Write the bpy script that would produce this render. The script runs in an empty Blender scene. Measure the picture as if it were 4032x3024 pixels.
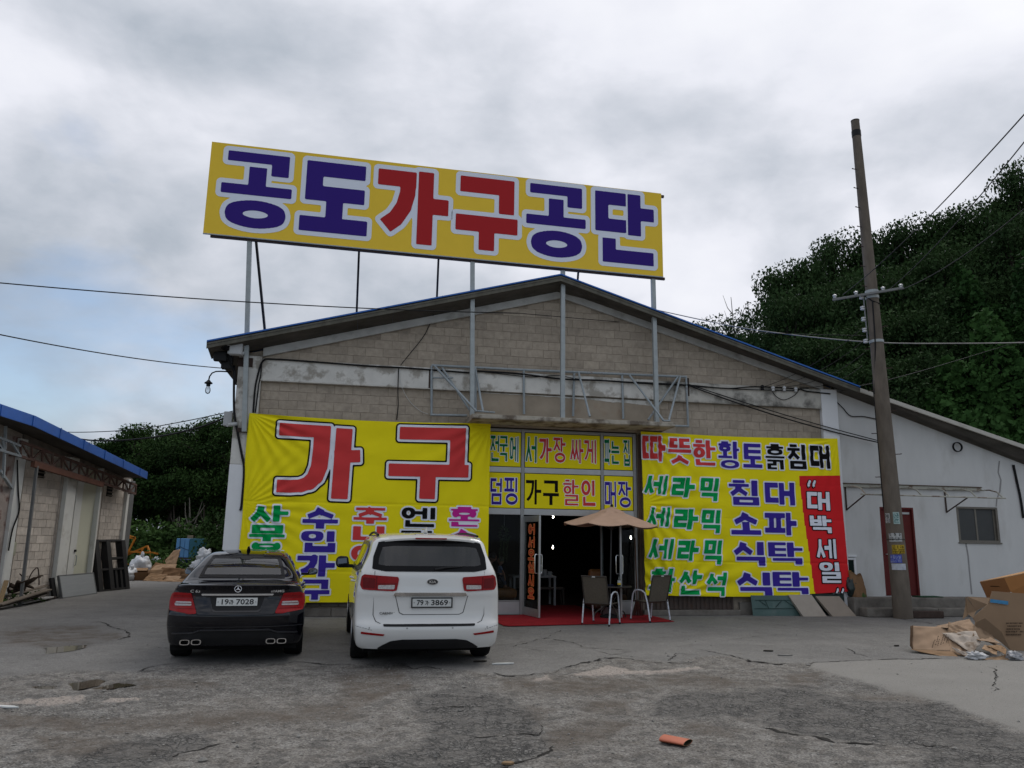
import bpy, bmesh, math, random
import numpy as np
from mathutils import Vector, Matrix, Quaternion, noise
from mathutils.bvhtree import BVHTree
random.seed(7)
RNG = np.random.default_rng(7)
S = bpy.context.scene
COL = S.collection
R = math.radians
# ------------------------------------------------------------------ camera
EYE = 1.66
TH, RO, PSI = R(11.3), R(0.86), R(10.8)
cam_d = bpy.data.cameras.new('camera')
cam_d.sensor_fit = 'HORIZONTAL'
cam_d.sensor_width = 36.0
cam_d.lens = 36.0 * 3075 / 4032
cam_d.clip_end = 4000
cam_d.clip_start = 0.1
cam = bpy.data.objects.new('camera', cam_d)
COL.objects.link(cam)
cam.matrix_world = Matrix.Translation((0, 0, EYE)) @ Matrix.Rotation(math.pi / 2 + TH, 4, 'X') @ Matrix.Rotation(RO, 4, 'Z')
S.camera = cam
# ------------------------------------------------------------------ light
SUN_AZ, SUN_EL = R(38), R(52)          # azimuth to the right of +Y, behind thin cloud
sunv = Vector((math.sin(SUN_AZ) * math.cos(SUN_EL), math.cos(SUN_AZ) * math.cos(SUN_EL), math.sin(SUN_EL)))
sun_d = bpy.data.lights.new('sun', 'SUN')
sun_d.energy = 0.75
sun_d.angle = R(24)
sun_d.color = (1.0, 0.96, 0.9)
sun = bpy.data.objects.new('sun', sun_d)
COL.objects.link(sun)
sun.rotation_euler = sunv.to_track_quat('Z', 'Y').to_euler()
S.view_settings.view_transform = 'Standard'
S.view_settings.look = 'None'
S.view_settings.gamma = 1
S.view_settings.exposure = 0.68
S.view_settings.use_curve_mapping = False
W = bpy.data.worlds.new('World')
S.world = W
W.use_nodes = True
OFF_BIG = (15.87, 16.44, 9.7); OFF_MID = (5.23, 0.01, 13.26); OFF_GAP = (2.91, 9.1, 15.42)
def build_world():
 nt = W.node_tree
 n, l = nt.nodes, nt.links
 n.clear()
 out = n.new('ShaderNodeOutputWorld')
 bg1 = n.new('ShaderNodeBackground'); bg2 = n.new('ShaderNodeBackground')
 mix = n.new('ShaderNodeMixShader')
 sky = n.new('ShaderNodeTexSky')
 sky.sky_type = 'NISHITA'
 sky.sun_disc = False
 sky.sun_elevation = SUN_EL
 sky.sun_rotation = SUN_AZ
 bg1.inputs['Strength'].default_value = 0.09
 l.new(sky.outputs[0], bg1.inputs['Color'])
 tc = n.new('ShaderNodeTexCoord')
 sep = n.new('ShaderNodeSeparateXYZ'); l.new(tc.outputs['Generated'], sep.inputs[0])
 def m(op, a, b=None, c=None, clamp=False):
  q = n.new('ShaderNodeMath'); q.operation = op; q.use_clamp = clamp
  for i, v in enumerate((a, b, c)):
   if v is None: continue
   if isinstance(v, (int, float)): q.inputs[i].default_value = v
   else: l.new(v, q.inputs[i])
  return q.outputs[0]
 def ramp(v, stops):
  r = n.new('ShaderNodeValToRGB'); l.new(v, r.inputs[0])
  e = r.color_ramp.elements
  while len(e) < len(stops): e.new(0.5)
  for k, (p, c) in enumerate(stops):
   e[k].position = p; e[k].color = (*c, 1) if len(c) == 3 else c
  return r.outputs[0]
 # cloud sheet at constant height: direction projected on a plane
 az = m('ABSOLUTE', sep.outputs['Z'])
 zz = m('ADD', az, 0.80)
 px = m('DIVIDE', sep.outputs['X'], zz); py = m('DIVIDE', sep.outputs['Y'], zz)
 comb = n.new('ShaderNodeCombineXYZ'); l.new(px, comb.inputs[0]); l.new(py, comb.inputs[1])
 l.new(m('MULTIPLY', sep.outputs['Z'], 1.25), comb.inputs[2])
 def noise(scale, detail, rough, off, dist=0.0):
  mp = n.new('ShaderNodeMapping'); mp.inputs['Location'].default_value = off
  l.new(comb.outputs[0], mp.inputs[0])
  t = n.new('ShaderNodeTexNoise'); t.inputs['Scale'].default_value = scale
  t.inputs['Detail'].default_value = detail; t.inputs['Roughness'].default_value = rough
  t.inputs['Distortion'].default_value = dist
  l.new(mp.outputs[0], t.inputs['Vector'])
  return t.outputs[0]
 big = noise(1.8, 2, 0.5, OFF_BIG)
 mid = noise(3.0, 9, 0.50, OFF_MID, 0.15)
 fine = noise(8.5, 6, 0.55, (7.0, 2.0, 3.0), 0.2)
 gap = noise(2.6, 6, 0.52, OFF_GAP, 0.3)
 # brighter round the veiled sun and towards the zenith, as under any overcast
 dot = n.new('ShaderNodeVectorMath'); dot.operation = 'DOT_PRODUCT'
 l.new(tc.outputs['Generated'], dot.inputs[0]); dot.inputs[1].default_value = sunv
 glow = m('POWER', m('MULTIPLY_ADD', dot.outputs['Value'], 0.5, 0.5), 5.0)
 v = m('MULTIPLY_ADD', big, 0.55, m('MULTIPLY', mid, 1.45))
 v = m('MULTIPLY_ADD', fine, 0.46, v)
 v = m('MULTIPLY_ADD', glow, 0.40, m('ADD', v, -0.965))
 v = m('MULTIPLY_ADD', az, 0.30, v)
 col = ramp(v, [(0.10, (0.205, 0.235, 0.28)), (0.34, (0.285, 0.315, 0.36)), (0.52, (0.40, 0.42, 0.465)),
     (0.70, (0.525, 0.535, 0.58)), (1.0, (0.60, 0.605, 0.635))])
 l.new(col, bg2.inputs['Color'])
 bg2.inputs['Strength'].default_value = 1.0
 # openings of blue, fewer near the sun
 gv = m('SUBTRACT', gap, m('MULTIPLY', glow, 0.30))
 gv = m('SUBTRACT', gv, m('MULTIPLY', az, 0.18))
 gv = m('MULTIPLY_ADD', m('SUBTRACT', 0.16, sep.outputs['Z'], clamp=True), -0.9, gv)
 cover = ramp(gv, [(0.41, (1, 1, 1)), (0.57, (0.2, 0.2, 0.2))])
 l.new(cover, mix.inputs[0])
 l.new(bg1.outputs[0], mix.inputs[1]); l.new(bg2.outputs[0], mix.inputs[2])
 l.new(mix.outputs[0], out.inputs[0])
build_world()
# ------------------------------------------------------------------ survey helpers (photo pixel of the 4032 px photograph -> place)
_Rm = np.array(cam.matrix_world.to_3x3())
_C = np.array([0, 0, EYE])
def ray(x, y):
 return _Rm @ np.array([(x - 2016) / 3075.0, -(y - 1512) / 3075.0, -1.0])
def G(x, y, z=0.0):
 d = ray(x, y); return _C + d * ((z - EYE) / d[2])
def DY(x, y, Y):
 d = ray(x, y); return _C + d * (Y / d[1])
FU = np.array([math.cos(PSI), math.sin(PSI), 0.0]); FN = np.array([math.sin(PSI), -math.cos(PSI), 0.0])
FO = np.array([0.249, 18.205, 0.0])
def fw(x, y, n=0.0):                     # -> (u, z) on the facade plane, n metres in front of it
 d = ray(x, y); p = FO + FN * n
 q = _C + d * (((p - _C) @ FN) / (d @ FN))
 return float((q - FO) @ FU), float(q[2])
def fpt(u, n, z):                        # facade coordinates -> world
 return FO + FU * u + FN * n + np.array([0, 0, z])
# ------------------------------------------------------------------ numpy noise
def _hash(ix, iy, s):
 h = (ix.astype(np.int64) * 374761393 + iy.astype(np.int64) * 668265263 + s * 974634541) & 0x7fffffff
 h = ((h ^ (h >> 13)) * 1274126177) & 0x7fffffff
 h = h ^ (h >> 16)
 return (h & 0xffff) / 65535.0
def vnoise(x, y, s=0):
 x = np.asarray(x, float); y = np.asarray(y, float)
 ix = np.floor(x); iy = np.floor(y); fx = x - ix; fy = y - iy
 fx = fx * fx * (3 - 2 * fx); fy = fy * fy * (3 - 2 * fy)
 a = _hash(ix, iy, s); b = _hash(ix + 1, iy, s); c = _hash(ix, iy + 1, s); d = _hash(ix + 1, iy + 1, s)
 return (a + (b - a) * fx) * (1 - fy) + (c + (d - c) * fx) * fy
def fbm(x, y, s=0, o=4):
 t = 0; a = 0.5; n = 0
 for k in range(o):
  t = t + a * vnoise(np.asarray(x) * 2 ** k, np.asarray(y) * 2 ** k, s + k * 17); n += a; a *= 0.5
 return t / n
# ------------------------------------------------------------------ mesh builder
class MB:
 def __init__(s): s.v = []; s.f = []
 def add(s, vs, fs):
  o = len(s.v); s.v.extend([tuple(map(float, p)) for p in vs]); s.f.extend([tuple(i + o for i in f) for f in fs]); return s
 def box(s, a, b, rot=None, piv=None):
  (x0, y0, z0), (x1, y1, z1) = a, b
  vs = [(x0, y0, z0), (x1, y0, z0), (x1, y1, z0), (x0, y1, z0), (x0, y0, z1), (x1, y0, z1), (x1, y1, z1), (x0, y1, z1)]
  if rot is not None:
   p = Vector(piv) if piv is not None else Vector(((x0 + x1) / 2, (y0 + y1) / 2, (z0 + z1) / 2))
   vs = [tuple(p + rot @ (Vector(q) - p)) for q in vs]
  return s.add(vs, [(0, 3, 2, 1), (4, 5, 6, 7), (0, 1, 5, 4), (1, 2, 6, 5), (2, 3, 7, 6), (3, 0, 4, 7)])
 def cbox(s, c, h, rot=None):
  return s.box([c[i] - h[i] for i in range(3)], [c[i] + h[i] for i in range(3)], rot)
 def bar(s, p, q, w, h, up=(0, 0, 1)):
  p, q = Vector(p), Vector(q); d = (q - p).normalized(); up = Vector(up)
  if abs(d.dot(up)) > 0.97: up = Vector((1, 0, 0))
  x = d.cross(up).normalized(); y = x.cross(d).normalized()
  vs = [t + x * (sx * w / 2) + y * (sy * h / 2) for t in (p, q) for sx, sy in ((-1, -1), (1, -1), (1, 1), (-1, 1))]
  return s.add(vs, [(0, 1, 2, 3), (7, 6, 5, 4), (0, 4, 5, 1), (1, 5, 6, 2), (2, 6, 7, 3), (3, 7, 4, 0)])
 def tube(s, pts, r, n=8, cap=True):
  pts = [Vector(p) for p in pts]; m = len(pts)
  rs = r if isinstance(r, (list, tuple)) else [r] * m
  o = len(s.v); prev = None
  for i, p in enumerate(pts):
   d = (pts[min(i + 1, m - 1)] - pts[max(i - 1, 0)]).normalized()
   if prev is None:
    a = Vector((0, 0, 1)) if abs(d.z) < 0.9 else Vector((1, 0, 0))
    x = d.cross(a).normalized()
   else:
    x = (prev - d * prev.dot(d)).normalized()
   prev = x; y = d.cross(x)
   for k in range(n):
    t = 2 * math.pi * k / n
    s.v.append(tuple(p + (x * math.cos(t) + y * math.sin(t)) * rs[i]))
  for i in range(m - 1):
   for k in range(n):
    a = o + i * n + k; b = o + i * n + (k + 1) % n
    s.f.append((a, b, b + n, a + n))
  if cap:
   s.f.append(tuple(o + k for k in range(n))[::-1]); s.f.append(tuple(o + (m - 1) * n + k for k in range(n)))
  return s
 def lathe(s, prof, c=(0, 0, 0), n=16, axis='z'):
  o = len(s.v)
  for (r, h) in prof:
   for k in range(n):
    t = 2 * math.pi * k / n; a, b = r * math.cos(t), r * math.sin(t)
    s.v.append({'z': (c[0] + a, c[1] + b, c[2] + h), 'x': (c[0] + h, c[1] + a, c[2] + b), 'y': (c[0] + a, c[1] + h, c[2] + b)}[axis])
  for i in range(len(prof) - 1):
   for k in range(n):
    a = o + i * n + k; b = o + i * n + (k + 1) % n
    s.f.append((a, b, b + n, a + n))
  s.f.append(tuple(o + k for k in range(n))[::-1]); s.f.append(tuple(o + (len(prof) - 1) * n + k for k in range(n)))
  return s
 def prism(s, poly, dvec):                # poly: 3-D loop, extruded along dvec
  n = len(poly); d = Vector(dvec)
  vs = [Vector(p) for p in poly] + [Vector(p) + d for p in poly]
  return s.add(vs, [tuple(range(n))[::-1], tuple(range(n, 2 * n))] + [(i, (i + 1) % n, n + (i + 1) % n, n + i) for i in range(n)])
 def grid(s, P):                          # P: array (a, b, 3)
  P = np.asarray(P); a, b = P.shape[:2]; o = len(s.v)
  s.v.extend(map(tuple, P.reshape(-1, 3).tolist()))
  for i in range(a - 1):
   for j in range(b - 1):
    q = o + i * b + j
    s.f.append((q, q + 1, q + b + 1, q + b))
  return s
 def mesh(s, name, mat=None, smooth=False, fix=True):
  me = bpy.data.meshes.new(name)
  me.from_pydata(s.v, [], s.f)
  if fix:
   bm = bmesh.new(); bm.from_mesh(me)
   bmesh.ops.recalc_face_normals(bm, faces=bm.faces[:])
   bm.to_mesh(me); bm.free()
  if smooth:
   me.polygons.foreach_set('use_smooth', [True] * len(me.polygons))
  if mat is not None: me.materials.append(mat)
  me.update()
  return me
 def build(s, name, mat, parent=None, smooth=False, bevel=0.0, fix=True, seg=2, angle=40):
  o = bpy.data.objects.new(name, s.mesh(name, mat, smooth or bevel > 0, fix))
  COL.objects.link(o)
  if parent is not None: o.parent = parent
  if bevel > 0:
   m = o.modifiers.new('bevel', 'BEVEL'); m.width = bevel; m.segments = seg; m.limit_method = 'ANGLE'; m.angle_limit = R(35)
  if bevel > 0:
   w = o.modifiers.new('wn', 'WEIGHTED_NORMAL'); w.keep_sharp = True
  elif smooth and angle < 180:
   sharp_by_angle(o.data, angle)
  return o
def sharp_by_angle(me, deg):
 bm = bmesh.new(); bm.from_mesh(me); a = R(deg)
 for e in bm.edges:
  if len(e.link_faces) == 2 and e.calc_face_angle(0) > a: e.smooth = False
 bm.to_mesh(me); bm.free()
def tag(o, label=None, cat=None, group=None, kind=None):
 if label: o['label'] = label
 if cat: o['category'] = cat
 if group: o['group'] = group
 if kind: o['kind'] = kind
 return o
def thing(name, label, cat, loc=(0, 0, 0), rotz=0.0, group=None):
 o = bpy.data.objects.new(name, None); COL.objects.link(o)
 o.empty_display_size = 0.2
 o.location = loc; o.rotation_euler = (0, 0, rotz)
 return tag(o, label, cat, group)
def link_mesh(name, me, parent=None, loc=(0, 0, 0), rot=(0, 0, 0), scale=(1, 1, 1)):
 o = bpy.data.objects.new(name, me); COL.objects.link(o)
 if parent is not None: o.parent = parent
 o.location = loc; o.rotation_euler = rot; o.scale = scale
 return o
def copy_tree(o, parent=None):
 c = o.copy(); COL.objects.link(c)
 if parent is not None: c.parent = parent
 for ch in list(o.children): copy_tree(ch, c)
 return c
# ------------------------------------------------------------------ materials
MATS = {}
def M(name, col, rough=0.7, metal=0.0, var=0.12, vs=4.0, bump=0.0, bs=60.0, stain=None, ss=1.5, st=(0.52, 0.7), sa=0.7, rnd=0.0, spec=None, coat=0.0, stretch=None, emit=None):
 if name in MATS: return MATS[name]
 m = bpy.data.materials.new(name); m.use_nodes = True
 nt = m.node_tree; n, l = nt.nodes, nt.links
 b = n['Principled BSDF']
 b.inputs['Metallic'].default_value = metal
 b.inputs['Roughness'].default_value = rough
 b.inputs['Specular IOR Level'].default_value = spec if spec is not None else (.2 if rough > .5 and metal < .15 else .5)
 if coat: b.inputs['Coat Weight'].default_value = coat; b.inputs['Coat Roughness'].default_value = 0.03
 tc = n.new('ShaderNodeTexCoord'); vec = tc.outputs['Object']
 if rnd:
  oi = n.new('ShaderNodeObjectInfo'); ad = n.new('ShaderNodeVectorMath'); ad.operation = 'ADD'
  sc = n.new('ShaderNodeVectorMath'); sc.operation = 'SCALE'; sc.inputs[0].default_value = (37, 91, 53); l.new(oi.outputs['Random'], sc.inputs['Scale'])
  l.new(vec, ad.inputs[0]); l.new(sc.outputs[0], ad.inputs[1]); vec = ad.outputs[0]
 if stretch:
  mp = n.new('ShaderNodeMapping'); mp.inputs['Scale'].default_value = stretch; l.new(vec, mp.inputs[0]); vec = mp.outputs[0]
 def noise(sc, det=6, ro=0.6):
  t = n.new('ShaderNodeTexNoise'); t.inputs['Scale'].default_value = sc; t.inputs['Detail'].default_value = det; t.inputs['Roughness'].default_value = ro
  l.new(vec, t.inputs['Vector']); return t.outputs[0]
 def mix(f, a, c, blend='MIX'):
  q = n.new('ShaderNodeMix'); q.data_type = 'RGBA'; q.blend_type = blend
  if isinstance(f, float): q.inputs[0].default_value = f
  else: l.new(f, q.inputs[0])
  for i, v in ((6, a), (7, c)):
   if isinstance(v, tuple): q.inputs[i].default_value = (*v, 1)
   else: l.new(v, q.inputs[i])
  return q.outputs[2]
 c = None
 if var > 0:
  r = n.new('ShaderNodeMapRange'); l.new(noise(vs), r.inputs[0]); r.inputs[1].default_value = 0.3; r.inputs[2].default_value = 0.7
  c = mix(r.outputs[0], tuple(x * (1 - var) for x in col), tuple(min(1, x * (1 + var)) for x in col))
 else:
  rgb = n.new('ShaderNodeRGB'); rgb.outputs[0].default_value = (*col, 1); c = rgb.outputs[0]
 if rnd:
  r = n.new('ShaderNodeMapRange'); l.new(oi.outputs['Random'], r.inputs[0]); r.inputs[3].default_value = 1 - rnd; r.inputs[4].default_value = 1 + rnd
  cb = n.new('ShaderNodeCombineXYZ')
  for i in range(3): l.new(r.outputs[0], cb.inputs[i])
  c = mix(1.0, c, cb.outputs[0], 'MULTIPLY')
 if stain is not None:
  r = n.new('ShaderNodeMapRange'); l.new(noise(ss, 8, 0.62), r.inputs[0]); r.inputs[1].default_value = st[0]; r.inputs[2].default_value = st[1]; r.inputs[4].default_value = sa
  c = mix(r.outputs[0], c, stain)
 l.new(c, b.inputs['Base Color'])
 if emit:
  b.inputs['Emission Color'].default_value = (*emit[0], 1); b.inputs['Emission Strength'].default_value = emit[1]
 if bump:
  bp = n.new('ShaderNodeBump'); bp.inputs['Strength'].default_value = bump; bp.inputs['Distance'].default_value = 0.01
  l.new(noise(bs, 5, 0.6), bp.inputs['Height']); l.new(bp.outputs[0], b.inputs['Normal'])
 MATS[name] = m
 return m
def glass(name, col=(0.75, 0.78, 0.78), tint=0.55, rough=0.02, ior=1.45):
 if name in MATS: return MATS[name]
 m = bpy.data.materials.new(name); m.use_nodes = True
 nt = m.node_tree; n, l = nt.nodes, nt.links
 out = n['Material Output']; n.remove(n['Principled BSDF'])
 g = n.new('ShaderNodeBsdfGlossy'); g.inputs['Roughness'].default_value = rough; g.inputs['Color'].default_value = (0.9, 0.9, 0.9, 1)
 t = n.new('ShaderNodeBsdfTransparent'); t.inputs['Color'].default_value = (*[c * tint for c in col], 1)
 lw = n.new('ShaderNodeFresnel'); lw.inputs['IOR'].default_value = ior
 x = n.new('ShaderNodeMixShader'); l.new(lw.outputs[0], x.inputs[0]); l.new(t.outputs[0], x.inputs[1]); l.new(g.outputs[0], x.inputs[2])
 l.new(x.outputs[0], out.inputs[0])
 MATS[name] = m
 return m
# ------------------------------------------------------------------ lettering: stroke built Hangul
JC = 'ㄱㄲㄴㄷㄸㄹㅁㅂㅃㅅㅆㅇㅈㅉㅊㅋㅌㅍㅎ'
JV = 'ㅏㅐㅑㅒㅓㅔㅕㅖㅗㅘㅙㅚㅛㅜㅝㅞㅟㅠㅡㅢㅣ'
JF = ' ㄱㄲㄳㄴㄵㄶㄷㄹㄺㄻㄼㄽㄾㄿㅀㅁㅂㅄㅅㅆㅇㅈㅊㅋㅌㅍㅎ'
ELL = [(0.5 + 0.5 * math.sin(2 * math.pi * k / 28), 0.5 - 0.5 * math.cos(2 * math.pi * k / 28)) for k in range(29)]
JS = {
 'ㄱ': ([[(0, 0), (1, 0), (1, 1)]], 1.6, 1.8), 'ㄴ': ([[(0, 0), (0, 1), (1, 1)]], 1.5, 1.8),
 'ㄷ': ([[(1, 0), (0, 0), (0, 1), (1, 1)]], 2, 1.8), 'ㄹ': ([[(0, 0), (1, 0), (1, .5), (0, .5), (0, 1), (1, 1)]], 3, 2),
 'ㅁ': ([[(0, 0), (1, 0), (1, 1), (0, 1), (0, 0)]], 2, 2), 'ㅂ': ([[(0, 0), (0, 1), (1, 1), (1, 0)], [(0, .5), (1, .5)]], 2.2, 2),
 'ㅅ': ([[(.48, 0), (.42, .42), (0, 1)], [(.46, .36), (1, 1)]], 1.8, 2.2), 'ㅇ': ([ELL], 2, 2),
 'ㅈ': ([[(0, 0), (1, 0)], [(.52, 0), (.42, .5), (0, 1)], [(.47, .44), (1, 1)]], 2.3, 2.2),
 'ㅊ': ([[(.3, 0), (.7, 0)], [(0, .3), (1, .3)], [(.5, .3), (.42, .65), (0, 1)], [(.46, .6), (1, 1)]], 3.2, 2.2),
 'ㅌ': ([[(1, 0), (0, 0), (0, 1), (1, 1)], [(0, .5), (1, .5)]], 3, 1.8),
 'ㅍ': ([[(0, 0), (1, 0)], [(0, 1), (1, 1)], [(.27, 0), (.27, 1)], [(.73, 0), (.73, 1)]], 2, 2.9),
 'ㅎ': ([[(.34, 0), (.66, 0)], [(0, .27), (1, .27)], [(.05 + .9 * x, .5 + .5 * y) for x, y in ELL]], 3.6, 2),
 'ㄸ': ([[(.24, 0), (0, 0), (0, 1), (.24, 1)], [(1, 0), (.62, 0), (.62, 1), (1, 1)]], 2, 3.4),
 'ㅆ': ([[(.27, 0), (.24, .42), (0, 1)], [(.25, .36), (.5, 1)], [(.77, 0), (.74, .42), (.5, 1)], [(.75, .36), (1, 1)]], 1.8, 3.2),
 'ㄺ': ([[(0, 0), (.45, 0), (.45, .5), (0, .5), (0, 1), (.45, 1)], [(.62, 0), (1, 0), (1, 1)]], 3, 3.4),
 'ㅏ': ([[(0, 0), (0, 1)], [(0, .46), (1, .46)]], 1, 1.5), 'ㅓ': ([[(1, 0), (1, 1)], [(0, .42), (1, .42)]], 1, 1.5),
 'ㅕ': ([[(1, 0), (1, 1)], [(0, .3), (1, .3)], [(0, .6), (1, .6)]], 1, 1.5),
 'ㅣ': ([[(.5, 0), (.5, 1)]], 1, 1), 'ㅐ': ([[(0, .03), (0, .97)], [(1, 0), (1, 1)], [(0, .48), (1, .48)]], 1, 2.1),
 'ㅔ': ([[(.5, .03), (.5, .97)], [(1, 0), (1, 1)], [(0, .44), (.5, .44)]], 1, 2.7),
 'ㅗ': ([[(.5, 0), (.5, 1)], [(0, 1), (1, 1)]], 1.5, 2), 'ㅛ': ([[(.3, 0), (.3, 1)], [(.7, 0), (.7, 1)], [(0, 1), (1, 1)]], 1.5, 2),
 'ㅜ': ([[(.5, 0), (.5, 1)], [(0, 0), (1, 0)]], 1.7, 2), 'ㅡ': ([[(0, .5), (1, .5)]], 1, 2)}
GIYEOK_V = ([[(0, 0), (1, 0)], [(1, 0), (.97, .3), (.82, .58), (.5, .83), (.06, 1)]], 1.6, 1.9)
CUSTOM = {
 'GA*': [[(.06, 0), (.565, 0)], [(.565, .14), (.565, .3), (.55, .58), (.50, .75), (.42, .85), (.30, .905), (.15, .92), (-.04, .92)], [(.885, .03), (.87, 1)], [(.88, .40), (1.02, .39)]],
 'GU*': [[(.147, 0), (.942, 0)], [(.942, .0), (.935, .62)], [(0, .63), (1, .63)], [(.49, .63), (.487, 1)]]}
def syllable(ch, W, H, wgt, wv=None, kfit=.66):
 """strokes in metres (x right, y down), each (polyline, curved)."""
 k = ord(ch) - 0xAC00
 c, v, f = JC[k // 588], JV[(k % 588) // 28], JF[k % 28]
 sc = JS[c]; sf = JS.get(f)
 two = v == 'ㅘ'
 vert = v in 'ㅏㅐㅓㅔㅕㅣ' or two
 if vert and c == 'ㄱ' and not two: sc = GIYEOK_V
 fh = sf[1] if sf else 0
 if v in 'ㅗㅛㅜㅡ': rows = sc[1] + JS[v][1] + fh
 elif two: rows = sc[1] + 1.5 + fh
 else: rows = sc[1] + fh
 gap = 0.55
 cols = (sc[2] + (JS['ㅏ'] if two else JS[v])[2]) if vert else sc[2]
 cols = max(cols, sf[2] if sf else 0)
 hh = min(wgt * H * 0.5, H / (rows * 2.0 + (1 if sf else 0)) * kfit)
 hv = min((wv or wgt * 1.08) * W * 0.5, W / (cols * 1.9 + .4) * kfit)
 out = []
 def put(js, x0, y0, x1, y1):
  X0, X1 = x0 * W + hv, x1 * W - hv
  Y0, Y1 = y0 * H + hh, y1 * H - hh
  if X1 < X0: X0 = X1 = (X0 + X1) / 2
  if Y1 < Y0: Y0 = Y1 = (Y0 + Y1) / 2
  for pl in js[0]:
   out.append(([(X0 + (X1 - X0) * a, Y0 + (Y1 - Y0) * b) for a, b in pl], len(pl) > 10 or js is GIYEOK_V and len(pl) > 3))
 g = 0.5 * hh / H
 if v in 'ㅗㅛㅜㅡ':
  tot = rows + (gap if sf else 0) + .25
  a = (sc[1] + .1) / tot; b = (sc[1] + .25 + JS[v][1]) / tot
  put(sc, .06, 0, .94, a)
  if v == 'ㅜ': put(JS[v], 0, a + g, 1, b if sf else 1)
  elif v == 'ㅡ': put(JS[v], 0, a + g, 1, b if sf else 1)
  else: put(JS[v], 0, a - 2 * g if c not in 'ㄱㅎ' else a - 3 * g, 1, b if sf else 1)
  if sf: put(sf, .08, b + 2 * g, .94, 1)
 else:
  cw = sc[2]; vw = JS['ㅏ' if two else v][2]
  xs = cw / (cw + vw + .15)
  top = 1.0
  if sf: top = (sc[1] + .4) / (sc[1] + .4 + fh)
  if two:
   xs = .66
   put(sc, .04, 0, xs - .04, top * .56)
   put(JS['ㅗ'], 0, top * .56 - 2 * g, xs, top * (.86 if not sf else 1) - (2 * g if sf else 0))
   put(JS['ㅏ'], xs + .05, 0, 1, top - (g if sf else 0))
  else:
   ov = 0.1 if v in 'ㅓㅔㅕ' and c in 'ㅅㅈㅁㄷㄱㅇ' else 0
   put(sc, 0, .02 if not sf else 0, xs, (.90 if not sf and c != 'ㅅ' else top) - (g if sf else 0))
   put(JS[v], xs + .03 - ov * .6, 0, 1, top - (g * .5 if sf else 0))
  if sf: put(sf, .12, top + g, .98, 1)
 return out, hh, hv
def glyph_sdf(strokes, hh, hv, W, H, pad, n):
 cell = max(W, H) / n
 nx = int(math.ceil((W + 2 * pad) / cell)) + 1; ny = int(math.ceil((H + 2 * pad) / cell)) + 1
 X, Y = np.meshgrid(np.arange(nx) * cell - pad, np.arange(ny) * cell - pad)
 D = np.full(X.shape, 1e9)
 for pl, curved in strokes:
  for i in range(len(pl) - 1):
   ax, ay = pl[i]; bx, by = pl[i + 1]
   L = math.hypot(bx - ax, by - ay)
   if L < 1e-6: continue
   tx, ty = (bx - ax) / L, (by - ay) / L
   hw = math.hypot(hv * ty, hh * tx)
   px, py = X - ax, Y - ay
   t = px * tx + py * ty; q = np.abs(px * ty - py * tx)
   if curved:
    tt = np.clip(t, 0, L); d = np.hypot(px - tx * tt, py - ty * tt) - hw
    if len(pl) < 12 and (i == len(pl) - 2):      # square end of a swept stroke
     qx = q - hw; qy = np.abs(t - L / 2) - L / 2
     d = np.hypot(np.maximum(qx, 0), np.maximum(qy, 0)) + np.minimum(np.maximum(qx, qy), 0)
   else:
    # extend joints so that corners are square; free ends of level/upright strokes are square too
    e = hh if abs(ty) > abs(tx) else hv
    a0 = e if (i > 0 or abs(tx) > .9 or abs(ty) > .9) else hw * .3
    a1 = e if (i < len(pl) - 2 or abs(tx) > .9 or abs(ty) > .9) else hw * .3
    if 0.1 < abs(tx) < .98: a0 = hw * .45 if i else hw * .3; a1 = hw * .45
    m0, m1 = -a0, L + a1
    qx = q - hw; qy = np.abs(t - (m0 + m1) / 2) - (m1 - m0) / 2
    d = np.hypot(np.maximum(qx, 0), np.maximum(qy, 0)) + np.minimum(np.maximum(qx, qy), 0)
   D = np.minimum(D, d)
 return X, Y, D, cell
def contour_fill(X, Y, F, run=200):
 """polygons covering F < 0."""
 ny, nx = F.shape
 V = []; P = []
 ins = F < 0
 full = ins[:-1, :-1] & ins[1:, :-1] & ins[:-1, 1:] & ins[1:, 1:]
 anyi = ins[:-1, :-1] | ins[1:, :-1] | ins[:-1, 1:] | ins[1:, 1:]
 for j in range(ny - 1):
  i = 0
  while i < nx - 1:
   if full[j, i]:
    k = i
    while k < nx - 1 and full[j, k] and k - i < run: k += 1
    o = len(V)
    V += [(X[j, i], Y[j, i]), (X[j, k], Y[j, k]), (X[j + 1, k], Y[j + 1, k]), (X[j + 1, i], Y[j + 1, i])]
    P.append((o, o + 1, o + 2, o + 3)); i = k; continue
   if anyi[j, i]:
    cs = [(X[j, i], Y[j, i], F[j, i]), (X[j, i + 1], Y[j, i + 1], F[j, i + 1]), (X[j + 1, i + 1], Y[j + 1, i + 1], F[j + 1, i + 1]), (X[j + 1, i], Y[j + 1, i], F[j + 1, i])]
    pol = []
    for a in range(4):
     p, q = cs[a], cs[(a + 1) % 4]
     if p[2] < 0: pol.append((p[0], p[1]))
     if (p[2] < 0) != (q[2] < 0):
      t = p[2] / (p[2] - q[2]); pol.append((p[0] + (q[0] - p[0]) * t, p[1] + (q[1] - p[1]) * t))
    if len(pol) > 2:
     o = len(V); V += pol; P.append(tuple(range(o, o + len(pol))))
   i += 1
 return V, P
def weld(V, P):
 ids = {}; nv = []; mp = []
 for x, y in V:
  k = (round(x, 5), round(y, 5))
  if k not in ids: ids[k] = len(nv); nv.append((x, y))
  mp.append(ids[k])
 Q = []
 for f in P:
  g = []
  for i in f:
   if not g or mp[i] != g[-1]: g.append(mp[i])
  if len(g) > 1 and g[0] == g[-1]: g.pop()
  if len(set(g)) == len(g) and len(g) > 2: Q.append(tuple(g))
 return nv, Q
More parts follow.
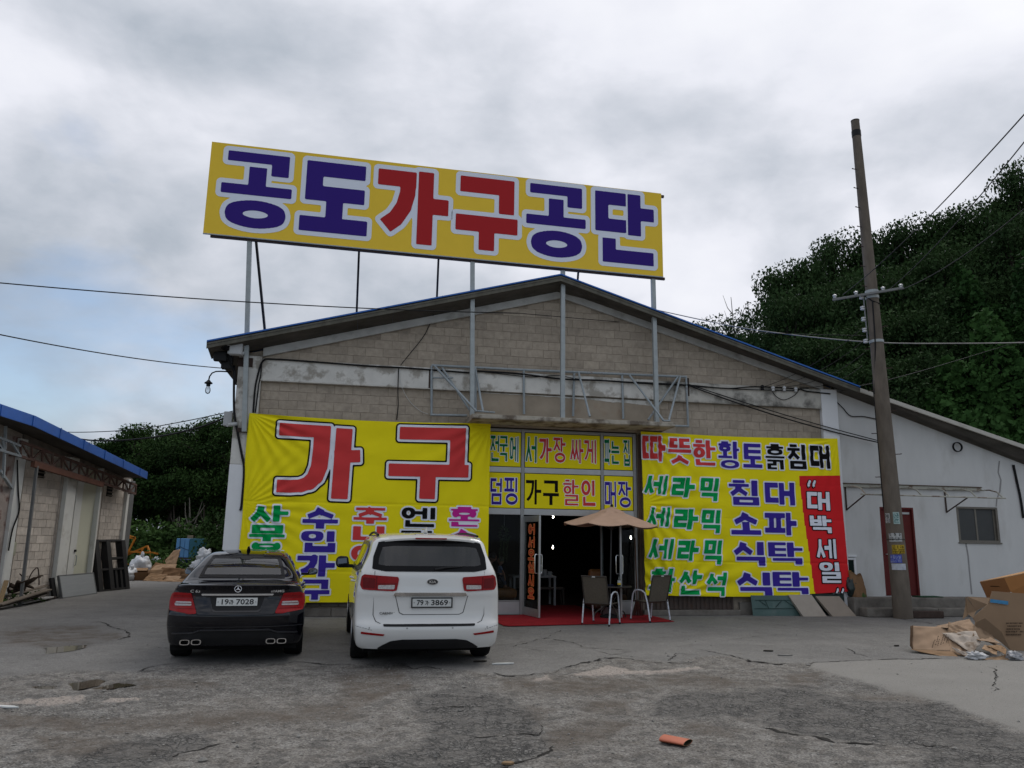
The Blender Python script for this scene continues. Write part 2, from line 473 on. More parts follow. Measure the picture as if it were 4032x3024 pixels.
def letter(ch, u0, u1, zt, zb, mat, parent, surf, wgt=.17, outline=None, omat=None, outline2=None, omat2=None, n=44, run=200, slant=0.0, wv=None, mirror=False, name='letter', off=0.004, kfit=.66):
 """one printed character between u0..u1, zt..zb; surf(u, z, lift) -> local point."""
 Wd, Hd = abs(u1 - u0), abs(zt - zb)
 if ch in CUSTOM:
  hh = wgt * Hd * .5; hv = (wv or wgt) * Wd * .5
  st = []
  for pl in CUSTOM[ch]:
   st.append(([(hv + (Wd - 2 * hv) * a, hh + (Hd - 2 * hh) * b) for a, b in pl], len(pl) > 3))
 elif ch in ('“', '”'):
  hh = hv = Hd * .16; st = []
  for x in (.22, .72):
   a = [(x * Wd + .12 * Wd, .1 * Hd), (x * Wd, .45 * Hd), (x * Wd, .75 * Hd)]
   if ch == '”': a = [(Wd - p, Hd - q) for p, q in a]
   st.append((a, True)); b = a[-1]; st.append(([(b[0], b[1]), (b[0] + .02 * Wd, b[1] + .02 * Hd)], True))
 else:
  st, hh, hv = syllable(ch, Wd, Hd, wgt, wv, kfit)
 pad = (outline or 0) + (outline2 or 0) + Hd * .04
 X, Y, D, cell = glyph_sdf(st, hh, hv, Wd, Hd, pad, n)
 def mesh(F, lift, mt, par, nm):
  V, P = contour_fill(X, Y, F, run)
  V, P = weld(V, P)
  A = np.array(V, float)
  xx = A[:, 0] + slant * (Hd / 2 - A[:, 1])
  q = surf(u0 + (Wd - xx if mirror else xx), zt - A[:, 1], lift)
  q = np.stack([np.broadcast_to(np.asarray(c, float), xx.shape) for c in q], -1)
  b = MB(); b.v = q.tolist(); b.f = P
  if mirror: b.f = [p[::-1] for p in P]
  return b.build(nm, mt, par, fix=False)
 o = mesh(D, off * (1 + (1 if outline else 0) + (1 if outline2 else 0)), mat, parent, name)
 if outline:
  mesh(np.maximum(D - outline, -(D + cell * .6)), off * (1 + (1 if outline2 else 0)), omat, o, 'letter_outline')
 if outline2:
  mesh(np.maximum(D - outline - outline2, -(D - outline + cell * .6)), off, omat2, o, 'letter_edge')
 return o
def latin(txt, size, mat, parent, loc, rot, name='lettering', ext=0.002, width=None, bold=0.0, shear=0.0):
 cu = bpy.data.curves.new(name, 'FONT'); cu.body = txt; cu.size = size; cu.extrude = ext; cu.align_x = 'CENTER'; cu.align_y = 'CENTER'; cu.offset = bold; cu.shear = shear; cu.resolution_u = 3
 t = bpy.data.objects.new('tmp', cu); COL.objects.link(t)
 bpy.context.view_layer.update()
 me = bpy.data.meshes.new_from_object(t.evaluated_get(bpy.context.evaluated_depsgraph_get()))
 bpy.data.objects.remove(t); bpy.data.curves.remove(cu)
 if width:
  xs = [v.co.x for v in me.vertices]; w = max(xs) - min(xs); k = width / w
  for v in me.vertices: v.co.x *= k
 me.materials.clear(); me.materials.append(mat); me.name = name
 o = bpy.data.objects.new(name, me); COL.objects.link(o)
 if parent is not None: o.parent = parent
 o.location = loc; o.rotation_euler = rot
 return o
def psd(X, Y, poly):
 d = np.full(X.shape, 1e9); ins = np.zeros(X.shape, bool); n = len(poly)
 for i in range(n):
  ax, ay = poly[i]; bx, by = poly[(i + 1) % n]
  ex, ey = bx - ax, by - ay
  t = np.clip(((X - ax) * ex + (Y - ay) * ey) / (ex * ex + ey * ey + 1e-12), 0, 1)
  d = np.minimum(d, np.hypot(X - ax - ex * t, Y - ay - ey * t))
  c = (ay > Y) != (by > Y)
  ins ^= c & (X < ax + (Y - ay) * ex / (ey if abs(ey) > 1e-12 else 1e-12))
 return np.where(ins, -d, d)
def compact(v, f):
 mp = {}; nv = []
 nf = []
 for q in f:
  g = []
  for i in q:
   if i not in mp: mp[i] = len(nv); nv.append(v[i])
   g.append(mp[i])
  nf.append(tuple(g))
 return nv, nf
# ------------------------------------------------------------------ the furniture warehouse
CONC = M('concrete_block', (0.37, 0.315, 0.25), .92, var=.14, vs=9, bump=.5, bs=90, stain=(0.17, 0.145, 0.12), ss=2.2, st=(.55, .75), sa=.6, rnd=.085)
MORT = M('mortar', (0.27, 0.228, 0.18), .95, var=.2, vs=12, bump=.4)
PAINT = M('worn_white_plaster', (0.62, 0.605, 0.56), .88, var=.07, vs=5, bump=.3, bs=50, stain=(0.27, 0.245, 0.205), ss=2.6, st=(.50, .60), sa=.8)
PAINT_D = M('blackened_plaster', (0.47, 0.45, 0.40), .9, var=.1, vs=5, bump=.3, bs=50, stain=(0.035, 0.033, 0.03), ss=1.9, st=(.47, .66), sa=.92)
WHITE = M('white_wall_paint', (0.57, 0.57, 0.555), .85, var=.05, vs=2.5, bump=.15, bs=120, stain=(0.34, 0.32, 0.285), ss=1.3, st=(.54, .80), sa=.7, stretch=(1, 1, .35))
WHITE2 = M('fresh_white_paint', (0.72, 0.73, 0.74), .8, var=.03, vs=3, bump=.12, bs=90, stain=(0.45, 0.44, 0.42), ss=1.6, st=(.6, .75), sa=.5)
GREYPL = M('grey_plaster', (0.34, 0.285, 0.22), .93, var=.12, vs=3, bump=.25, bs=60, stain=(0.24, 0.115, 0.055), ss=1.1, st=(.56, .74), sa=.55)
RAKE = M('raking_concrete', (0.43, 0.43, 0.41), .9, var=.14, vs=3, bump=.3, bs=40, stain=(0.16, 0.15, 0.13), ss=2, st=(.54, .7), sa=.6)
FASCIA = M('weathered_fascia', (0.115, 0.11, 0.09), .85, var=.25, vs=6, bump=.2, stretch=(1, 1, .2))
SOFF = M('dark_soffit_board', (0.085, 0.078, 0.068), .9, var=.35, vs=3, bump=.3, bs=20, stretch=(.35, 1, 1))
BLUE = M('blue_roof_sheet', (0.018, 0.12, 0.44), .5, var=.1, vs=3, stain=(0.05, 0.09, 0.2), ss=2, st=(.55, .75), sa=.5)
ALU = M('aluminium', (0.42, 0.42, 0.41), .42, .75, var=.06, vs=6)
ALUD = M('dull_aluminium', (0.30, 0.30, 0.29), .5, .6, var=.08, vs=6)
GALV = M('galvanised_steel', (0.34, 0.37, 0.37), .55, .35, var=.1, vs=8)
PIPE = M('grey_painted_pipe', (0.29, 0.325, 0.34), .6, .2, var=.12, vs=9, stain=(0.16, 0.075, 0.04), ss=9, st=(.62, .7), sa=.8)
BLK = M('black_rubber', (0.012, 0.012, 0.013), .6, var=.2)
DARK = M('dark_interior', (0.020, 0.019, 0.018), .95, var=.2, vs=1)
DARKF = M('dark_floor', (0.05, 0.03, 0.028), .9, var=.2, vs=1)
GLS = glass('window_glass', (.80, .84, .84), .85, ior=1.22)
BROWNM = M('brown_corrugated_metal', (0.075, 0.055, 0.045), .7, .2, var=.2, vs=6, stain=(0.14, 0.07, 0.04), ss=5, sa=.6)
CSTEP = M('step_concrete', (0.17, 0.155, 0.135), .95, var=.2, vs=5, bump=.6, bs=30, stain=(0.07, 0.06, 0.05), ss=2, st=(.5, .68), sa=.7)
SLAB = M('slab_concrete', (0.42, 0.385, 0.32), .92, var=.15, vs=7, bump=.5, bs=30, stain=(0.085, 0.06, 0.042), ss=2.4, st=(.46, .60), sa=.8)
WH = thing('furniture_warehouse', 'long concrete block furniture warehouse with blue gabled roof and glass shop front', 'warehouse', FO, PSI)
UL, UR, UP = -6.45, 8.2, .94            # left and right corners, ridge
ZE, ZP = 5.94, 8.13
# roof profile at the front edge (n = .55) and on the wall
a0 = fw(815, 1340, .55); a1 = fw(2209, 1078, .55); a2 = fw(3385, 1520, .55)
w0 = fw(1024, 1377); w1 = fw(2209, 1150); w2 = fw(3268, 1524)      # soffit meets wall
b0 = fw(1040, 1405); b1 = fw(2209, 1176); b2 = fw(3241, 1540)      # lower edge of the raking band
def lin(p, q, u): return p[1] + (q[1] - p[1]) * (u - p[0]) / (q[0] - p[0])
def zroof(u): return lin(a0, a1, u) if u < a1[0] else lin(a1, a2, u)
def zsoff(u): return lin(w0, w1, u) if u < w1[0] else lin(w1, w2, u)
def zband(u): return lin(b0, b1, u) if u < b1[0] else lin(b1, b2, u)
OL, OR_, OT = -1.02, 2.84, 4.25         # shop front opening
def build_shell():
 b = MB()
 T = .19
 b.box((UL + .05, 0, 0), (OL, T, OT)); b.box((OR_, 0, 0), (UR - .02, T, OT))
 pol = [(UL + .05, 0, OT), (UR - .02, 0, OT), (UR - .02, 0, zsoff(UR) - .02), (UP, 0, zsoff(UP) - .02), (UL + .05, 0, zsoff(UL) - .02)]
 b.prism(pol, (0, T, 0))
 b.build('wall', MORT, WH)
 s = MB()                             # side and rear walls
 s.box((UL + .05, T, 0), (UL + .24, 24, 5.75)); s.box((UR - .21, T, 0), (UR - .02, 24, 5.6)); s.box((UL + .24, 23.8, 0), (UR - .21, 24, 5.6))
 s.build('side_wall', GREYPL, WH)
 r = MB()                             # blue sheet: thin, corrugated across the slope
 for (p, q) in ((a0, a1), (a1, a2)):
  n = int((q[0] - p[0]) / .12)
  g = np.zeros((n * 2 + 1, 2, 3))
  for i in range(n * 2 + 1):
   t = i / (n * 2); u = p[0] + (q[0] - p[0]) * t
   g[i, :, 0] = u; g[i, 0, 1] = -.57; g[i, 1, 1] = 24.4; g[i, :, 2] = p[1] + (q[1] - p[1]) * t
  up = g.copy(); dn = g.copy(); dn[:, :, 2] -= .032
  r.grid(up); r.grid(dn)
  for i in range(n * 2):
   r.add([up[i, 0], up[i + 1, 0], dn[i + 1, 0], dn[i, 0]], [(0, 1, 2, 3)])
 for p, sx in ((a0, -1), (a2, 1)):
  r.add([(p[0], -.57, p[1]), (p[0], 24.4, p[1]), (p[0], 24.4, p[1] - .055), (p[0], -.57, p[1] - .055)], [(0, 1, 2, 3)])
 r.build('roof', BLUE, WH, fix=False)
 f = MB()                             # fascia board under the sheet
 for (p, q) in ((a0, a1), (a1, a2)):
  f.prism([(p[0], -.55, p[1] - .057), (q[0], -.55, q[1] - .057), (q[0], -.55, q[1] - .175), (p[0], -.55, p[1] - .175)], (0, .03, 0))
  f.prism([(p[0], -.562, p[1] - .057), (q[0], -.562, q[1] - .057), (q[0], -.562, q[1] - .095), (p[0], -.562, p[1] - .095)], (0, .012, 0))
 f.build('fascia', FASCIA, WH)
 so = MB()                            # boarded soffit, from fascia foot back to the wall, and the long eaves
 def soff(p, q, n):
  for k in range(n):
   t0, t1 = k / n, (k + 1) / n
   u0 = p[0] + (q[0] - p[0]) * t0; u1 = p[0] + (q[0] - p[0]) * t1
   for j in range(3):
    y0, y1 = -.52 + .173 * j, -.52 + .173 * (j + 1) - .006
    f0 = lambda u, y: (zroof(u) - .17) + (zsoff(u) - (zroof(u) - .17)) * (y + .52) / .52
    P = [(u0 + .002, y0, f0(u0, y0)), (u1, y0, f0(u1, y0)), (u1, y1, f0(u1, y1)), (u0 + .002, y1, f0(u0, y1))]
    so.prism(P, (0, 0, .02))
 soff((a0[0] + .02, 0), a1, 10); soff(a1, a2, 11)
 for (ua, ub) in ((a0[0] + .02, UL + .05), (UR - .02, a2[0])):
  so.prism([(ua, .0, zroof(ua) - .16), (ub, .0, zroof(ub) - .16), (ub, .0, zroof(ub) - .06), (ua, .0, zroof(ua) - .06)], (0, 24.3, 0))
 so.build('soffit', SOFF, WH)
 rb = MB()                            # pale raking band under the soffit
 for (ua, ub) in ((UL + .5, UP), (UP, UR - .35)):
  rb.prism([(ua, -.075, zband(ua)), (ub, -.075, zband(ub)), (ub, -.075, zsoff(ub) + .01), (ua, -.075, zsoff(ua) + .01)], (0, .074, 0))
 rb.build('raking_band', RAKE, WH, bevel=.01)
 be = MB(); be.box((UL + .50, -.095, 5.07), (3.3, .0, 5.555)); be.box((UL + .50, -.115, 5.045), (-1.1, -.0, 5.068)); be.build('beam', PAINT, WH, bevel=.012)
 be = MB(); be.box((3.302, -.093, 5.07), (UR - .452, .0, 5.545)); be.box((3.302, -.113, 5.045), (UR - .452, .0, 5.068)); tag(be.build('beam', PAINT_D, WH, bevel=.012), 'blackened right stretch of the beam')
 pi = MB(); pi.box((UL, -.11, 3.18), (UL + .498, .1, 5.60)); pi.build('pilaster', PAINT, WH, bevel=.015)
 pi = MB(); pi.box((UL - .005, -.115, 0), (UL + .50, .1, 3.178)); tag(pi.build('pilaster', WHITE2, WH, bevel=.015), 'freshly painted white foot of the left pilaster')
 pi = MB(); pi.box((UR - .45, -.11, .0), (UR, .1, 5.56)); pi.build('pilaster', WHITE2, WH, bevel=.015)
 pp = MB(); pp.box((-1.09, -.03, 4.25), (3.25, .0, 5.043)); pp.build('plaster_panel', GREYPL, WH)
 # peeled lower edge of white paint over the plaster panel
 pe = MB(); N_ = 90; top = []; bot = []
 for i in range(N_ + 1):
  u = -1.07 + 4.3 * i / N_
  zb = 4.99 - .0 * u + .05 * (fbm(u * 1.3, 3.1, 5) - .5) * 2 - .03 * (fbm(u * 9, 1.1, 6) - .5) - .035 * (u - 1) * .6
  top.append((u, -.034, 5.042)); bot.append((u, -.034, min(zb, 5.03)))
 P = np.array([top, bot]); pe.grid(P); pe.build('peeling_paint', PAINT, WH, fix=False)
 # blocks
 bm = MB(); bm.box((-.195, -.008, -.0955), (.195, .0, .0955)); me = bm.mesh('block', CONC)
 bw = bpy.data.meshes.new('tmp')
 cnt = [0]
 def course(ua, ub, z, ph, ok):
  u = ua - ph
  while u < ub:
   L = .4
   c0, c1 = max(u, ua), min(u + L, ub)
   if c1 - c0 > .07 and ok(c0, z) and ok(c1, z) or (c1 - c0 > .07 and ok((c0 + c1) / 2, z)):
    o = link_mesh('block', me, WH, ((c0 + c1) / 2 + RNG.normal(0, .0015), RNG.uniform(-.002, .003), z + RNG.normal(0, .0015)), (0, RNG.normal(0, .004), RNG.normal(0, .003)), ((c1 - c0 - .012) / .388, 1, 1))
    cnt[0] += 1
   u += L
 k = 0
 z = 5.555 + .105
 while z < 7.6:
  course(UL + .55, UR - .4, z, .2 * (k % 2) + (.07 if k % 3 == 0 else 0), lambda u, zz: zz - .02 < zband(u) - .02)
  z += .2; k += 1
 for (ua, ub) in ((UL + .51, -1.1), (3.26, UR - .46)):
  z = 5.043 - .1; k = 0
  while z > 4.1:
   course(ua, ub, z, .2 * (k % 2), lambda u, zz: True)
   z -= .2; k += 1
 return cnt[0]
NBLK = build_shell()
# black run-off stains are in the plaster material; wet streaks below the right beam
STREAK = M('sooty_streak', (0.05, 0.045, 0.04), .95, var=.3, vs=9)
def build_canopy():
 b = MB()
 zt, zb = 4.41, 4.285
 u0, u1 = -1.31, 3.45; D = .92
 N_ = 46; rows = []
 for i in range(N_ + 1):
  u = u0 + (u1 - u0) * i / N_
  e = .012 * (fbm(u * 3, .2, 3) - .5) * 2; e2 = .022 * (fbm(u * 4, 4.2, 9) - .5) * 2
  rows.append([(u, -.0, zt), (u, -D, zt - .02 + e * .4), (u, -D - .004, zt - .03 + e), (u, -D + e2 * .3, zb + .02 + e2), (u, -D + .03, zb + e2), (u, -.0, zb)])
 b.grid(np.array(rows))
 b.add(rows[0], [(0, 1, 2, 3, 4, 5)]); b.add(rows[-1], [(0, 1, 2, 3, 4, 5)])
 b.build('canopy_slab', SLAB, WH, fix=True)
build_canopy()
# shop front
def build_shopfront():
 def bar(u0, u1, z0, z1, y0=.03, y1=.11, m=ALU, nm='frame_bar'):
  b = MB(); b.box((u0, y0, z0), (u1, y1, z1)); return b.build(nm, m, WH, bevel=.004)
 xs = [(-1.0, -.94), (.0, .075), (1.93, 2.0), (2.74, 2.82)]
 for i, (p, q) in enumerate(xs): bar(p, q, .0, 4.22, .02, .12, ALUD if i else ALU, 'mullion')
 for (p, q) in ((-.938, -.002), (.077, 1.928), (2.002, 2.738)):
  bar(p, q, 3.20, 3.325, .025, .115, ALU, 'transom'); bar(p, q, 2.235, 2.375, .025, .115, ALU, 'transom'); bar(p, q, 4.15, 4.22, .025, .115, ALUD, 'transom')
  for z0, z1 in ((2.377, 3.198), (3.327, 4.148)):
   w = MB(); w.box((p, .085, z0), (q, .09, z1)); w.build('pane', GLS, WH)
 for (p, q) in ((-.938, -.002), (2.002, 2.738)):
  bar(p, q, .02, .30, .03, .11, ALU, 'kick_plate'); bar(p, q, .302, .33, .025, .115, ALUD, 'transom')
  w = MB(); w.box((p, .065, .332), (q, .071, 2.233)); w.build('pane', GLS, WH)
 RED = M('red_carpet', (0.27, 0.012, 0.018), .95, var=.18, vs=5, bump=.5, bs=300)
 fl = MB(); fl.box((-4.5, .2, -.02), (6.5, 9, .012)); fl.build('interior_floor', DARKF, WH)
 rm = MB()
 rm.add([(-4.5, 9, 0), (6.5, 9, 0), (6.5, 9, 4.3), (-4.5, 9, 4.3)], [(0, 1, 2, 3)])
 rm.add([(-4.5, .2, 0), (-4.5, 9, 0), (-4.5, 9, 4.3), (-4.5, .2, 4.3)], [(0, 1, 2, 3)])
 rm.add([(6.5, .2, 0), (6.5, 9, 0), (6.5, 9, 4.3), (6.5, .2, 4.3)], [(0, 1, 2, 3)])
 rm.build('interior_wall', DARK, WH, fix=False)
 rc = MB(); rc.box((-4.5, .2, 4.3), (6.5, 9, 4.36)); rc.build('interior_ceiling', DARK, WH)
 # two outward opened glass doors: frame, pane, handles and lettering are sub-parts
 OR1 = M('orange_red_vinyl', (0.50, 0.045, 0.015), .5, var=0); OR2 = M('orange_vinyl', (0.75, 0.26, 0.08), .5, var=0)
 YL = M('mustard_vinyl', (0.80, 0.46, 0.04), .5, var=.1)
 def door(hx, ang, sgn, text, m1, m2, mirror):
  d = bpy.data.objects.new('glass_door', None); COL.objects.link(d); d.parent = WH
  d.location = (hx, .03, .03); d.rotation_euler = (0, 0, ang)
  Wd, Hd = .90, 2.17
  f = MB()
  for (p, q, z0, z1) in ((0, .045, 0, Hd), (Wd - .045, Wd, 0, Hd), (.045, Wd - .045, Hd - .13, Hd), (.045, Wd - .045, 0, .17)):
   x0, x1 = sorted((sgn * p, sgn * q)); f.box((x0, -.022, z0), (x1, .022, z1))
  f.build('door_frame', ALU, d, bevel=.003)
  p = MB(); x0, x1 = sorted((sgn * .046, sgn * (Wd - .046))); p.box((x0, -.004, .171), (x1, .004, Hd - .131)); p.build('pane', GLS, d)
  h = MB()
  for s in (-1, 1):
   xh = sgn * (Wd - .07); y = s * .075
   h.tube([(xh, s * .02, .93), (xh, y, .93), (xh, y + s * .01, .97), (xh, y + s * .01, 1.29), (xh, y, 1.33), (xh, s * .02, 1.33)], .012, 8)
  h.build('door_handle', M('chrome', (0.75, 0.75, 0.76), .12, 1.0, var=0), d, smooth=True, angle=60)
  n = len(text); z1 = 1.98; hgt = 1.66
  for i, ch in enumerate(text):
   zt = z1 - hgt * i / n; zb = zt - hgt / n * .80
   c = sgn * .45
   fsurf = (lambda u, z, l: (u, -.006 - l, z))
   hw_ = .17 if m2 else .30
   letter(ch, c - hw_, c + hw_, zt, zb, m1, d, fsurf, wgt=.15, outline=.018 if m2 else None, omat=m2, n=22, mirror=mirror, off=.001, kfit=.52)
  return d
 door(.085, R(-79), 1, '어서오십시요', OR1, OR2, False)
 door(1.92, R(102), -1, '안녕히가십시요', YL, None, False)
build_shopfront()
# foot of the wall
def build_foot():
 b = MB()
 for i in range(9):
  u = UL + .52 + i * .6
  b = MB(); b.box((u, -.10 + .02 * random.random(), 0), (min(u + .59, OL - .05), -.001, .16 + .03 * random.random())); b.build('plinth_block', CSTEP, WH, bevel=.012)
 for i in range(14):
  u = UL + .52 + i * .39
  if u > OL - .2: break
  b = MB(); b.box((u, -.05 + .02 * random.random(), .20), (min(u + .375, OL - .05), -.001, .38)); b.build('plinth_block', CSTEP, WH, bevel=.012)
 c = MB(); g = []
 for i in range(121):
  u = 2.96 + 2.2 * i / 120
  g.append([(u, -.04 - .012 * (1 if (i // 3) % 2 else -1), .13), (u, -.04 - .012 * (1 if (i // 3) % 2 else -1), .56)])
 c.grid(np.array(g)); c.build('corrugated_skirt', BROWNM, WH, fix=False)
 c = MB(); c.box((2.9, -.13, .0), (5.3, -.02, .125)); c.box((5.302, -.07, 0), (UR - .46, -.001, .30)); c.build('footing', CSTEP, WH, bevel=.015)
 # brown post beside the shop front
 c = MB(); c.box((2.845, -.05, .0), (2.905, .0, 4.2)); c.build('door_post', M('brown_rusty_steel', (0.09, 0.06, 0.045), .8, .2, var=.25, vs=5), WH)
build_foot()
# ------------------------------------------------------------------ annex
AN = thing('white_annex', 'low white rendered annex under a sloping roof beside the warehouse', 'annex', FO, PSI)
def build_annex():
 uA, uB = UR + .004, 17.0
 s0 = fw(3345, 1545); s1 = fw(4032, 1812)
 zt = lambda u: s0[1] + (s1[1] - s0[1]) * (u - s0[0]) / (s1[0] - s0[0])
 DU0, DU1, DZ1 = fw(3478, 2200)[0], fw(3612, 2200)[0], 2.62
 p0 = fw(3763, 1994); p1 = fw(3941, 2137)
 wu0, wu1, wz0, wz1 = p0[0], p1[0], p1[1], p0[1]
 b = MB()
 T = .18; y = .0
 zb = .0
 DZ0 = .44
 b.prism([(uA, y, zb), (DU0, y, zb), (DU0, y, zt(DU0)), (uA, y, zt(uA))], (0, T, 0))
 b.prism([(DU0, y, DZ1), (DU1, y, DZ1), (DU1, y, zt(DU1)), (DU0, y, zt(DU0))], (0, T, 0))
 b.box((DU0, y, 0), (DU1, y + T, DZ0))
 b.prism([(DU1, y, zb), (wu0, y, zb), (wu0, y, zt(wu0)), (DU1, y, zt(DU1))], (0, T, 0))
 b.prism([(wu0, y, wz1), (wu1, y, wz1), (wu1, y, zt(wu1)), (wu0, y, zt(wu0))], (0, T, 0))
 b.box((wu0, y, 0), (wu1, y + T, wz0))
 b.prism([(wu1, y, zb), (uB, y, zb), (uB, y, zt(uB)), (wu1, y, zt(wu1))], (0, T, 0))
 b.build('wall', WHITE, AN)
 # roof, verge and soffit
 e0 = fw(3340, 1515, .45); e1 = fw(4032, 1755, .45)
 ze = lambda u: e0[1] + (e1[1] - e0[1]) * (u - e0[0]) / (e1[0] - e0[0])
 r = MB()
 r.prism([(e0[0], -.42, ze(e0[0]) - .02), (uB, -.42, ze(uB) - .02), (uB, -.42, ze(uB) - .06), (e0[0], -.42, ze(e0[0]) - .06)], (0, 14, 0))
 r.build('roof', M('grey_roof_sheet', (0.23, 0.24, 0.25), .6, var=.15), AN)
 v = MB()
 v.prism([(e0[0], -.47, ze(e0[0]) + .02), (uB, -.47, ze(uB) + .02), (uB, -.47, ze(uB) - .09), (e0[0], -.47, ze(e0[0]) - .09)], (0, .045, 0))
 v.build('verge_trim', M('cream_metal_trim', (0.45, 0.43, 0.38), .5, .1, var=.1, vs=3, stain=(0.2, 0.18, 0.15), ss=3, sa=.5), AN, bevel=.008)
 s = MB()
 s.prism([(e0[0] + .05, -.42, ze(e0[0] + .05) - .10), (uB, -.42, ze(uB) - .10), (uB, .0, zt(uB) - .12), (e0[0] + .05, .0, zt(e0[0] + .05) - .12)], (0, 0, .03))
 s.build('soffit', SOFF, AN)
 # door
 DRED = M('oxide_red_door', (0.115, 0.018, 0.016), .6, var=.12, vs=3, stain=(0.06, 0.02, 0.018), ss=3, sa=.5)
 d = MB(); d.box((DU0 + .05, .05, DZ0 + .01), (DU1 - .05, .09, DZ1 - .05)); dd = d.build('door', DRED, AN, bevel=.004)
 f = MB(); f.box((DU0, .0, DZ0 + .01), (DU0 + .048, .12, DZ1)); f.box((DU1 - .048, .0, DZ0 + .01), (DU1, .12, DZ1)); f.box((DU0 + .048, .0, DZ1 - .048), (DU1 - .048, .12, DZ1)); f.build('door_frame', DRED, dd)
 f = MB(); f.box((DU0 + .45, .03, DZ1 - .17), (DU1 - .1, .049, DZ1 - .12)); f.build('door_closer', ALU, dd)
 f = MB(); f.tube([(DU0 + .12, .05, 1.45), (DU0 + .12, .02, 1.45), (DU0 + .2, .02, 1.45)], .012, 8); f.build('handle', ALU, dd)
 # sliding window
 BR = M('bronze_window_frame', (0.16, 0.145, 0.12), .5, .4, var=.1)
 w = MB()
 w.box((wu0, .01, wz0), (wu1, .10, wz0 + .05)); w.box((wu0, .01, wz1 - .05), (wu1, .10, wz1)); w.box((wu0, .01, wz0 + .05), (wu0 + .05, .10, wz1 - .05)); w.box((wu1 - .05, .01, wz0 + .05), (wu1, .10, wz1 - .05))
 w.box((wu0 - .02, -.03, wz0 - .035), (wu1 + .02, .01, wz0 - .001))
 wf = w.build('window', BR, AN, bevel=.004)
 mid = (wu0 + wu1) / 2 - .05
 for (p, q, yy) in ((wu0 + .05, mid + .05, .035), (mid, wu1 - .05, .065)):
  k = MB(); k.box((p, yy, wz0 + .051), (p + .05, yy + .025, wz1 - .051)); k.box((q - .05, yy, wz0 + .051), (q, yy + .025, wz1 - .051)); k.build('sash', BR, wf)
  k = MB(); k.box((p + .05, yy + .01, wz0 + .052), (q - .05, yy + .015, wz1 - .052)); k.build('pane', M('dark_insect_mesh', (0.035, 0.037, 0.036), .45, var=.1), wf)
 # awning skeleton over the door
 AW = M('rusty_white_angle', (0.40, 0.39, 0.33), .6, .2, var=.15, stain=(0.12, 0.06, 0.035), ss=4, st=(.5, .62), sa=.85)
 a0_, a1_ = fw(3312, 1920)[0], fw(3857, 1920)[0]
 za = fw(3600, 1920)[1]
 k = MB(); k.box((a0_, -.06, za - .04), (a1_, -.001, za + .045)); ar = k.build('awning', AW, AN, bevel=.004)
 D = .75
 k = MB(); k.box((a0_, -.09, za + .046), (a1_, -.02, za + .062)); k.build('ledge', M('leaf_litter', (0.10, 0.065, 0.04), .95, var=.4, vs=20, bump=.8), ar)
 zf = za - .26
 k = MB(); k.tube([(a0_ + .02, -D, zf), (a1_ + .05, -D, zf)], .02, 6); k.build('rail', AW, ar)
 for t in np.linspace(0.03, .99, 6):
  u = a0_ + (a1_ - a0_) * t
  k = MB(); k.tube([(u, -.06, za - .03), (u + .01, -.35, za - .035), (u + .02, -.58, za - .1), (u + .03, -D, zf)], .018, 6); k.build('rib', AW, ar)
 RST = M('rust_iron', (0.055, 0.035, 0.028), .85, .2, var=.2)
 for u in (a0_ + .1, a0_ + (a1_ - a0_) * .735):
  k = MB(); k.bar((u, -.015, za - .04), (u, -.015, za - .62), .03, .03); k.bar((u, -.03, za - .6), (u + .04, -D, zf), .025, .025); k.build('bracket', RST, ar)
 # raised step along the wall
 st = MB()
 st.box((UR - .1, -.38, 0), (11.7, -.001, .43)); st.box((11.702, -.30, 0), (uB, -.001, .40))
 st.build('raised_step', CSTEP, AN, bevel=.03)
 st = MB(); st.box((UR + .0, -.72, 0), (10.1, -.382, .21)); st.box((10.15, -.66, 0), (12.6, -.382, .20)); st.build('lower_step', CSTEP, AN, bevel=.03)
 # stained cracks in the render, thin raised filler ribbons
 CR = M('crack_filler', (0.27, 0.265, 0.26), .95, var=.1)
 for pts in ([(3935, 1815), (3930, 1860), (3941, 1890), (3937, 1935), (3925, 1965), (3922, 1995)], [(3803, 2140), (3812, 2190), (3818, 2260), (3826, 2340)]):
  q = MB(); w_ = .022
  P = []
  for (x, yy) in pts:
   u, z = fw(x, yy); P.append(((u - w_ + random.uniform(-.008, .008), -.003, z), (u + w_, -.003, z)))
  q.grid(np.array(P)); q.build('crack', CR, AN, fix=False)
 # green mat on the step
 q = MB(); q.box((fw(3585, 2352)[0], -.36, .431), (fw(3675, 2352)[0], -.05, .452)); q.build('door_mat', M('green_mat', (0.02, 0.06, 0.03), .95, var=.3, vs=20, bump=1), AN)
build_annex()
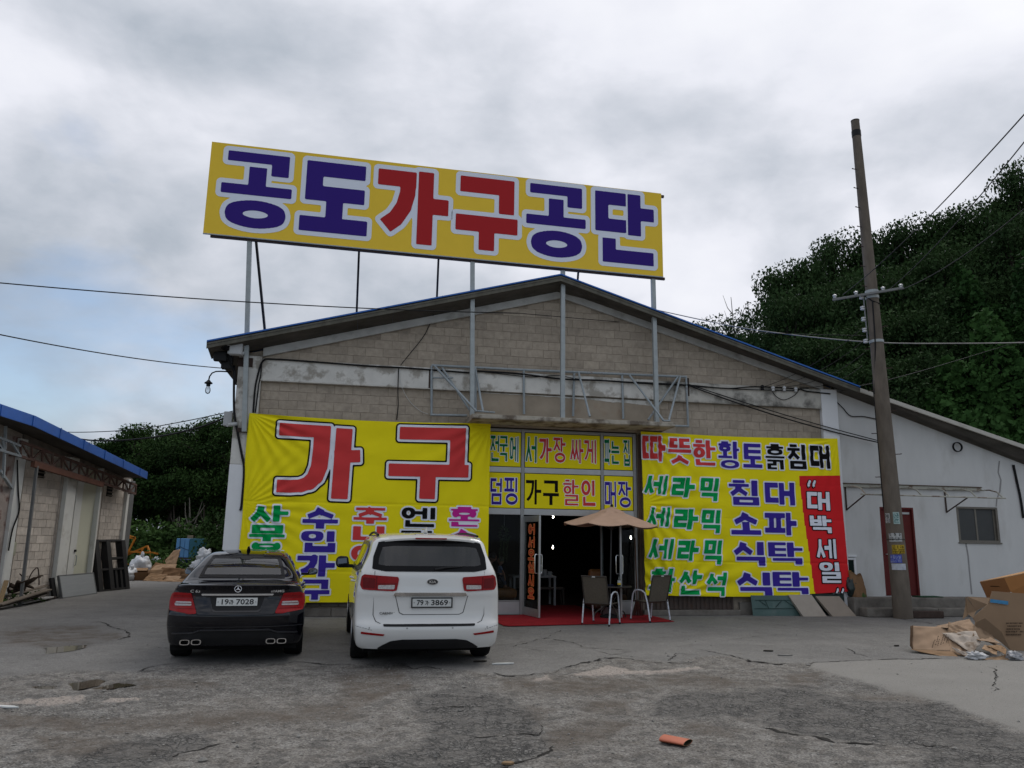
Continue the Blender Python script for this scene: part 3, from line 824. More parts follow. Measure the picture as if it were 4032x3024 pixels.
# ------------------------------------------------------------------ ground
def proj_px(X, Y, Z):
 q = np.stack([X, Y, Z - EYE], -1) @ _Rm
 return 2016 + 3075 * q[..., 0] / -q[..., 2], 1512 - 3075 * q[..., 1] / -q[..., 2]
def pA(*p): return [(x / 1.58, 2400 + y / 1.58) for x, y in p]
def pB(*p): return [(1300 + x / 1.58, 2400 + y / 1.58) for x, y in p]
def pC(*p): return [(2600 + x / 1.5447, 2400 + y / 1.5447) for x, y in p]
def poly_sd(px, py, poly):
 """signed distance (negative inside) in survey pixels."""
 d = np.full(px.shape, 1e9); ins = np.zeros(px.shape, bool)
 n = len(poly)
 for i in range(n):
  ax, ay = poly[i]; bx, by = poly[(i + 1) % n]
  ex, ey = bx - ax, by - ay; wx, wy = px - ax, py - ay
  t = np.clip((wx * ex + wy * ey) / (ex * ex + ey * ey + 1e-9), 0, 1)
  d = np.minimum(d, np.hypot(wx - ex * t, (wy - ey * t) * 3.0))
  c = (ay > py) != (by > py)
  xi = ax + (py - ay) * ex / (ey if abs(ey) > 1e-9 else 1e-9)
  ins ^= c & (px < xi)
 return np.where(ins, -d, d)
def sm(e0, e1, x):
 t = np.clip((x - e0) / (e1 - e0), 0, 1); return t * t * (3 - 2 * t)
EDGE = pA((0, 415), (200, 395), (560, 380), (840, 386), (1000, 352), (1500, 330), (1900, 335)) + pB((0, 340), (230, 335), (430, 330), (520, 360), (760, 370), (1000, 395), (1100, 410), (1300, 400), (1400, 383), (1560, 335), (1800, 297), (2000, 318), (2100, 322)) + pC((100, 312), (330, 270), (480, 290), (560, 315), (720, 325), (930, 325))
SLABE = pC((930, 325), (915, 350), (1100, 400), (1350, 470), (1400, 500), (1650, 545), (1770, 590), (1900, 630), (2090, 700), (2212, 742), (2700, 860))
BROKEN = EDGE + SLABE + [(4600, 3400), (-400, 3400), (-400, 2640)]
PALES = SLABE + [(4700, 2500), (4300, 2585)] + pC((1900, 300), (1500, 300))
GATOR = [pC((370, 560), (620, 470), (900, 460), (1250, 540), (1500, 560), (1680, 570), (1900, 650), (2100, 720), (2400, 850), (2400, 1100), (1500, 1000), (1650, 850), (1480, 815), (1100, 790), (700, 730), (620, 700), (640, 640), (380, 620)),
   pC((-60, 540), (200, 480), (560, 500), (520, 600), (240, 640), (0, 630)),
   pB((480, 540), (780, 500), (1150, 530), (1240, 640), (1330, 700), (1310, 770), (1370, 840), (1200, 920), (1000, 1000), (0, 1000), (300, 900), (600, 780), (560, 640)),
   pA((500, 900), (850, 770), (1240, 760), (1300, 830), (1100, 880), (1040, 920), (900, 990), (450, 990))]
MUD = [pA((0, 640), (200, 650), (900, 680), (1150, 640), (2212, 560), (2212, 680), (1500, 720), (900, 760), (500, 740), (0, 700)), pA((250, 780), (700, 800), (1100, 830), (900, 900), (300, 880)), pA((880, 430), (1300, 420), (1380, 470), (900, 480)),
  pB((1060, 420), (1900, 430), (2000, 480), (1500, 520), (1080, 500)), pB((1200, 580), (1330, 620), (1300, 690), (1200, 640)), pB((1300, 780), (1500, 690), (1850, 700), (1700, 800), (1400, 850)), pB((1600, 560), (1900, 540), (1850, 620), (1620, 610)),
  pB((60, 400), (420, 340), (520, 470), (300, 560), (150, 620), (60, 560)), pC((760, 380), (960, 370), (1000, 430), (800, 440)), pC((0, 380), (400, 400), (700, 440), (300, 470), (0, 440)), pC((180, 690), (470, 720), (420, 760), (150, 720)),
  pA((0, 120), (500, 100), (760, 140), (700, 190), (300, 230), (0, 230)), pC((1100, 500), (1500, 520), (1600, 560), (1200, 540))]
RUBBLE = [pA((200, 560), (520, 530), (540, 565), (230, 590)), pA((610, 555), (700, 540), (880, 538), (860, 560), (620, 568)), pB((1530, 398), (1720, 345), (1830, 360), (1900, 375), (2300, 355), (2200, 378), (1870, 395), (1600, 408)), pB((1220, 440), (1340, 412), (1390, 430), (1300, 442)), pA((0, 575), (180, 550), (200, 570), (0, 600))]
GRAV = [pA((900, 350), (1500, 340), (2212, 340), (2212, 520), (1400, 540), (900, 620), (560, 700), (0, 620), (0, 520), (600, 500)), pB((0, 350), (800, 380), (1000, 480), (400, 540), (0, 480)), pA((0, 900), (900, 990), (0, 1100)), pC((900, 380), (1350, 450), (1400, 520), (1000, 480))]
PUDS = [pA((285, 232), (400, 222), (530, 218), (520, 230), (460, 246), (300, 264)), pA((200, 455), (370, 452), (345, 474), (230, 470)), pA((425, 446), (600, 420), (650, 430), (610, 456), (480, 480)), pA((590, 470), (735, 438), (835, 450), (660, 476))]
def ground_fields(X, Y):
 px, py = proj_px(X, Y, np.zeros_like(X))
 wob = (fbm(X * 1.7, Y * 1.7, 31, 4) - .5) * 2
 wob2 = (fbm(X * 6, Y * 6, 37, 3) - .5) * 2
 near = (Y > 3.5) & (Y < 30)
 f = {}
 def mask(polys, soft, w1=18, w2=10):
  d = np.full(X.shape, 1e9)
  for p in polys: d = np.minimum(d, poly_sd(px, py, p))
  d = d + wob * w1 + wob2 * w2
  return np.where(near, 1 - sm(-soft, soft, d), 0)
 f['broken'] = mask([BROKEN], 9, 10, 10)
 f['pale'] = mask([PALES], 8, 10, 12)
 f['gator'] = mask(GATOR, 44, 60, 34)
 f['mud'] = mask(MUD, 46, 60, 26)
 f['rubble'] = mask(RUBBLE, 8, 14, 24)
 f['gravel'] = mask(GRAV, 50, 40, 20)
 pud = np.full(X.shape, 1e9)
 for p in PUDS: pud = np.minimum(pud, poly_sd(px, py, p))
 f['pud'] = np.where(near, 1 - sm(-6, 30, pud + wob * 9 + wob2 * 9), 0)
 return f
def ground_h(X, Y, f):
 h = .010 * (fbm(X * .8, Y * .8, 3, 3) - .5) * 2
 b = f['broken'] * (1 - f['pale'])
 h = h - .018 * b + b * .016 * (fbm(X * 3, Y * 3, 5, 4) - .5) * 2 + b * .010 * (fbm(X * 14, Y * 14, 6, 3) - .5) * 2
 h = h + f['gravel'] * b * .008 * (vnoise(X * 38, Y * 38, 9) - .5) * 2
 h = h + f['gator'] * .010 * (fbm(X * 10, Y * 10, 8, 3) - .5)
 h = h + f['rubble'] * (.012 + .012 * (vnoise(X * 18, Y * 18, 12) - .5) * 2)
 h = h - f['pud'] * .026
 fade = sm(3.8, 4.6, Y) * (1 - sm(22, 29, Y))
 return h * fade
def build_ground():
 ys = [4.0]
 while ys[-1] < 30: ys.append(ys[-1] + max(.0115, ys[-1] ** 2 / 1650))
 ys = np.array(ys); nr = len(ys); nc = 760
 ts = np.linspace(-.98, .98, nc)
 Yg, Tg = np.meshgrid(ys, ts, indexing='ij'); Xg = Yg * Tg
 f = ground_fields(Xg, Yg); Z = ground_h(Xg, Yg, f)
 Z *= sm(0, .03, .98 - np.abs(Tg))
 Z[0] = 0; Z[-1] = 0
 co = np.stack([Xg, Yg, Z], -1).reshape(-1, 3)
 idx = np.arange(nr * nc).reshape(nr, nc)
 quads = np.stack([idx[:-1, :-1], idx[:-1, 1:], idx[1:, 1:], idx[1:, :-1]], -1).reshape(-1, 4)
 # far skirt: one sheet that runs on to the horizon, sharing the border vertices
 B = 1500.
 ex = np.array([(-B, 4, 0), (B, 4, 0), (-B, -B, 0), (B, -B, 0), (-B, 30, 0), (B, 30, 0), (-B, B, 0), (B, B, 0)], float)
 o = nr * nc
 polys = []
 L, Rr, Bt, Tp = idx[:, 0], idx[:, -1], idx[0], idx[-1]
 polys.append([o + 2, o + 3, o + 1] + list(Bt[::-1]) + [o + 0])
 polys.append([o + 0] + list(L) + [o + 4]); polys.append([o + 1, o + 5] + list(Rr[::-1]))
 polys.append([o + 4] + list(Tp) + [o + 5, o + 7, o + 6])
 nv = o + 8; nq = len(quads); tot = nq * 4 + sum(map(len, polys))
 me = bpy.data.meshes.new('ground')
 me.vertices.add(nv); me.vertices.foreach_set('co', np.concatenate([co, ex]).ravel())
 me.loops.add(tot)
 me.loops.foreach_set('vertex_index', np.concatenate([quads.ravel()] + [np.array(p) for p in polys]))
 me.polygons.add(nq + len(polys))
 ls = np.concatenate([np.arange(nq) * 4, nq * 4 + np.cumsum([0] + [len(p) for p in polys[:-1]])])
 me.polygons.foreach_set('loop_start', ls)
 me.polygons.foreach_set('use_smooth', np.ones(nq + len(polys), bool))
 me.update(calc_edges=True); me.validate()
 for k in ('broken', 'pale', 'gator', 'mud', 'rubble', 'gravel', 'pud'):
  a = me.attributes.new(k, 'FLOAT', 'POINT'); a.data.foreach_set('value', np.concatenate([f[k].ravel(), np.zeros(8)]).astype(np.float32))
 g = bpy.data.objects.new('ground', me); COL.objects.link(g); tag(g, kind='structure')
 m = bpy.data.materials.new('worn_asphalt'); m.use_nodes = True; me.materials.append(m)
 nt = m.node_tree; n, l = nt.nodes, nt.links; b = n['Principled BSDF']
 tc = n.new('ShaderNodeTexCoord')
 def noise(sc, det=6, ro=.6, st=None):
  t = n.new('ShaderNodeTexNoise'); t.inputs['Scale'].default_value = sc; t.inputs['Detail'].default_value = det; t.inputs['Roughness'].default_value = ro
  l.new(tc.outputs['Object'], t.inputs['Vector']); return t.outputs[0]
 def mr(v, a, c, d=0., e=1.):
  r = n.new('ShaderNodeMapRange'); l.new(v, r.inputs[0]); r.inputs[1].default_value = a; r.inputs[2].default_value = c; r.inputs[3].default_value = d; r.inputs[4].default_value = e; return r.outputs[0]
 def math_(op, a, c):
  q = n.new('ShaderNodeMath'); q.operation = op
  for i, v in enumerate((a, c)):
   if isinstance(v, (int, float)): q.inputs[i].default_value = v
   else: l.new(v, q.inputs[i])
  return q.outputs[0]
 def mix(fa, a, c):
  q = n.new('ShaderNodeMix'); q.data_type = 'RGBA'
  if isinstance(fa, float): q.inputs[0].default_value = fa
  else: l.new(fa, q.inputs[0])
  for i, v in ((6, a), (7, c)):
   if isinstance(v, tuple): q.inputs[i].default_value = (*v, 1)
   else: l.new(v, q.inputs[i])
  return q.outputs[2]
 def at(k):
  a = n.new('ShaderNodeAttribute'); a.attribute_name = k; return a.outputs['Fac']
 speck = noise(95, 3, .7); grain = noise(30, 6, .7); blot = noise(.9, 6, .6); blot2 = noise(3.2, 7, .65)
 c = mix(mr(blot, .35, .65), (0.132, 0.127, 0.119), (0.192, 0.185, 0.172))
 c = mix(mr(grain, .38, .66, 0, .55), c, (0.225, 0.215, 0.20))
 c = mix(mr(speck, .58, .72, 0, .5), c, (0.06, 0.058, 0.055))
 c = mix(mr(blot2, .54, .70, 0, .6), c, (0.094, 0.087, 0.077)); c = mix(mr(noise(1.7, 9, .7), .56, .60, 0, .35), c, (0.215, 0.205, 0.19))
 # broken surface: gravelly, browner
 vg = n.new('ShaderNodeTexVoronoi'); vg.inputs['Scale'].default_value = 42; l.new(tc.outputs['Object'], vg.inputs['Vector'])
 sepc = n.new('ShaderNodeSeparateColor'); l.new(vg.outputs['Color'], sepc.inputs[0])
 gr = mix(mr(sepc.outputs[0], 0, 1), (0.085, 0.08, 0.073), (0.27, 0.262, 0.245))
 cb = mix(mr(blot2, .36, .62), (0.125, 0.110, 0.092), (0.222, 0.208, 0.187))
 cb = mix(mr(grain, .4, .7, 0, .6), cb, (0.26, 0.245, 0.225))
 cb = mix(math_('MULTIPLY', at('gravel'), mr(grain, .42, .58, .1, .9)), cb, gr)
 vs_ = n.new('ShaderNodeTexVoronoi'); vs_.inputs['Scale'].default_value = 26; l.new(tc.outputs['Object'], vs_.inputs['Vector'])
 sp2 = n.new('ShaderNodeSeparateColor'); l.new(vs_.outputs['Color'], sp2.inputs[0])
 chip = math_('MULTIPLY', mr(sp2.outputs[0], .62, .70), mr(vs_.outputs['Distance'], .30, .22))
 cb = mix(math_('MULTIPLY', chip, mr(sp2.outputs[1], 0, 1, .25, .85)), cb, (0.30, 0.29, 0.27))
 chd = math_('MULTIPLY', mr(sp2.outputs[0], .36, .28), mr(vs_.outputs['Distance'], .36, .26))
 cb = mix(math_('MULTIPLY', chd, .65), cb, (0.065, 0.058, 0.05))
 midn = noise(9, 8, .72)
 cb = mix(mr(midn, .50, .68, 0, .8), cb, (0.085, 0.075, 0.063))
 cb = mix(mr(midn, .46, .32, 0, .65), cb, (0.27, 0.258, 0.236))
 c = mix(mr(midn, .54, .72, 0, .35), c, (0.095, 0.09, 0.083))
 # crisp edged remains of the top layer, and grit that stays sharp close up
 lay = noise(4.2, 12, .70)
 cb = mix(mr(lay, .53, .555, 0, .62), cb, (0.085, 0.08, 0.073))
 cb = mix(mr(lay, .44, .415, 0, .5), cb, (0.255, 0.245, 0.225))
 wnz = n.new('ShaderNodeTexVoronoi'); wnz.inputs['Scale'].default_value = 75; l.new(tc.outputs['Object'], wnz.inputs['Vector'])
 sp3 = n.new('ShaderNodeSeparateColor'); l.new(wnz.outputs['Color'], sp3.inputs[0])
 grit = n.new('ShaderNodeMix'); grit.data_type = 'RGBA'; grit.blend_type = 'MULTIPLY'; grit.inputs[0].default_value = 1.0
 gm_ = n.new('ShaderNodeCombineXYZ'); gv_ = mr(sp3.outputs[0], 0, 1, .55, 1.45)
 for i_ in range(3): l.new(gv_, gm_.inputs[i_])
 l.new(cb, grit.inputs[6]); l.new(gm_.outputs[0], grit.inputs[7]); cb = grit.outputs[2]
 gr2 = n.new('ShaderNodeMix'); gr2.data_type = 'RGBA'; gr2.blend_type = 'MULTIPLY'; gr2.inputs[0].default_value = .55
 l.new(c, gr2.inputs[6]); l.new(gm_.outputs[0], gr2.inputs[7]); c = gr2.outputs[2]
 c = mix(at('broken'), c, cb)
 # smooth pale concrete slab
 cp = mix(mr(blot, .3, .7), (0.215, 0.205, 0.185), (0.262, 0.25, 0.228))
 cp = mix(mr(grain, .5, .7, 0, .5), cp, (0.17, 0.16, 0.145)); cp = mix(mr(speck, .62, .72, 0, .4), cp, (0.09, 0.085, 0.08))
 c = mix(at('pale'), c, cp)
 # mud
 cm = mix(mr(grain, .35, .65), (0.068, 0.052, 0.038), (0.125, 0.10, 0.076))
 c = mix(math_('MULTIPLY', at('mud'), mr(blot2, .36, .62, .15, .92)), c, cm)
 # alligator cracking
 def vor(sc, mp):
  q = n.new('ShaderNodeMapping'); q.inputs['Scale'].default_value = mp
  d = n.new('ShaderNodeVectorMath'); d.operation = 'ADD'
  wn = n.new('ShaderNodeTexNoise'); wn.inputs['Scale'].default_value = 6; wn.inputs['Detail'].default_value = 3; l.new(tc.outputs['Object'], wn.inputs['Vector'])
  sc_ = n.new('ShaderNodeVectorMath'); sc_.operation = 'SCALE'; sc_.inputs['Scale'].default_value = .16; l.new(wn.outputs['Color'], sc_.inputs[0])
  l.new(tc.outputs['Object'], d.inputs[0]); l.new(sc_.outputs[0], d.inputs[1]); l.new(d.outputs[0], q.inputs[0])
  v = n.new('ShaderNodeTexVoronoi'); v.feature = 'DISTANCE_TO_EDGE'; v.inputs['Scale'].default_value = sc; l.new(q.outputs[0], v.inputs['Vector']); return v.outputs['Distance']
 e1 = vor(8.5, (1, 1.15, 1)); e2 = vor(19, (1, 1, 1))
 ck = math_('MAXIMUM', math_('MULTIPLY', mr(e1, .015, .10, 1, 0), mr(grain, .36, .56)), math_('MULTIPLY', mr(e2, .015, .10, 1, 0), mr(blot2, .44, .6)))
 ga = math_('MULTIPLY', math_('POWER', at('gator'), 1.5), mr(blot2, .34, .54, .15, 1))
 c = mix(math_('MULTIPLY', at('gator'), mr(grain, .3, .7, .2, .75)), c, (0.12, 0.115, 0.108))
 ckm = math_('MULTIPLY', ck, ga)
 c = mix(math_('MULTIPLY', ckm, .85), c, (0.036, 0.034, 0.031))
 c = mix(math_('MULTIPLY', at('rubble'), mr(grain, .3, .55)), c, (0.40, 0.345, 0.30))
 c = mix(math_('MULTIPLY', at('pud'), .55), c, (0.055, 0.05, 0.043))
 l.new(c, b.inputs['Base Color'])
 b.inputs['Roughness'].default_value = .9
 rg = math_('SUBTRACT', .93, math_('MULTIPLY', at('pud'), .35)); l.new(rg, b.inputs['Roughness'])
 hsum = math_('ADD', math_('MULTIPLY', math_('MULTIPLY', lay, at('broken')), 2.5), math_('MULTIPLY', speck, .4)); hsum = math_('ADD', hsum, math_('ADD', math_('MULTIPLY', grain, .8), math_('MULTIPLY', math_('MULTIPLY', midn, at('broken')), 1.6)))
 hsum = math_('ADD', hsum, math_('MULTIPLY', math_('MULTIPLY', at('gravel'), vg.outputs['Distance']), -1.2))
 hsum = math_('SUBTRACT', hsum, math_('MULTIPLY', ckm, 1.6))
 bp = n.new('ShaderNodeBump'); bp.inputs['Strength'].default_value = .9; bp.inputs['Distance'].default_value = .02
 l.new(hsum, bp.inputs['Height']); l.new(bp.outputs[0], b.inputs['Normal'])
build_ground()
def gz(x, y):
 X = np.array([float(x)]); Y = np.array([float(y)]); f = ground_fields(X, Y)
 t = abs(x / max(y, .1)); 
 return float(ground_h(X, Y, f)[0] * sm(0, .03, .98 - t)) if 4 < y < 30 and t < .98 else 0.0
def build_ground_extras():
 # long cracks: jagged dark fissures lying in the asphalt
 CK = M('crack_shadow_dirt', (0.026, 0.024, 0.021), .97, var=.3, vs=20)
 lines = [(pB((1130, 232), (1250, 200), (1350, 178), (1500, 205), (1600, 240), (1720, 250), (1860, 250)), .022), (pB((1350, 175), (1420, 135), (1460, 122)), .012), (pB((1190, 238), (1350, 258), (1540, 264)), .010), (pB((1600, 242), (1750, 285), (1880, 262)), .012),
    (pB((1000, 394), (1100, 410), (1300, 400), (1400, 385), (1430, 370), (1560, 333), (1700, 305), (1800, 297), (2000, 320), (2110, 322), (2212, 325)), .028), (pB((2110, 320), (2160, 275), (2240, 278)), .016), (pB((440, 335), (520, 362), (600, 355), (680, 368), (770, 372)), .026), (pB((970, 355), (1000, 338)), .02), (pB((925, 326), (975, 323)), .022),
    (pC((50, 312), (100, 268), (200, 280)), .016), (pC((240, 245), (350, 265), (480, 290), (560, 313), (720, 325), (860, 325), (1000, 318), (1250, 308), (1480, 300), (1800, 296)), .030),
    (pC((590, 55), (700, 90), (920, 128), (1200, 150), (1540, 165)), .016), (pC((1370, 40), (1500, 65), (1720, 95)), .030), (pC((240, 190), (370, 195), (420, 185), (610, 160), (760, 150)), .012), (pC((1110, 230), (1200, 270), (1300, 300), (1330, 306)), .013),
    (pC((1990, 345), (2050, 370), (2040, 420), (2025, 470), (2030, 500)), .014), (pA((560, 82), (620, 78), (700, 110), (770, 130), (805, 150), (760, 185), (690, 195)), .04), (pA((760, 390), (850, 383), (980, 350), (1100, 340)), .022), (pA((1640, 345), (1850, 325), (2000, 338), (2212, 338)), .028), (pA((770, 50), (1060, 45)), .02), (pA((1890, 258), (2150, 255)), .02),
    (pB((600, 612), (760, 600), (960, 590), (1150, 585)), .022), (pB((840, 770), (1000, 776), (1200, 755), (1290, 765), (1315, 735), (1300, 705)), .028), (pB((1000, 985), (1200, 925), (1340, 875), (1370, 835)), .04), (pB((100, 975), (450, 985), (800, 980)), .025), (pC((610, 705), (720, 735), (940, 765), (1060, 800), (1300, 808), (1430, 818)), .05), (pC((1530, 790), (1620, 820), (1800, 830)), .025), (pA((1040, 915), (1100, 880), (1240, 850), (1460, 800)), .022), (pC((1980, 980), (2090, 975)), .02), (pA((0, 900), (200, 870), (420, 850)), .012)]
 b = MB()
 for pts, w in lines:
  P = [Vector(G(x, y)) for x, y in pts]
  Q = []
  for i in range(len(P) - 1):
   L = (P[i + 1] - P[i]).length; k = max(2, int(L / .035))
   for j in range(k): Q.append(P[i] + (P[i + 1] - P[i]) * j / k)
  Q.append(P[-1])
  rows = []
  sd = random.randint(0, 99)
  X = np.array([q.x for q in Q]); Y = np.array([q.y for q in Q]); f = ground_fields(X, Y); Hh = ground_h(X, Y, f)
  for i, q in enumerate(Q):
   d = (Q[min(i + 1, len(Q) - 1)] - Q[max(i - 1, 0)]).normalized(); nrm = Vector((-d.y, d.x, 0))
   s_ = i * .035
   off = (fbm(s_ * 4, sd, 1) - .5) * .10 + (fbm(s_ * 17, sd, 2) - .5) * .05
   e = min(1, i / 6, (len(Q) - 1 - i) / 6)
   ww = w * .62 * max(.16, 2.4 * (float(fbm(s_ * 7, sd + 5, 3)) - .28)) * (0.15 + .85 * e)
   yy = max(1.0, q.y / 10)
   c = q + nrm * float(off)
   rows.append([(c.x - nrm.x * ww, c.y - nrm.y * ww, Hh[i] + .005), (c.x + nrm.x * ww, c.y + nrm.y * ww, Hh[i] + .005)])
  b.grid(np.array(rows))
 tag(b.build('pavement_cracks', CK, fix=False), kind='structure')
 WAT = bpy.data.materials.new('puddle_water'); WAT.use_nodes = True
 p = WAT.node_tree.nodes['Principled BSDF']; p.inputs['Base Color'].default_value = (.055, .045, .033, 1); p.inputs['Roughness'].default_value = .015; p.inputs['IOR'].default_value = 1.33; p.inputs['Specular IOR Level'].default_value = .7
 for pud in PUDS:
  w = MB(); P = [G(x, y) for x, y in pud]; c = np.mean(P, 0)
  lv = gz(c[0], c[1]) + .009
  w.add([(c[0] + (q[0] - c[0]) * 1.12, c[1] + (q[1] - c[1]) * 1.25, lv) for q in P], [tuple(range(len(P)))])
  tag(w.build('puddle_water', WAT), kind='structure')
 # loose gravel
 GV = M('loose_stone', (0.235, 0.225, 0.205), .95, var=.35, vs=14)
 g = MB(); n_ = 6500
 pts = []
 while len(pts) < n_:
  Y = random.uniform(5.6, 14) if random.random() < .8 else random.uniform(14, 20); X = random.uniform(-.72, .72) * Y
  pts.append((X, Y))
 X = np.array([p[0] for p in pts]); Y = np.array([p[1] for p in pts]); f = ground_fields(X, Y); Hh = ground_h(X, Y, f)
 keep = RNG.random(n_) < np.clip(.12 + .8 * f['broken'] * (1 - f['pale']) + .4 * f['gravel'], 0, 1)
 for i in np.nonzero(keep)[0]:
  r = abs(random.gauss(0, .006)) + .0035
  if random.random() < .006: r = random.uniform(.02, .035)
  c = Vector((X[i], Y[i], Hh[i] + r * .3)); a = random.random() * 6.28
  sx, sy, sz = r * random.uniform(.7, 1.5), r * random.uniform(.6, 1.1), r * random.uniform(.4, .8)
  vs = []
  for k, (x, y, z) in enumerate(((1, 0, 0), (0, 1, 0), (-1, 0, 0), (0, -1, 0), (.2, .1, 1), (-.1, 0, -1))):
   j = random.uniform(.75, 1.2); x, y, z = x * sx * j, y * sy * j, z * sz
   vs.append((c.x + x * math.cos(a) - y * math.sin(a), c.y + x * math.sin(a) + y * math.cos(a), c.z + z))
  g.add(vs, [(0, 1, 4), (1, 2, 4), (2, 3, 4), (3, 0, 4), (1, 0, 5), (2, 1, 5), (3, 2, 5), (0, 3, 5)])
 tag(g.build('loose_gravel', GV, fix=False), kind='stuff')
build_ground_extras()
# ------------------------------------------------------------------ signs
YEL = M('yellow_sign_sheet', (0.84, 0.58, 0.055), .55, var=.02, vs=2, spec=.1)
YELC = M('yellow_banner_cloth', (0.86, 0.735, 0.012), .7, var=.03, vs=1.2, bump=.06, bs=8, spec=.08)
NAVY = M('navy_print', (0.040, 0.020, 0.20), .6, var=0, spec=.06); CRIM = M('crimson_print', (0.42, 0.026, 0.030), .6, var=0, spec=.06)
PALE = M('pale_grey_print', (0.74, 0.79, 0.88), .6, var=0, spec=.1); PW = M('white_print', (0.78, 0.81, 0.88), .6, var=0, spec=.1)
RPR = M('red_print', (0.62, 0.055, 0.055), .7, var=.03, vs=2, spec=.06); GPR = M('green_print', (0.003, 0.32, 0.075), .7, var=.03, vs=2, spec=.06); GPD = M('dark_green_print', (0.006, 0.17, 0.06), .6, var=0, spec=.06)
BPR = M('blue_print', (0.050, 0.030, 0.30), .7, var=.03, vs=2, spec=.06); KPR = M('black_print', (0.008, 0.008, 0.008), .7, var=0, spec=.06); MPR = M('magenta_print', (0.55, 0.025, 0.28), .7, var=.03, vs=2, spec=.06)
REDC = M('red_banner_cloth', (0.70, 0.025, 0.03), .7, var=.04, vs=1.5, spec=.06)
def build_rooftop():
 n = .45
 t = thing('rooftop_sign', 'long yellow rooftop signboard with blue and red Korean letters on steel posts', 'sign', FO, PSI)
 q = [fw(830, 557, n), fw(2603, 762, n), fw(2612, 1089, n), fw(804, 918, n)]
 u0 = (q[0][0] + q[3][0]) / 2; u1 = (q[1][0] + q[2][0]) / 2
 zt = (q[0][1] + q[1][1]) / 2; zb = (q[3][1] + q[2][1]) / 2
 sk = (q[1][1] - q[0][1]) / (q[1][0] - q[0][0]); mid = (u0 + u1) / 2
 f = lambda u: sk * (u - mid)
 p = MB(); p.prism([(u0, -n, zb + f(u0)), (u1, -n, zb + f(u1)), (u1, -n, zt + f(u1)), (u0, -n, zt + f(u0))], (0, .03, 0)); p.build('panel', YEL, t)
 fr = MB()
 for (a, b) in (((u0, zb - .035), (u1, zb - .035)), ((u0, zt - .05), (u1 + .03, zt - .05))):
  fr.bar((a[0] - (0 if a[1] > zb else -.15), -n + .065, a[1] + f(a[0])), (b[0] + .06, -n + .065, b[1] + f(b[0])), .06, .06)
 fr.build('frame', M('rust_brown_frame', (0.06, 0.04, 0.035), .7, .3, var=.2), t)
 ed = MB(); ed.bar((u0, -n + .005, zb + f(u0) - .012), (u1, -n + .005, zb + f(u1) - .012), .035, .022); ed.build('edge_trim', GALV, t)
 surf = lambda u, z, l: (u, -n - l, z + f(u))
 h = zt - zb
 for ch, x0, x1, a, b, m in (('공', 183, 494, .075, .90, NAVY), ('도', 533, 829, .085, .87, NAVY), ('가', 865, 1178, .07, .90, CRIM), ('구', 1210, 1480, .06, .895, CRIM), ('공', 1517, 1776, .055, .895, NAVY), ('단', 1818, 2074, .055, .89, NAVY)):
  yy = 500 + (290 + 165 * (x0 + x1) / 2 / 2000) / 1.106
  ua = fw(700 + x0 / 1.106, yy, n)[0]; ub = fw(700 + x1 / 1.106, yy, n)[0]
  letter(ch, ua, ub, zt - a * h, zt - b * h, m, t, surf, wgt=.22, wv=.25, outline=.11, omat=PALE, n=64, kfit=.74)
 # posts
 for (xt, yt, xb, yb, nb) in ((980, 943, 962, 1700, .2), (1860, 1020, 1859, 1620, .5), (2217, 1060, 2215, 1632, .5), (2572, 1095, 2586, 1652, .5)):
  pt = fw(xt, yt, n - .08); pb = fw(xb, yb, nb)
  k = MB(); k.bar((pt[0], -n + .10, pt[1] + .25), (pb[0], -nb, pb[1] if nb < .3 else 4.405), .10, .10, up=(0, 1, 0)); k.build('post', GALV, t, bevel=.006)
 k = MB(); u, z = fw(965, 1425, .16); k.box((u - .16, -.135, z - .1), (u + .16, -.111, z + .1)); u, z = fw(955, 1690, .16); k.box((u - .13, -.15, z - .06), (u + .17, -.111, z + .03)); k.build('bracket', M('rust_iron', (0.055, 0.035, 0.028), .85), t)
 DKS = M('black_steel_bar', (0.012, 0.012, 0.014), .6, .3, var=.1)
 for (xt, yt, xb, yb) in ((1000, 955, 1056, 1287), (1413, 985, 1406, 1224), (1727, 1015, 1720, 1168), (2280, 1066, 2268, 1095)):
  pt = fw(xt, yt, .35); 
  uu = fw(xb, yb, -1.0)[0]
  k = MB(); k.bar((pt[0], -.36, pt[1] + .3), (uu, 1.0, zroof(uu) - .01), .05, .05); k.build('rear_brace', DKS, t)
build_rooftop()
# ---- cloth banners
def cloth(u0, u1, zt, zb, amp, seams, sag, anchors, seed, base=.17):
 W_, H_ = u1 - u0, zt - zb
 def disp(u, z):
  u = np.asarray(u, float); z = np.asarray(z, float)
  a = (u - u0) / W_; b = (zt - z) / H_
  d = base + 0 * a
  d = d + amp * .9 * (fbm(a * 3 + 3 * b + seed, a * 1.5 - b * 2.2 + 7, seed) - .5) * 2
  for (ax, bx, freq, reach, k) in anchors:                      # pull folds fanning from a tied corner
   dx = a - ax; dy = (b - bx) * H_ / W_; r = np.hypot(dx, dy) + 1e-4
   th = np.arctan2(dy, dx)
   d = d + amp * k * np.sin(th * freq + 3 * fbm(r * 3, th * 2, seed + 3)) * np.exp(-r / reach) * np.minimum(r * 9, 1)
  # long diagonal creases
  ph = (a * 1.0 + b * .62) * 9 + 2.2 * fbm(a * 2, b * 2, seed + 5)
  d = d + amp * .35 * np.sin(ph) * (0.25 + .75 * b) 
  w = fbm(a * 9 + 3, b * 9, seed + 8)
  d = d + amp * .28 * (w - .5) * 2
  for s, k in seams:
   d = d - .012 * k * np.exp(-((b - s) / .0045) ** 2) + .006 * k * np.sin(a * 80 + 4 * fbm(a * 20, 1, 4)) * np.exp(-np.abs(b - s) / .025)
  return d
 return disp
SP = 1.0 / 2.0733
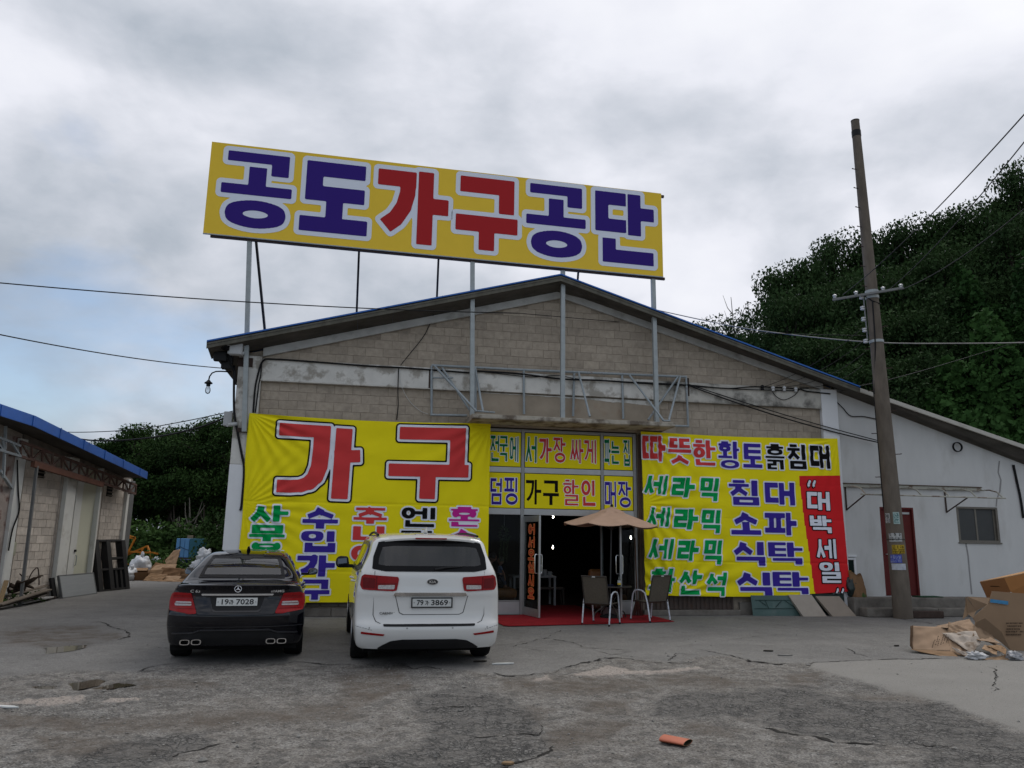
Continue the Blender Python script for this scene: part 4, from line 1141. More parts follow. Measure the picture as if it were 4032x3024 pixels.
def build_left_banner():
 n = .14
 t = thing('yellow_banner', 'yellow cloth banner with two giant red Korean letters hung behind the parked cars', 'banner', FO, PSI)
 c = [fw(976, 1624, n), fw(1933, 1674, n), (-.78, .24), fw(938, 2380, n)]
 u0, u1, zt, zb = -6.12, -.775, 4.30, .30
 disp = cloth(u0, u1, zt, zb, .030, ((.475, 1), (.84, .6)), 0, ((0, 0, 26, .22, 1.3), (1, 0, 22, .2, 1.0), (0, 1, 18, .25, .6), (.0, .5, 30, .16, 1.0)), 11)
 def surf(u, z, l):
  a = (u - u0) / (u1 - u0); top = .06 * (a * (1 - a)) * 4 * np.maximum(0, (z - 2.3) / 2)
  return (u, -disp(u, z) - l, z - top)
 nu, nz = 240, 190
 A, B = np.meshgrid(np.linspace(u0, u1, nu), np.linspace(zt, zb, nz))
 D = disp(A, B); a = (A - u0) / (u1 - u0)
 edge = 0.02 * np.sin((zt - B) * 2.1) * (a < .02)
 P = np.stack([A - edge, -D, B - .06 * (a * (1 - a)) * 4 * np.maximum(0, (B - 2.3) / 2)], -1)
 k = MB(); k.grid(P); k.build('cloth', YELC, t, smooth=True, fix=False, angle=180)
 px = lambda x, y: (900 + x * SP, 1600 + y * SP)
 def L(ch, x0, x1, y0, y1, m, **kw):
  ym, xm = (y0 + y1) / 2, (x0 + x1) / 2
  ua = fw(*px(x0, ym), n)[0]; ub = fw(*px(x1, ym), n)[0]
  za = fw(*px(xm, y0), n)[1]; zz = fw(*px(xm, y1), n)[1]
  return letter(ch, ua, ub, za, zz, m, t, surf, run=2, off=.009, **kw)
 L('GA*', 363, 1062, 140, 750, RPR, wgt=.17, wv=.195, outline=.055, omat=PW, outline2=.035, omat2=KPR, n=84)
 L('GU*', 1308, 1958, 160, 755, RPR, wgt=.175, wv=.195, outline=.055, omat=PW, outline2=.035, omat2=KPR, n=84)
 kw = dict(outline=.035, omat=PW, n=44, wgt=.23, wv=.235)
 for ch, x0, x1, y0, y1, m in (('사', 178, 490, 808, 940, GPR), ('무', 172, 462, 968, 1100, GPR), ('용', 165, 445, 1118, 1255, GPR),
  ('수', 606, 895, 828, 998, BPR), ('입', 590, 880, 1018, 1190, BPR), ('가', 560, 868, 1215, 1388, BPR), ('구', 588, 825, 1412, 1576, BPR),
  ('주', 1022, 1292, 828, 958, RPR), ('니', 1015, 1288, 978, 1105, RPR), ('어', 1000, 1275, 1135, 1275, RPR),
  ('엔', 1410, 1685, 826, 985, KPR), ('틱', 1405, 1675, 1015, 1160, KPR), ('혼', 1798, 2045, 820, 982, MPR), ('수', 1790, 2040, 1005, 1150, MPR)):
  L(ch, x0, x1, y0, y1, m, **kw)
 r = MB()
 for (x, y, dx, dy) in ((976, 1626, -14, -6), (1933, 1676, 8, -14)):
  p = fw(x, y, n); q = fw(x + dx, y + dy, .1)
  r.tube([(p[0], -n, p[1]), (q[0], -.1, q[1])], .006, 5)
 r.build('tie_rope', M('white_cord', (0.5, 0.48, 0.42), .9), t)
build_left_banner()
def build_right_banner():
 n = .12
 t = thing('yellow_banner', 'yellow cloth banner with green, blue and black rows and a red strip on the right', 'banner', FO, PSI)
 u0, u1, zt, zb = 2.88, 8.08, 4.26, .46
 disp = cloth(u0, u1, zt, zb, .032, ((.305, .4), (.53, .5), (.80, 1)), 0, ((0, 0, 24, .25, 1.0), (1, 0, 26, .16, .7), (.15, 1.0, 20, .35, 1.1), (0, .45, 22, .3, .9)), 23, base=.17)
 zbot = lambda a: zb + .0 + .10 * np.maximum(0, a - .55) / .45 - .03 * np.sin(a * math.pi)
 ze = lambda u, z: z
 def surf(u, z, l):
  return (u, -disp(u, z) - l, z)
 us = 240; nz = 190
 rows = np.linspace(0, 1, nz)
 A = np.zeros((nz, us)); B = np.zeros((nz, us))
 for i, b in enumerate(rows):
  ul = u0 + (2.93 - u0) * b; ur = u1 + (8.15 - u1) * b
  a = np.linspace(0, 1, us); A[i] = ul + (ur - ul) * a
  top = zt + .03 * a - .045 * np.sin(a * math.pi); B[i] = top + (zbot(a) - top) * b
 P = np.stack([A, -disp(A, B), B], -1)
 s_ = 1 / 1.952
 px = lambda x, y: (2450 + x * s_, 1650 + y * s_)
 # red strip
 L0 = [fw(*px(1348, 440), n), fw(*px(1484, 1348), n)]; L1 = [fw(*px(1622, 428), n), fw(*px(1734, 1336), n)]
 quad = [L0[0], L1[0], (L1[1][0] + .3, L1[1][1] - .5), (L0[1][0], L0[1][1] - .5)]
 quad[1] = (quad[1][0] + .4, quad[1][1]); quad[2] = (quad[2][0] + .4, quad[2][1])
 cu = (A[:-1, :-1] + A[1:, 1:]) / 2; cz = (B[:-1, :-1] + B[1:, 1:]) / 2
 red = psd(cu, cz, quad) < 0
 full = MB(); full.grid(P); fl = red.ravel()
 for nm, mt, sel in (('cloth', YELC, False), ('red_strip', REDC, True)):
  k = MB(); k.add(*compact(full.v, [f for f, r_ in zip(full.f, fl) if bool(r_) == sel])); k.build(nm, mt, t, smooth=True, fix=False, angle=180)
 def L(ch, x0, x1, y0, y1, m, **kw):
  ym, xm = (y0 + y1) / 2, (x0 + x1) / 2
  ua = fw(*px(x0, ym), n)[0]; ub = fw(*px(x1, ym), n)[0]
  za = fw(*px(xm, y0), n)[1]; zz = fw(*px(xm, y1), n)[1]
  return letter(ch, ua, ub, za, zz, m, t, surf, run=2, off=.009, **kw)
 kw = dict(outline=.032, omat=PW, n=42, wgt=.22, wv=.235)
 for ch, x0, x1, y0, y1, m in (('따', 150, 322, 130, 327, RPR), ('뜻', 345, 522, 150, 347, RPR), ('한', 538, 708, 165, 357, RPR), ('황', 728, 890, 175, 380, BPR), ('토', 918, 1062, 192, 376, BPR), ('흙', 1090, 1235, 195, 388, KPR), ('침', 1258, 1402, 198, 386, KPR), ('대', 1432, 1580, 205, 382, KPR),
  ('침', 812, 1044, 472, 662, BPR), ('대', 1088, 1314, 488, 662, BPR), ('소', 828, 1056, 716, 888, BPR), ('파', 1088, 1332, 720, 892, BPR), ('식', 838, 1096, 944, 1126, BPR), ('탁', 1115, 1376, 948, 1116, BPR), ('식', 864, 1146, 1178, 1358, BPR), ('탁', 1150, 1420, 1175, 1344, BPR)):
  L(ch, x0, x1, y0, y1, m, **kw)
 kw['wv'] = .26; kw['wgt'] = .24; kw['slant'] = .16
 for ch, x0, x1, y0, y1 in (('세', 165, 335, 435, 580), ('라', 375, 548, 450, 602), ('믹', 590, 735, 455, 630), ('세', 188, 355, 678, 826), ('라', 392, 575, 692, 848), ('믹', 602, 748, 700, 876), ('세', 200, 380, 920, 1076), ('라', 420, 578, 932, 1088), ('믹', 616, 760, 932, 1115), ('화', 208, 395, 1148, 1330), ('산', 428, 598, 1162, 1348), ('석', 635, 788, 1178, 1358)):
  L(ch, x0, x1, y0, y1, GPR, **kw)
 kw = dict(outline=.022, omat=KPR, n=42, wgt=.20, wv=.21)
 for ch, x0, x1, y0, y1 in (('“', 1405, 1480, 475, 535), ('대', 1412, 1586, 560, 702), ('박', 1436, 1600, 744, 876), ('세', 1480, 1632, 922, 1072), ('일', 1504, 1668, 1100, 1258), ('”', 1620, 1700, 1290, 1335)):
  L(ch, x0, x1, y0, y1, PW, **kw)
build_right_banner()
def build_posters():
 s_ = 1 / 1.843; n = -.02
 px = lambda x, y: (1800 + x * s_, 1600 + y * s_)
 cols = ((-.93, -.005), (.08, 1.925), (2.005, 2.735)); rows = ((3.33, 4.145), (2.38, 3.195))
 data = {(0, 0): ('upper left yellow window sign panel with green letters above the door', [('전', 243, 304, 212, 398, GPD), ('국', 309, 367, 215, 398, GPD), ('에', 383, 444, 220, 404, GPD)]),
   (0, 1): ('upper middle yellow window sign panel with one green and four red letters', [('서', 498, 577, 218, 408, GPD), ('가', 597, 686, 232, 408, RPR), ('장', 700, 786, 228, 408, RPR), ('싸', 822, 916, 240, 412, RPR), ('게', 924, 1008, 244, 414, RPR)]),
   (0, 2): ('upper right yellow window sign panel with three green letters', [('파', 1058, 1114, 238, 422, GPD), ('는', 1120, 1177, 255, 418, GPD), ('집', 1208, 1254, 246, 432, GPD)]),
   (1, 0): ('lower left yellow window sign panel with two blue letters', [('덤', 242, 324, 522, 712, BPR), ('핑', 343, 441, 518, 714, BPR)]),
   (1, 1): ('lower middle yellow window sign panel with black and red letters over the doors', [('가', 499, 611, 532, 712, KPR), ('구', 624, 739, 538, 716, KPR), ('할', 771, 881, 533, 718, RPR), ('인', 902, 1006, 538, 722, RPR)]),
   (1, 2): ('lower right yellow window sign panel with two blue letters above the parasol', [('매', 1073, 1153, 545, 730, BPR), ('장', 1170, 1262, 548, 734, BPR)])}
 for (r, c), (lab, letters) in data.items():
  u0, u1 = cols[c]; z0, z1 = rows[r]
  t = thing('window_sign', lab, 'sign', FO, PSI, 'yellow sign panels in the shop front')
  k = MB(); k.box((u0 + .012, .030, z0 + .01), (u1 - .012, .040, z1 - .01)); k.build('panel', YELC, t)
  surf = lambda u, z, l: (u, .030 - l, z)
  for ch, x0, x1, y0, y1, m in letters:
   ym, xm = (y0 + y1) / 2, (x0 + x1) / 2
   ua = fw(*px(x0, ym), n)[0]; ub = fw(*px(x1, ym), n)[0]; za = fw(*px(xm, y0), n)[1]; zz = fw(*px(xm, y1), n)[1]
   letter(ch, max(ua, u0 + .02), ub, za, zz, m, t, surf, wgt=.13, wv=.20, outline=None if m is KPR else .013, omat=PW, n=60, off=.002, kfit=.50)
build_posters()
# ------------------------------------------------------------------ cars
def catmull(P, t):
 """P (n, k) control rows at parameters 0..n-1, t array -> (m, k)"""
 P = np.asarray(P, float); n = len(P); t = np.clip(t, 0, n - 1 - 1e-9); i = t.astype(int); f = (t - i)[:, None]
 p0 = P[np.maximum(i - 1, 0)]; p1 = P[i]; p2 = P[np.minimum(i + 1, n - 1)]; p3 = P[np.minimum(i + 2, n - 1)]
 m1 = (p2 - p0) * .5; m2 = (p3 - p1) * .5
 return (2 * f**3 - 3 * f**2 + 1) * p1 + (f**3 - 2 * f**2 + f) * m1 + (-2 * f**3 + 3 * f**2) * p2 + (f**3 - f**2) * m2
def paint(name, col, flake=0.0):
 m = M(name, col, .32, 0.0, var=0, coat=1.0, spec=.0 if col[0] < .1 else .5)
 return m
def inside2(poly, x, y):
 r = False; n = len(poly)
 for i in range(n):
  ax, ay = poly[i]; bx, by = poly[(i + 1) % n]
  if (ay > y) != (by > y) and x < ax + (y - ay) * (bx - ax) / (by - ay): r = not r
 return r
class Shell:
 def __init__(s, secs, ny, nl, warp, wheels, wr, tread):
  ys = sorted(secs); K = np.array([[c for p in secs[y] for c in p] for y in ys])
  tt = np.interp(np.linspace(0, 1, ny), np.linspace(0, 1, len(ys)), np.arange(len(ys)))
  yk = np.array(ys)
  # denser near the wheels: resample on even y
  yv = np.unique(np.concatenate([np.linspace(ys[0], ys[-1], ny)] + [w + np.linspace(-wr - .08, wr + .08, 25) for w in wheels]))
  tt = np.interp(yv, yk, np.arange(len(yk)))
  rows = catmull(K, tt).reshape(len(yv), -1, 2)
  L = rows.shape[1]
  P = np.zeros((len(yv), nl, 3))
  for i, y in enumerate(yv):
   q = catmull(rows[i], np.linspace(0, L - 1, nl))
   for w in wheels:
    d = abs(y - w)
    if d < wr:
     za = .32 + math.sqrt(wr * wr - d * d)
     low = q[:, 1] < za
     low[nl // 2:] = False
     q[low, 1] = za
   P[i, :, 0] = np.maximum(q[:, 0], 0); P[i, :, 1] = y; P[i, :, 2] = q[:, 1]
  P[:, -1, 0] = 0
  s.b = MB()
  Wp = lambda A: warp(A)
  full = np.concatenate([P, P[:, ::-1][:, 1:] * np.array([-1, 1, 1])], 1)
  s.b.grid(Wp(full))
  for e, row in ((0, P[0]), (-1, P[-1])):          # caps: rungs across
   ac = 17; C = np.zeros((nl, ac, 3))
   for j in range(nl):
    for k in range(ac): C[j, k] = (row[j, 0] * (1 - 2 * k / (ac - 1)), row[j, 1], row[j, 2])
   s.b.grid(Wp(C))
  vs, fs = weld3(s.b.v, s.b.f)
  s.v, s.f = vs, fs
  s.bvh = BVHTree.FromPolygons([Vector(v) for v in vs], fs)
 def cast(s, a, c, view):
  if view == 'rear': o, d = Vector((a, -2, c)), Vector((0, 1, 0))
  elif view == 'front': o, d = Vector((a, 8, c)), Vector((0, -1, 0))
  elif view == 'right': o, d = Vector((2, a, c)), Vector((-1, 0, 0))
  elif view == 'left': o, d = Vector((-2, a, c)), Vector((1, 0, 0))
  elif view == 'top': o, d = Vector((a, c, 3)), Vector((0, 0, -1))
  h = s.bvh.ray_cast(o, d)
  return (h[0], h[1] if h[1].dot(d) < 0 else -h[1]) if h[0] else (None, None)
 def patch(s, poly, view, lift, name, mat, parent, cell=.02, r=.0, skirt=True, ring=None):
  A = np.array(poly, float); lo = A.min(0) - .05; hi = A.max(0) + .05
  nx = int((hi[0] - lo[0]) / cell) + 2; ny = int((hi[1] - lo[1]) / cell) + 2
  X, Y = np.meshgrid(lo[0] + np.arange(nx) * cell, lo[1] + np.arange(ny) * cell)
  D = psd(X, Y, poly) - r
  F = D if ring is None else np.maximum(D, -(D + ring))
  V, Pq = contour_fill(X, Y, F, 1); V, Pq = weld(V, Pq)
  out = []; base = []
  for (x, y) in V:
   h, nn = s.cast(x, y, view)
   if h is None: h, nn = (Vector(out[-1]) if out else Vector((x, 0, y))), Vector((0, 0, 0))
   out.append(tuple(h + nn * lift)); base.append(tuple(h - nn * .004))
  b = MB(); b.add(out, Pq)
  if skirt:
   ed = {}
   for f in Pq:
    for i in range(len(f)):
     e = (f[i], f[(i + 1) % len(f)]); k = tuple(sorted(e)); ed[k] = ed.get(k, []) + [e]
   o = len(b.v); b.v += base
   for k, e in ed.items():
    if len(e) == 1: a, c = e[0]; b.f.append((a, c, c + o, a + o))
  return b.build(name, mat, parent, smooth=True, angle=50, fix=False)
 def body(s, name, mat, parent, holes):
  keep = []
  for f in s.f:
   c = sum((Vector(s.v[i]) for i in f), Vector()) / len(f)
   cut = False
   for view, poly, rng in holes:
    a, q, dep = {'rear': (c.x, c.z, c.y), 'front': (c.x, c.z, c.y), 'right': (c.y, c.z, c.x), 'left': (c.y, c.z, -c.x)}[view]
    if rng[0] < dep < rng[1] and inside2(poly, a, q): cut = True; break
   if not cut: keep.append(f)
  b = MB(); b.v = s.v; b.f = keep
  return b.build(name, mat, parent, smooth=True, angle=180)
def weld3(v, f):
 ids = {}; nv = []; mp = []
 for p in v:
  k = (round(p[0], 4), round(p[1], 4), round(p[2], 4))
  if k not in ids: ids[k] = len(nv); nv.append(p)
  mp.append(ids[k])
 out = []; seen = set()
 for q in f:
  g = []
  for i in q:
   if mp[i] not in g: g.append(mp[i])
  k = tuple(sorted(g))
  if len(g) > 2 and k not in seen: seen.add(k); out.append(tuple(g))
 return nv, out
def mir(poly): return [(-x, y) for x, y in poly]
def inset(poly, d):
 c = np.mean(poly, 0); return [tuple(c + (np.array(p) - c) * (1 - d / (np.linalg.norm(np.array(p) - c) + 1e-6))) for p in poly]
TYRE = M('tyre_rubber', (0.013, 0.013, 0.013), .85, var=.25, vs=20, bump=.4, bs=80, stain=(0.03, 0.028, 0.025), ss=5, st=(.55, .75), sa=.5, spec=.1)
MIR = M('tinted_mirror', (0.16, 0.165, 0.17), .08, 1.0, var=0)
RIM = M('alloy_rim', (0.25, 0.25, 0.26), .35, .8, var=.1)
CHR = M('chrome', (0.75, 0.75, 0.76), .12, 1.0, var=0)
BPL = M('black_plastic', (0.014, 0.014, 0.015), .55, var=.15)
REDL = M('red_lamp_lens', (0.26, 0.006, 0.008), .3, var=.1, vs=30, coat=.2, spec=.1)
REDD = M('deep_red_lamp_lens', (0.13, 0.004, 0.006), .3, var=.1, vs=30, coat=.2, spec=.1)
CLR = M('clear_lamp_lens', (0.40, 0.37, 0.36), .25, .1, var=.35, vs=60, coat=.6)
CGL = glass('car_glass', (.45, .50, .50), .24, ior=1.7)
CGLD = glass('privacy_glass', (.30, .31, .32), .16, ior=1.7)
FRIT = M('black_frit', (0.006, 0.006, 0.007), .2, var=0, spec=.12)
PLW = M('plate_white', (0.56, 0.57, 0.55), .45, var=.03); PLK = M('plate_black', (0.012, 0.012, 0.013), .5, var=0)
SEAT = M('dark_leather_seat', (0.018, 0.017, 0.017), .6, var=.2)
GAPM = M('panel_gap', (0.006, 0.006, 0.006), .9, var=0)
def wheel(parent, x, y, r, w, side):
 t = MB(); p = []
 for a, h in ((r * .62, -w / 2), (r * .93, -w / 2), (r * .985, -w * .40), (r, -w * .28), (r, w * .28), (r * .985, w * .40), (r * .93, w / 2), (r * .62, w / 2)): p.append((a, h))
 t.lathe(p, (x, y, r), 40, 'x')
 for g in (-.16, 0, .16):                                # tread grooves read as thin dark rings
  t.lathe([(r + .001, g * w - .004), (r + .0015, g * w), (r + .001, g * w + .004)], (x, y, r), 40, 'x')
 wh = t.build('wheel', TYRE, parent, smooth=True, angle=30)
 k = MB(); xo = x + side * (w / 2 - .02)
 k.lathe([(r * .64, -.02), (r * .66, .012), (r * .60, .016), (r * .57, -.03)], (xo, y, r), 32, 'x')
 for q in range(5):
  a = q * 2 * math.pi / 5
  k.bar((xo, y + math.cos(a) * r * .1, r + math.sin(a) * r * .1), (xo, y + math.cos(a) * r * .6, r + math.sin(a) * r * .6), .07, .03, up=(1, 0, 0))
 k.lathe([(.07, -.02), (.06, .014), (.02, .018)], (xo, y, r), 16, 'x')
 k.build('rim', RIM, wh, smooth=True)
 return wh
def plate(parent, sh, cx, z, y, tilt, num, hang, frame):
 root = bpy.data.objects.new('number_plate', None); COL.objects.link(root); root.parent = parent
 root.location = (cx, y, z); root.rotation_euler = (tilt, 0, 0)
 b = MB(); b.box((-.26, 0, -.055), (.26, .008, .055)); b.build('plate_sheet', PLW, root, bevel=.004)
 if frame:
  b = MB()
  for a, c in (((-.275, -.004, -.07), (.275, .01, -.0555)), ((-.275, -.004, .0555), (.275, .01, .07)), ((-.275, -.004, -.055), (-.2605, .01, .055)), ((.2605, -.004, -.055), (.275, .01, .055))): b.box(a, c)
  b.build('plate_frame', PLK, root)
 f = lambda u, zz, l: (u, -.0005 - l, zz)
 latin(num[0], .098, PLK, root, (-.158, -.001, -.003), (math.pi / 2, 0, 0), 'plate_number', .0008, width=.088, bold=.002)
 latin(num[1], .098, PLK, root, (.10, -.001, -.003), (math.pi / 2, 0, 0), 'plate_number', .0008, width=.225, bold=.002)
 letter(hang, -.096, -.036, .026, -.036, PLK, root, f, wgt=.12, n=24, name='plate_letter', off=.001)
 b = MB()
 for s in (-1, 1): b.lathe([(.008, -.003), (.008, 0)], (s * .236, -.001, 0), 10, 'y')
 b.build('plate_bolts', M('dull_aluminium', (0.3, 0.3, 0.29)), root)
def seat_parts(parent, xs, y, z0, top, w):
 for x in xs:
  b = MB(); b.prism([(x - w / 2, y, z0), (x + w / 2, y, z0), (x + w / 2 * .86, y - .16, top), (x - w / 2 * .86, y - .16, top)], (0, -.12, -.02)); b.build('seat_back', SEAT, parent, bevel=.04)
  b = MB(); b.box((x - .13, y - .29, top + .03), (x + .13, y - .20, top + .20)); b.tube([(x - .06, y - .24, top - .02), (x - .06, y - .24, top + .05)], .008, 6); b.tube([(x + .06, y - .24, top - .02), (x + .06, y - .24, top + .05)], .008, 6)
  b.build('headrest', SEAT, parent, bevel=.025)
def raise_body(t, dz, k):
 bpy.context.view_layer.update()
 X = Matrix.Translation((0, 0, dz)) @ Matrix.Diagonal((1, 1, k, 1))
 for c in t.children:
  if not c.name.startswith(('wheel', 'underbody')): c.matrix_local = X @ c.matrix_local
def sedan():
 p = G(932, 2371, .80)
 t = thing('parked_car', 'black four door saloon parked left of the white minivan', 'car', (p[0], p[1], 0), R(14.5), 'cars parked in front of the banner')
 PAI = paint('black_car_paint', (0.003, 0.0032, 0.006))
 def sec(w, zb, zs, top, gh=None, low=.96):
  # p: bottom lip, sill, lower side, mid, shoulder, belt, glass side, roof edge, roof inner, centre
  if gh is None:
   return [(w * .90, zb), (w * low, zb + .05), (w * .995, zs), (w, .60), (w * .985, .78), (w * .935, min(.90, top - .05)), (w * .86, top - .012), (w * .62, top + .002), (w * .30, top + .010), (0, top + .013)]
  x1, z1, x2, z2, zt = gh
  return [(w * .90, zb), (w * low, zb + .05), (w * .995, zs), (w, .60), (w * .985, .78), (w * .92, .925), (x1, z1), (x2, z2), (x2 * .62, zt - .012), (0, zt)]
 S_ = {0.0: sec(.855, .16, .40, .975), .05: sec(.880, .155, .40, .985), .30: sec(.888, .155, .40, .995), .52: sec(.890, .155, .40, 1.00), .66: sec(.890, .155, .4, 1.01, (.775, 1.0, .62, 1.03, 1.035)), 1.0: sec(.888, .16, .4, 1, (.725, 1.12, .60, 1.205, 1.225)),
   1.36: sec(.885, .17, .4, 1, (.68, 1.20, .56, 1.345, 1.382)), 1.8: sec(.885, .17, .4, 1, (.665, 1.22, .545, 1.395, 1.438)), 2.4: sec(.885, .17, .4, 1, (.665, 1.22, .55, 1.395, 1.438)), 2.85: sec(.885, .17, .4, 1, (.675, 1.18, .56, 1.33, 1.375)),
   3.3: sec(.885, .17, .4, 1, (.73, 1.06, .61, 1.15, 1.18)), 3.7: sec(.88, .17, .4, .98), 4.1: sec(.87, .18, .4, .92), 4.5: sec(.80, .2, .38, .80), 4.66: sec(.66, .24, .4, .70)}
 def warp(A):
  B = A.copy(); y = A[..., 1]; x = np.abs(A[..., 0]); z = A[..., 2]
  fr = np.clip(1 - y / .75, 0, 1) ** 1.5
  B[..., 1] += fr * (.27 * (x / .885) ** 3.4)
  prof = np.interp(z, [.15, .28, .36, .44, .60, .66, .80, .90, .975, 1.02], [.10, .045, .03, .0, .0, .045, .085, .085, .06, .10])
  B[..., 1] += prof * np.clip(1 - y / .5, 0, 1)
  B[..., 1] += np.clip(1 - np.abs(y - 4.66) / .5, 0, 1) * -.30 * (x / .8) ** 2
  return B
 sh = Shell(S_, 84, 40, warp, (1.02, 3.785), .355, 0)
 rw = [(-.585, 1.045), (.585, 1.045), (.545, 1.20), (.475, 1.36), (-.475, 1.36), (-.545, 1.20)]
 ws = [(-.60, 1.06), (.60, 1.06), (.50, 1.34), (-.50, 1.34)]
 sw = [(1.35, .985), (1.22, 1.06), (1.52, 1.25), (1.95, 1.345), (2.45, 1.345), (2.95, 1.20), (3.30, 1.03), (3.25, .985)]
 holes = [('rear', inset(rw, .03), (.45, 1.75)), ('front', inset(ws, .03), (2.5, 3.9)), ('right', inset(sw, .03), (.3, 1.2)), ('left', inset(sw, .03), (.3, 1.2))]
 sh.body('body', PAI, t, holes)
 for poly, view, nm in ((rw, 'rear', 'rear_window'), (ws, 'front', 'windscreen'), (sw, 'right', 'side_window'), (sw, 'left', 'side_window')):
  o = sh.patch(poly, view, .003, nm, CGL, t, .03, skirt=False)
  sh.patch(poly, view, .006, 'window_surround', FRIT, o, .018, ring=.045, skirt=False)
 sh.patch([(-.26, 1.352), (.26, 1.352), (.24, 1.335), (.08, 1.33), (.06, 1.30), (-.06, 1.30), (-.08, 1.33), (-.24, 1.335)], 'rear', .008, 'brake_lamp', BPL, t, .015)
 for s in (1, -1):
  tl = [(.50 * s, .605), (.58 * s, .60), (.845 * s, .635), (.865 * s, .74), (.85 * s, .845), (.80 * s, .868), (.595 * s, .862)]
  if s < 0: tl = tl[::-1]
  lm = sh.patch(tl, 'rear', .010, 'tail_lamp', REDL, t, .014, r=.006)
  sh.patch([(.565 * s, .700), (.575 * s, .752), (.775 * s, .752), (.79 * s, .715), (.78 * s, .695)], 'rear', .014, 'reversing_lamp', CLR, lm, .012)
  sh.patch([(.56 * s, .722), (.565 * s, .731), (.785 * s, .731), (.785 * s, .722)], 'rear', .017, 'lamp_divider', REDD, lm, .008)
  for z in (.655, .795, .825): sh.patch([(.53 * s, z), (.535 * s, z + .007), (.83 * s, z + .007), (.83 * s, z)], 'rear', .013, 'lamp_rib', REDD, lm, .007)
  # boot shut line from deck to bumper
  sh.patch([(.655 * s, .985), (.66 * s, .985), (.585 * s, .87), (.49 * s, .60), (.47 * s, .585), (.0, .578), (.0, .573), (.475 * s, .578), (.497 * s, .60), (.59 * s, .87)], 'rear', .0045, 'shut_line', GAPM, t, .008, skirt=False)
  # twin exhaust tips
  for c in (.465, .605):
   b = MB(); q = []
   for k in range(20):
    a = 2 * math.pi * k / 20; ca, sa_ = math.cos(a), math.sin(a)
    q.append((s * c + math.copysign(abs(ca) ** .6, ca) * .062 - sa_ * .0, math.copysign(abs(sa_) ** .6, sa_) * .036 + .225))
   R_ = [[(x, .035, z), (x, .02, z), (s * c + (x - s * c) * .78, .02, .225 + (z - .225) * .74), (s * c + (x - s * c) * .78, .20, .225 + (z - .225) * .74)] for x, z in q]; R_.append(R_[0])
   b.grid(np.array(R_)); ex = b.build('exhaust_tip', CHR, t, smooth=True)
   b = MB(); b.add([(r[3][0], .10, r[3][2]) for r in R_[:-1]], [tuple(range(20))]); b.build('exhaust_bore', GAPM, ex)
  wheel(t, s * .755, 1.02, .325, .255, s); wheel(t, s * .755, 3.785, .325, .235, s)
  # door mirror
  b = MB(); b.prism([(s * .90, 3.02, .98), (s * 1.06, 2.98, .99), (s * 1.085, 2.98, 1.05), (s * 1.05, 3.0, 1.11), (s * .93, 3.02, 1.10)], (0, .12, 0)); mo = b.build('door_mirror', PAI, t, bevel=.03)
  b = MB(); b.prism([(s * .93, 2.985, 1.0), (s * 1.05, 2.965, 1.0), (s * 1.065, 2.965, 1.05), (s * 1.04, 2.98, 1.09), (s * .94, 2.985, 1.085)], (0, .005, 0)); b.build('mirror_glass', MIR, mo)
  b = MB(); b.box((min(s * .80, s * .92), 3.04, .98), (max(s * .80, s * .92), 3.12, 1.02)); b.build('mirror_arm', BPL, mo)
  for yy in (1.75, 2.75): sh.patch([(yy, .835), (yy + .2, .84), (yy + .2, .862), (yy, .857)], 'right' if s > 0 else 'left', .03, 'door_handle', PAI, t, .015)
  for yy in (1.62, 2.52): sh.patch([(yy, .30), (yy + .006, .30), (yy - .02, .62), (yy - .006, .97), (yy - .014, .97), (yy - .028, .62)], 'right' if s > 0 else 'left', .002, 'shut_line', GAPM, t, .01, skirt=False)
 sh.patch([(-.455, .838), (.455, .838), (.455, .862), (-.455, .862)], 'rear', .016, 'chrome_strip', CHR, t, .012)
 sh.patch([(-.40, .825), (.40, .825), (.315, .64), (.28, .612), (-.28, .612), (-.315, .64)], 'rear', .004, 'plate_recess', BPL, t, .02)
 sh.patch([(-.40, .826), (-.35, .826), (-.30, .662), (-.262, .634), (.262, .634), (.30, .662), (.35, .826), (.40, .826), (.318, .645), (.28, .612), (-.28, .612), (-.318, .645)], 'rear', .008, 'recess_edge', PAI, t, .012)
 h, _ = sh.cast(0, .755, 'rear')
 plate(t, sh, 0, .755, h.y - .022, R(-7), ('19', '7028'), '라', False)
 sh.patch([(-.87, .418), (.87, .418), (.87, .428), (-.87, .428)], 'rear', .005, 'bumper_crease', M('grey_gloss_edge', (0.05, 0.05, 0.055), .3, .3, var=0), t, .01)
 dl = [(-.80, .315), (-.53, .335), (-.43, .372), (.43, .372), (.53, .335), (.80, .315)]
 sh.patch([(x, z) for x, z in dl] + [(x, z + .016) for x, z in dl[::-1]], 'rear', .014, 'diffuser_lip', M('grey_gloss_edge', (0.05, 0.05, 0.055)), t, .012)
 sh.patch([(-.76, .18), (.76, .18), (.76, .30), (.52, .325), (.42, .36), (-.42, .36), (-.52, .325), (-.76, .30)], 'rear', .003, 'diffuser', BPL, t, .03)
 # star ring emblem
 h, _ = sh.cast(0, .928, 'rear'); y = h.y - .012
 b = MB(); R_ = .043
 b.tube([(R_ * math.cos(a), y, .928 + R_ * math.sin(a)) for a in np.linspace(0, 2 * math.pi, 29)], .0042, 6, cap=False)
 for a in (90, 210, 330):
  d = Vector((math.cos(R(a)), 0, math.sin(R(a)))); nrm = Vector((-d.z, 0, d.x)); c = Vector((0, y, .928))
  b.add([c + nrm * .008, c - nrm * .008, c + d * R_, c + Vector((0, -.006, 0))], [(0, 3, 2), (3, 1, 2), (0, 1, 3), (0, 2, 1)])
 b.build('emblem', CHR, t, smooth=True)
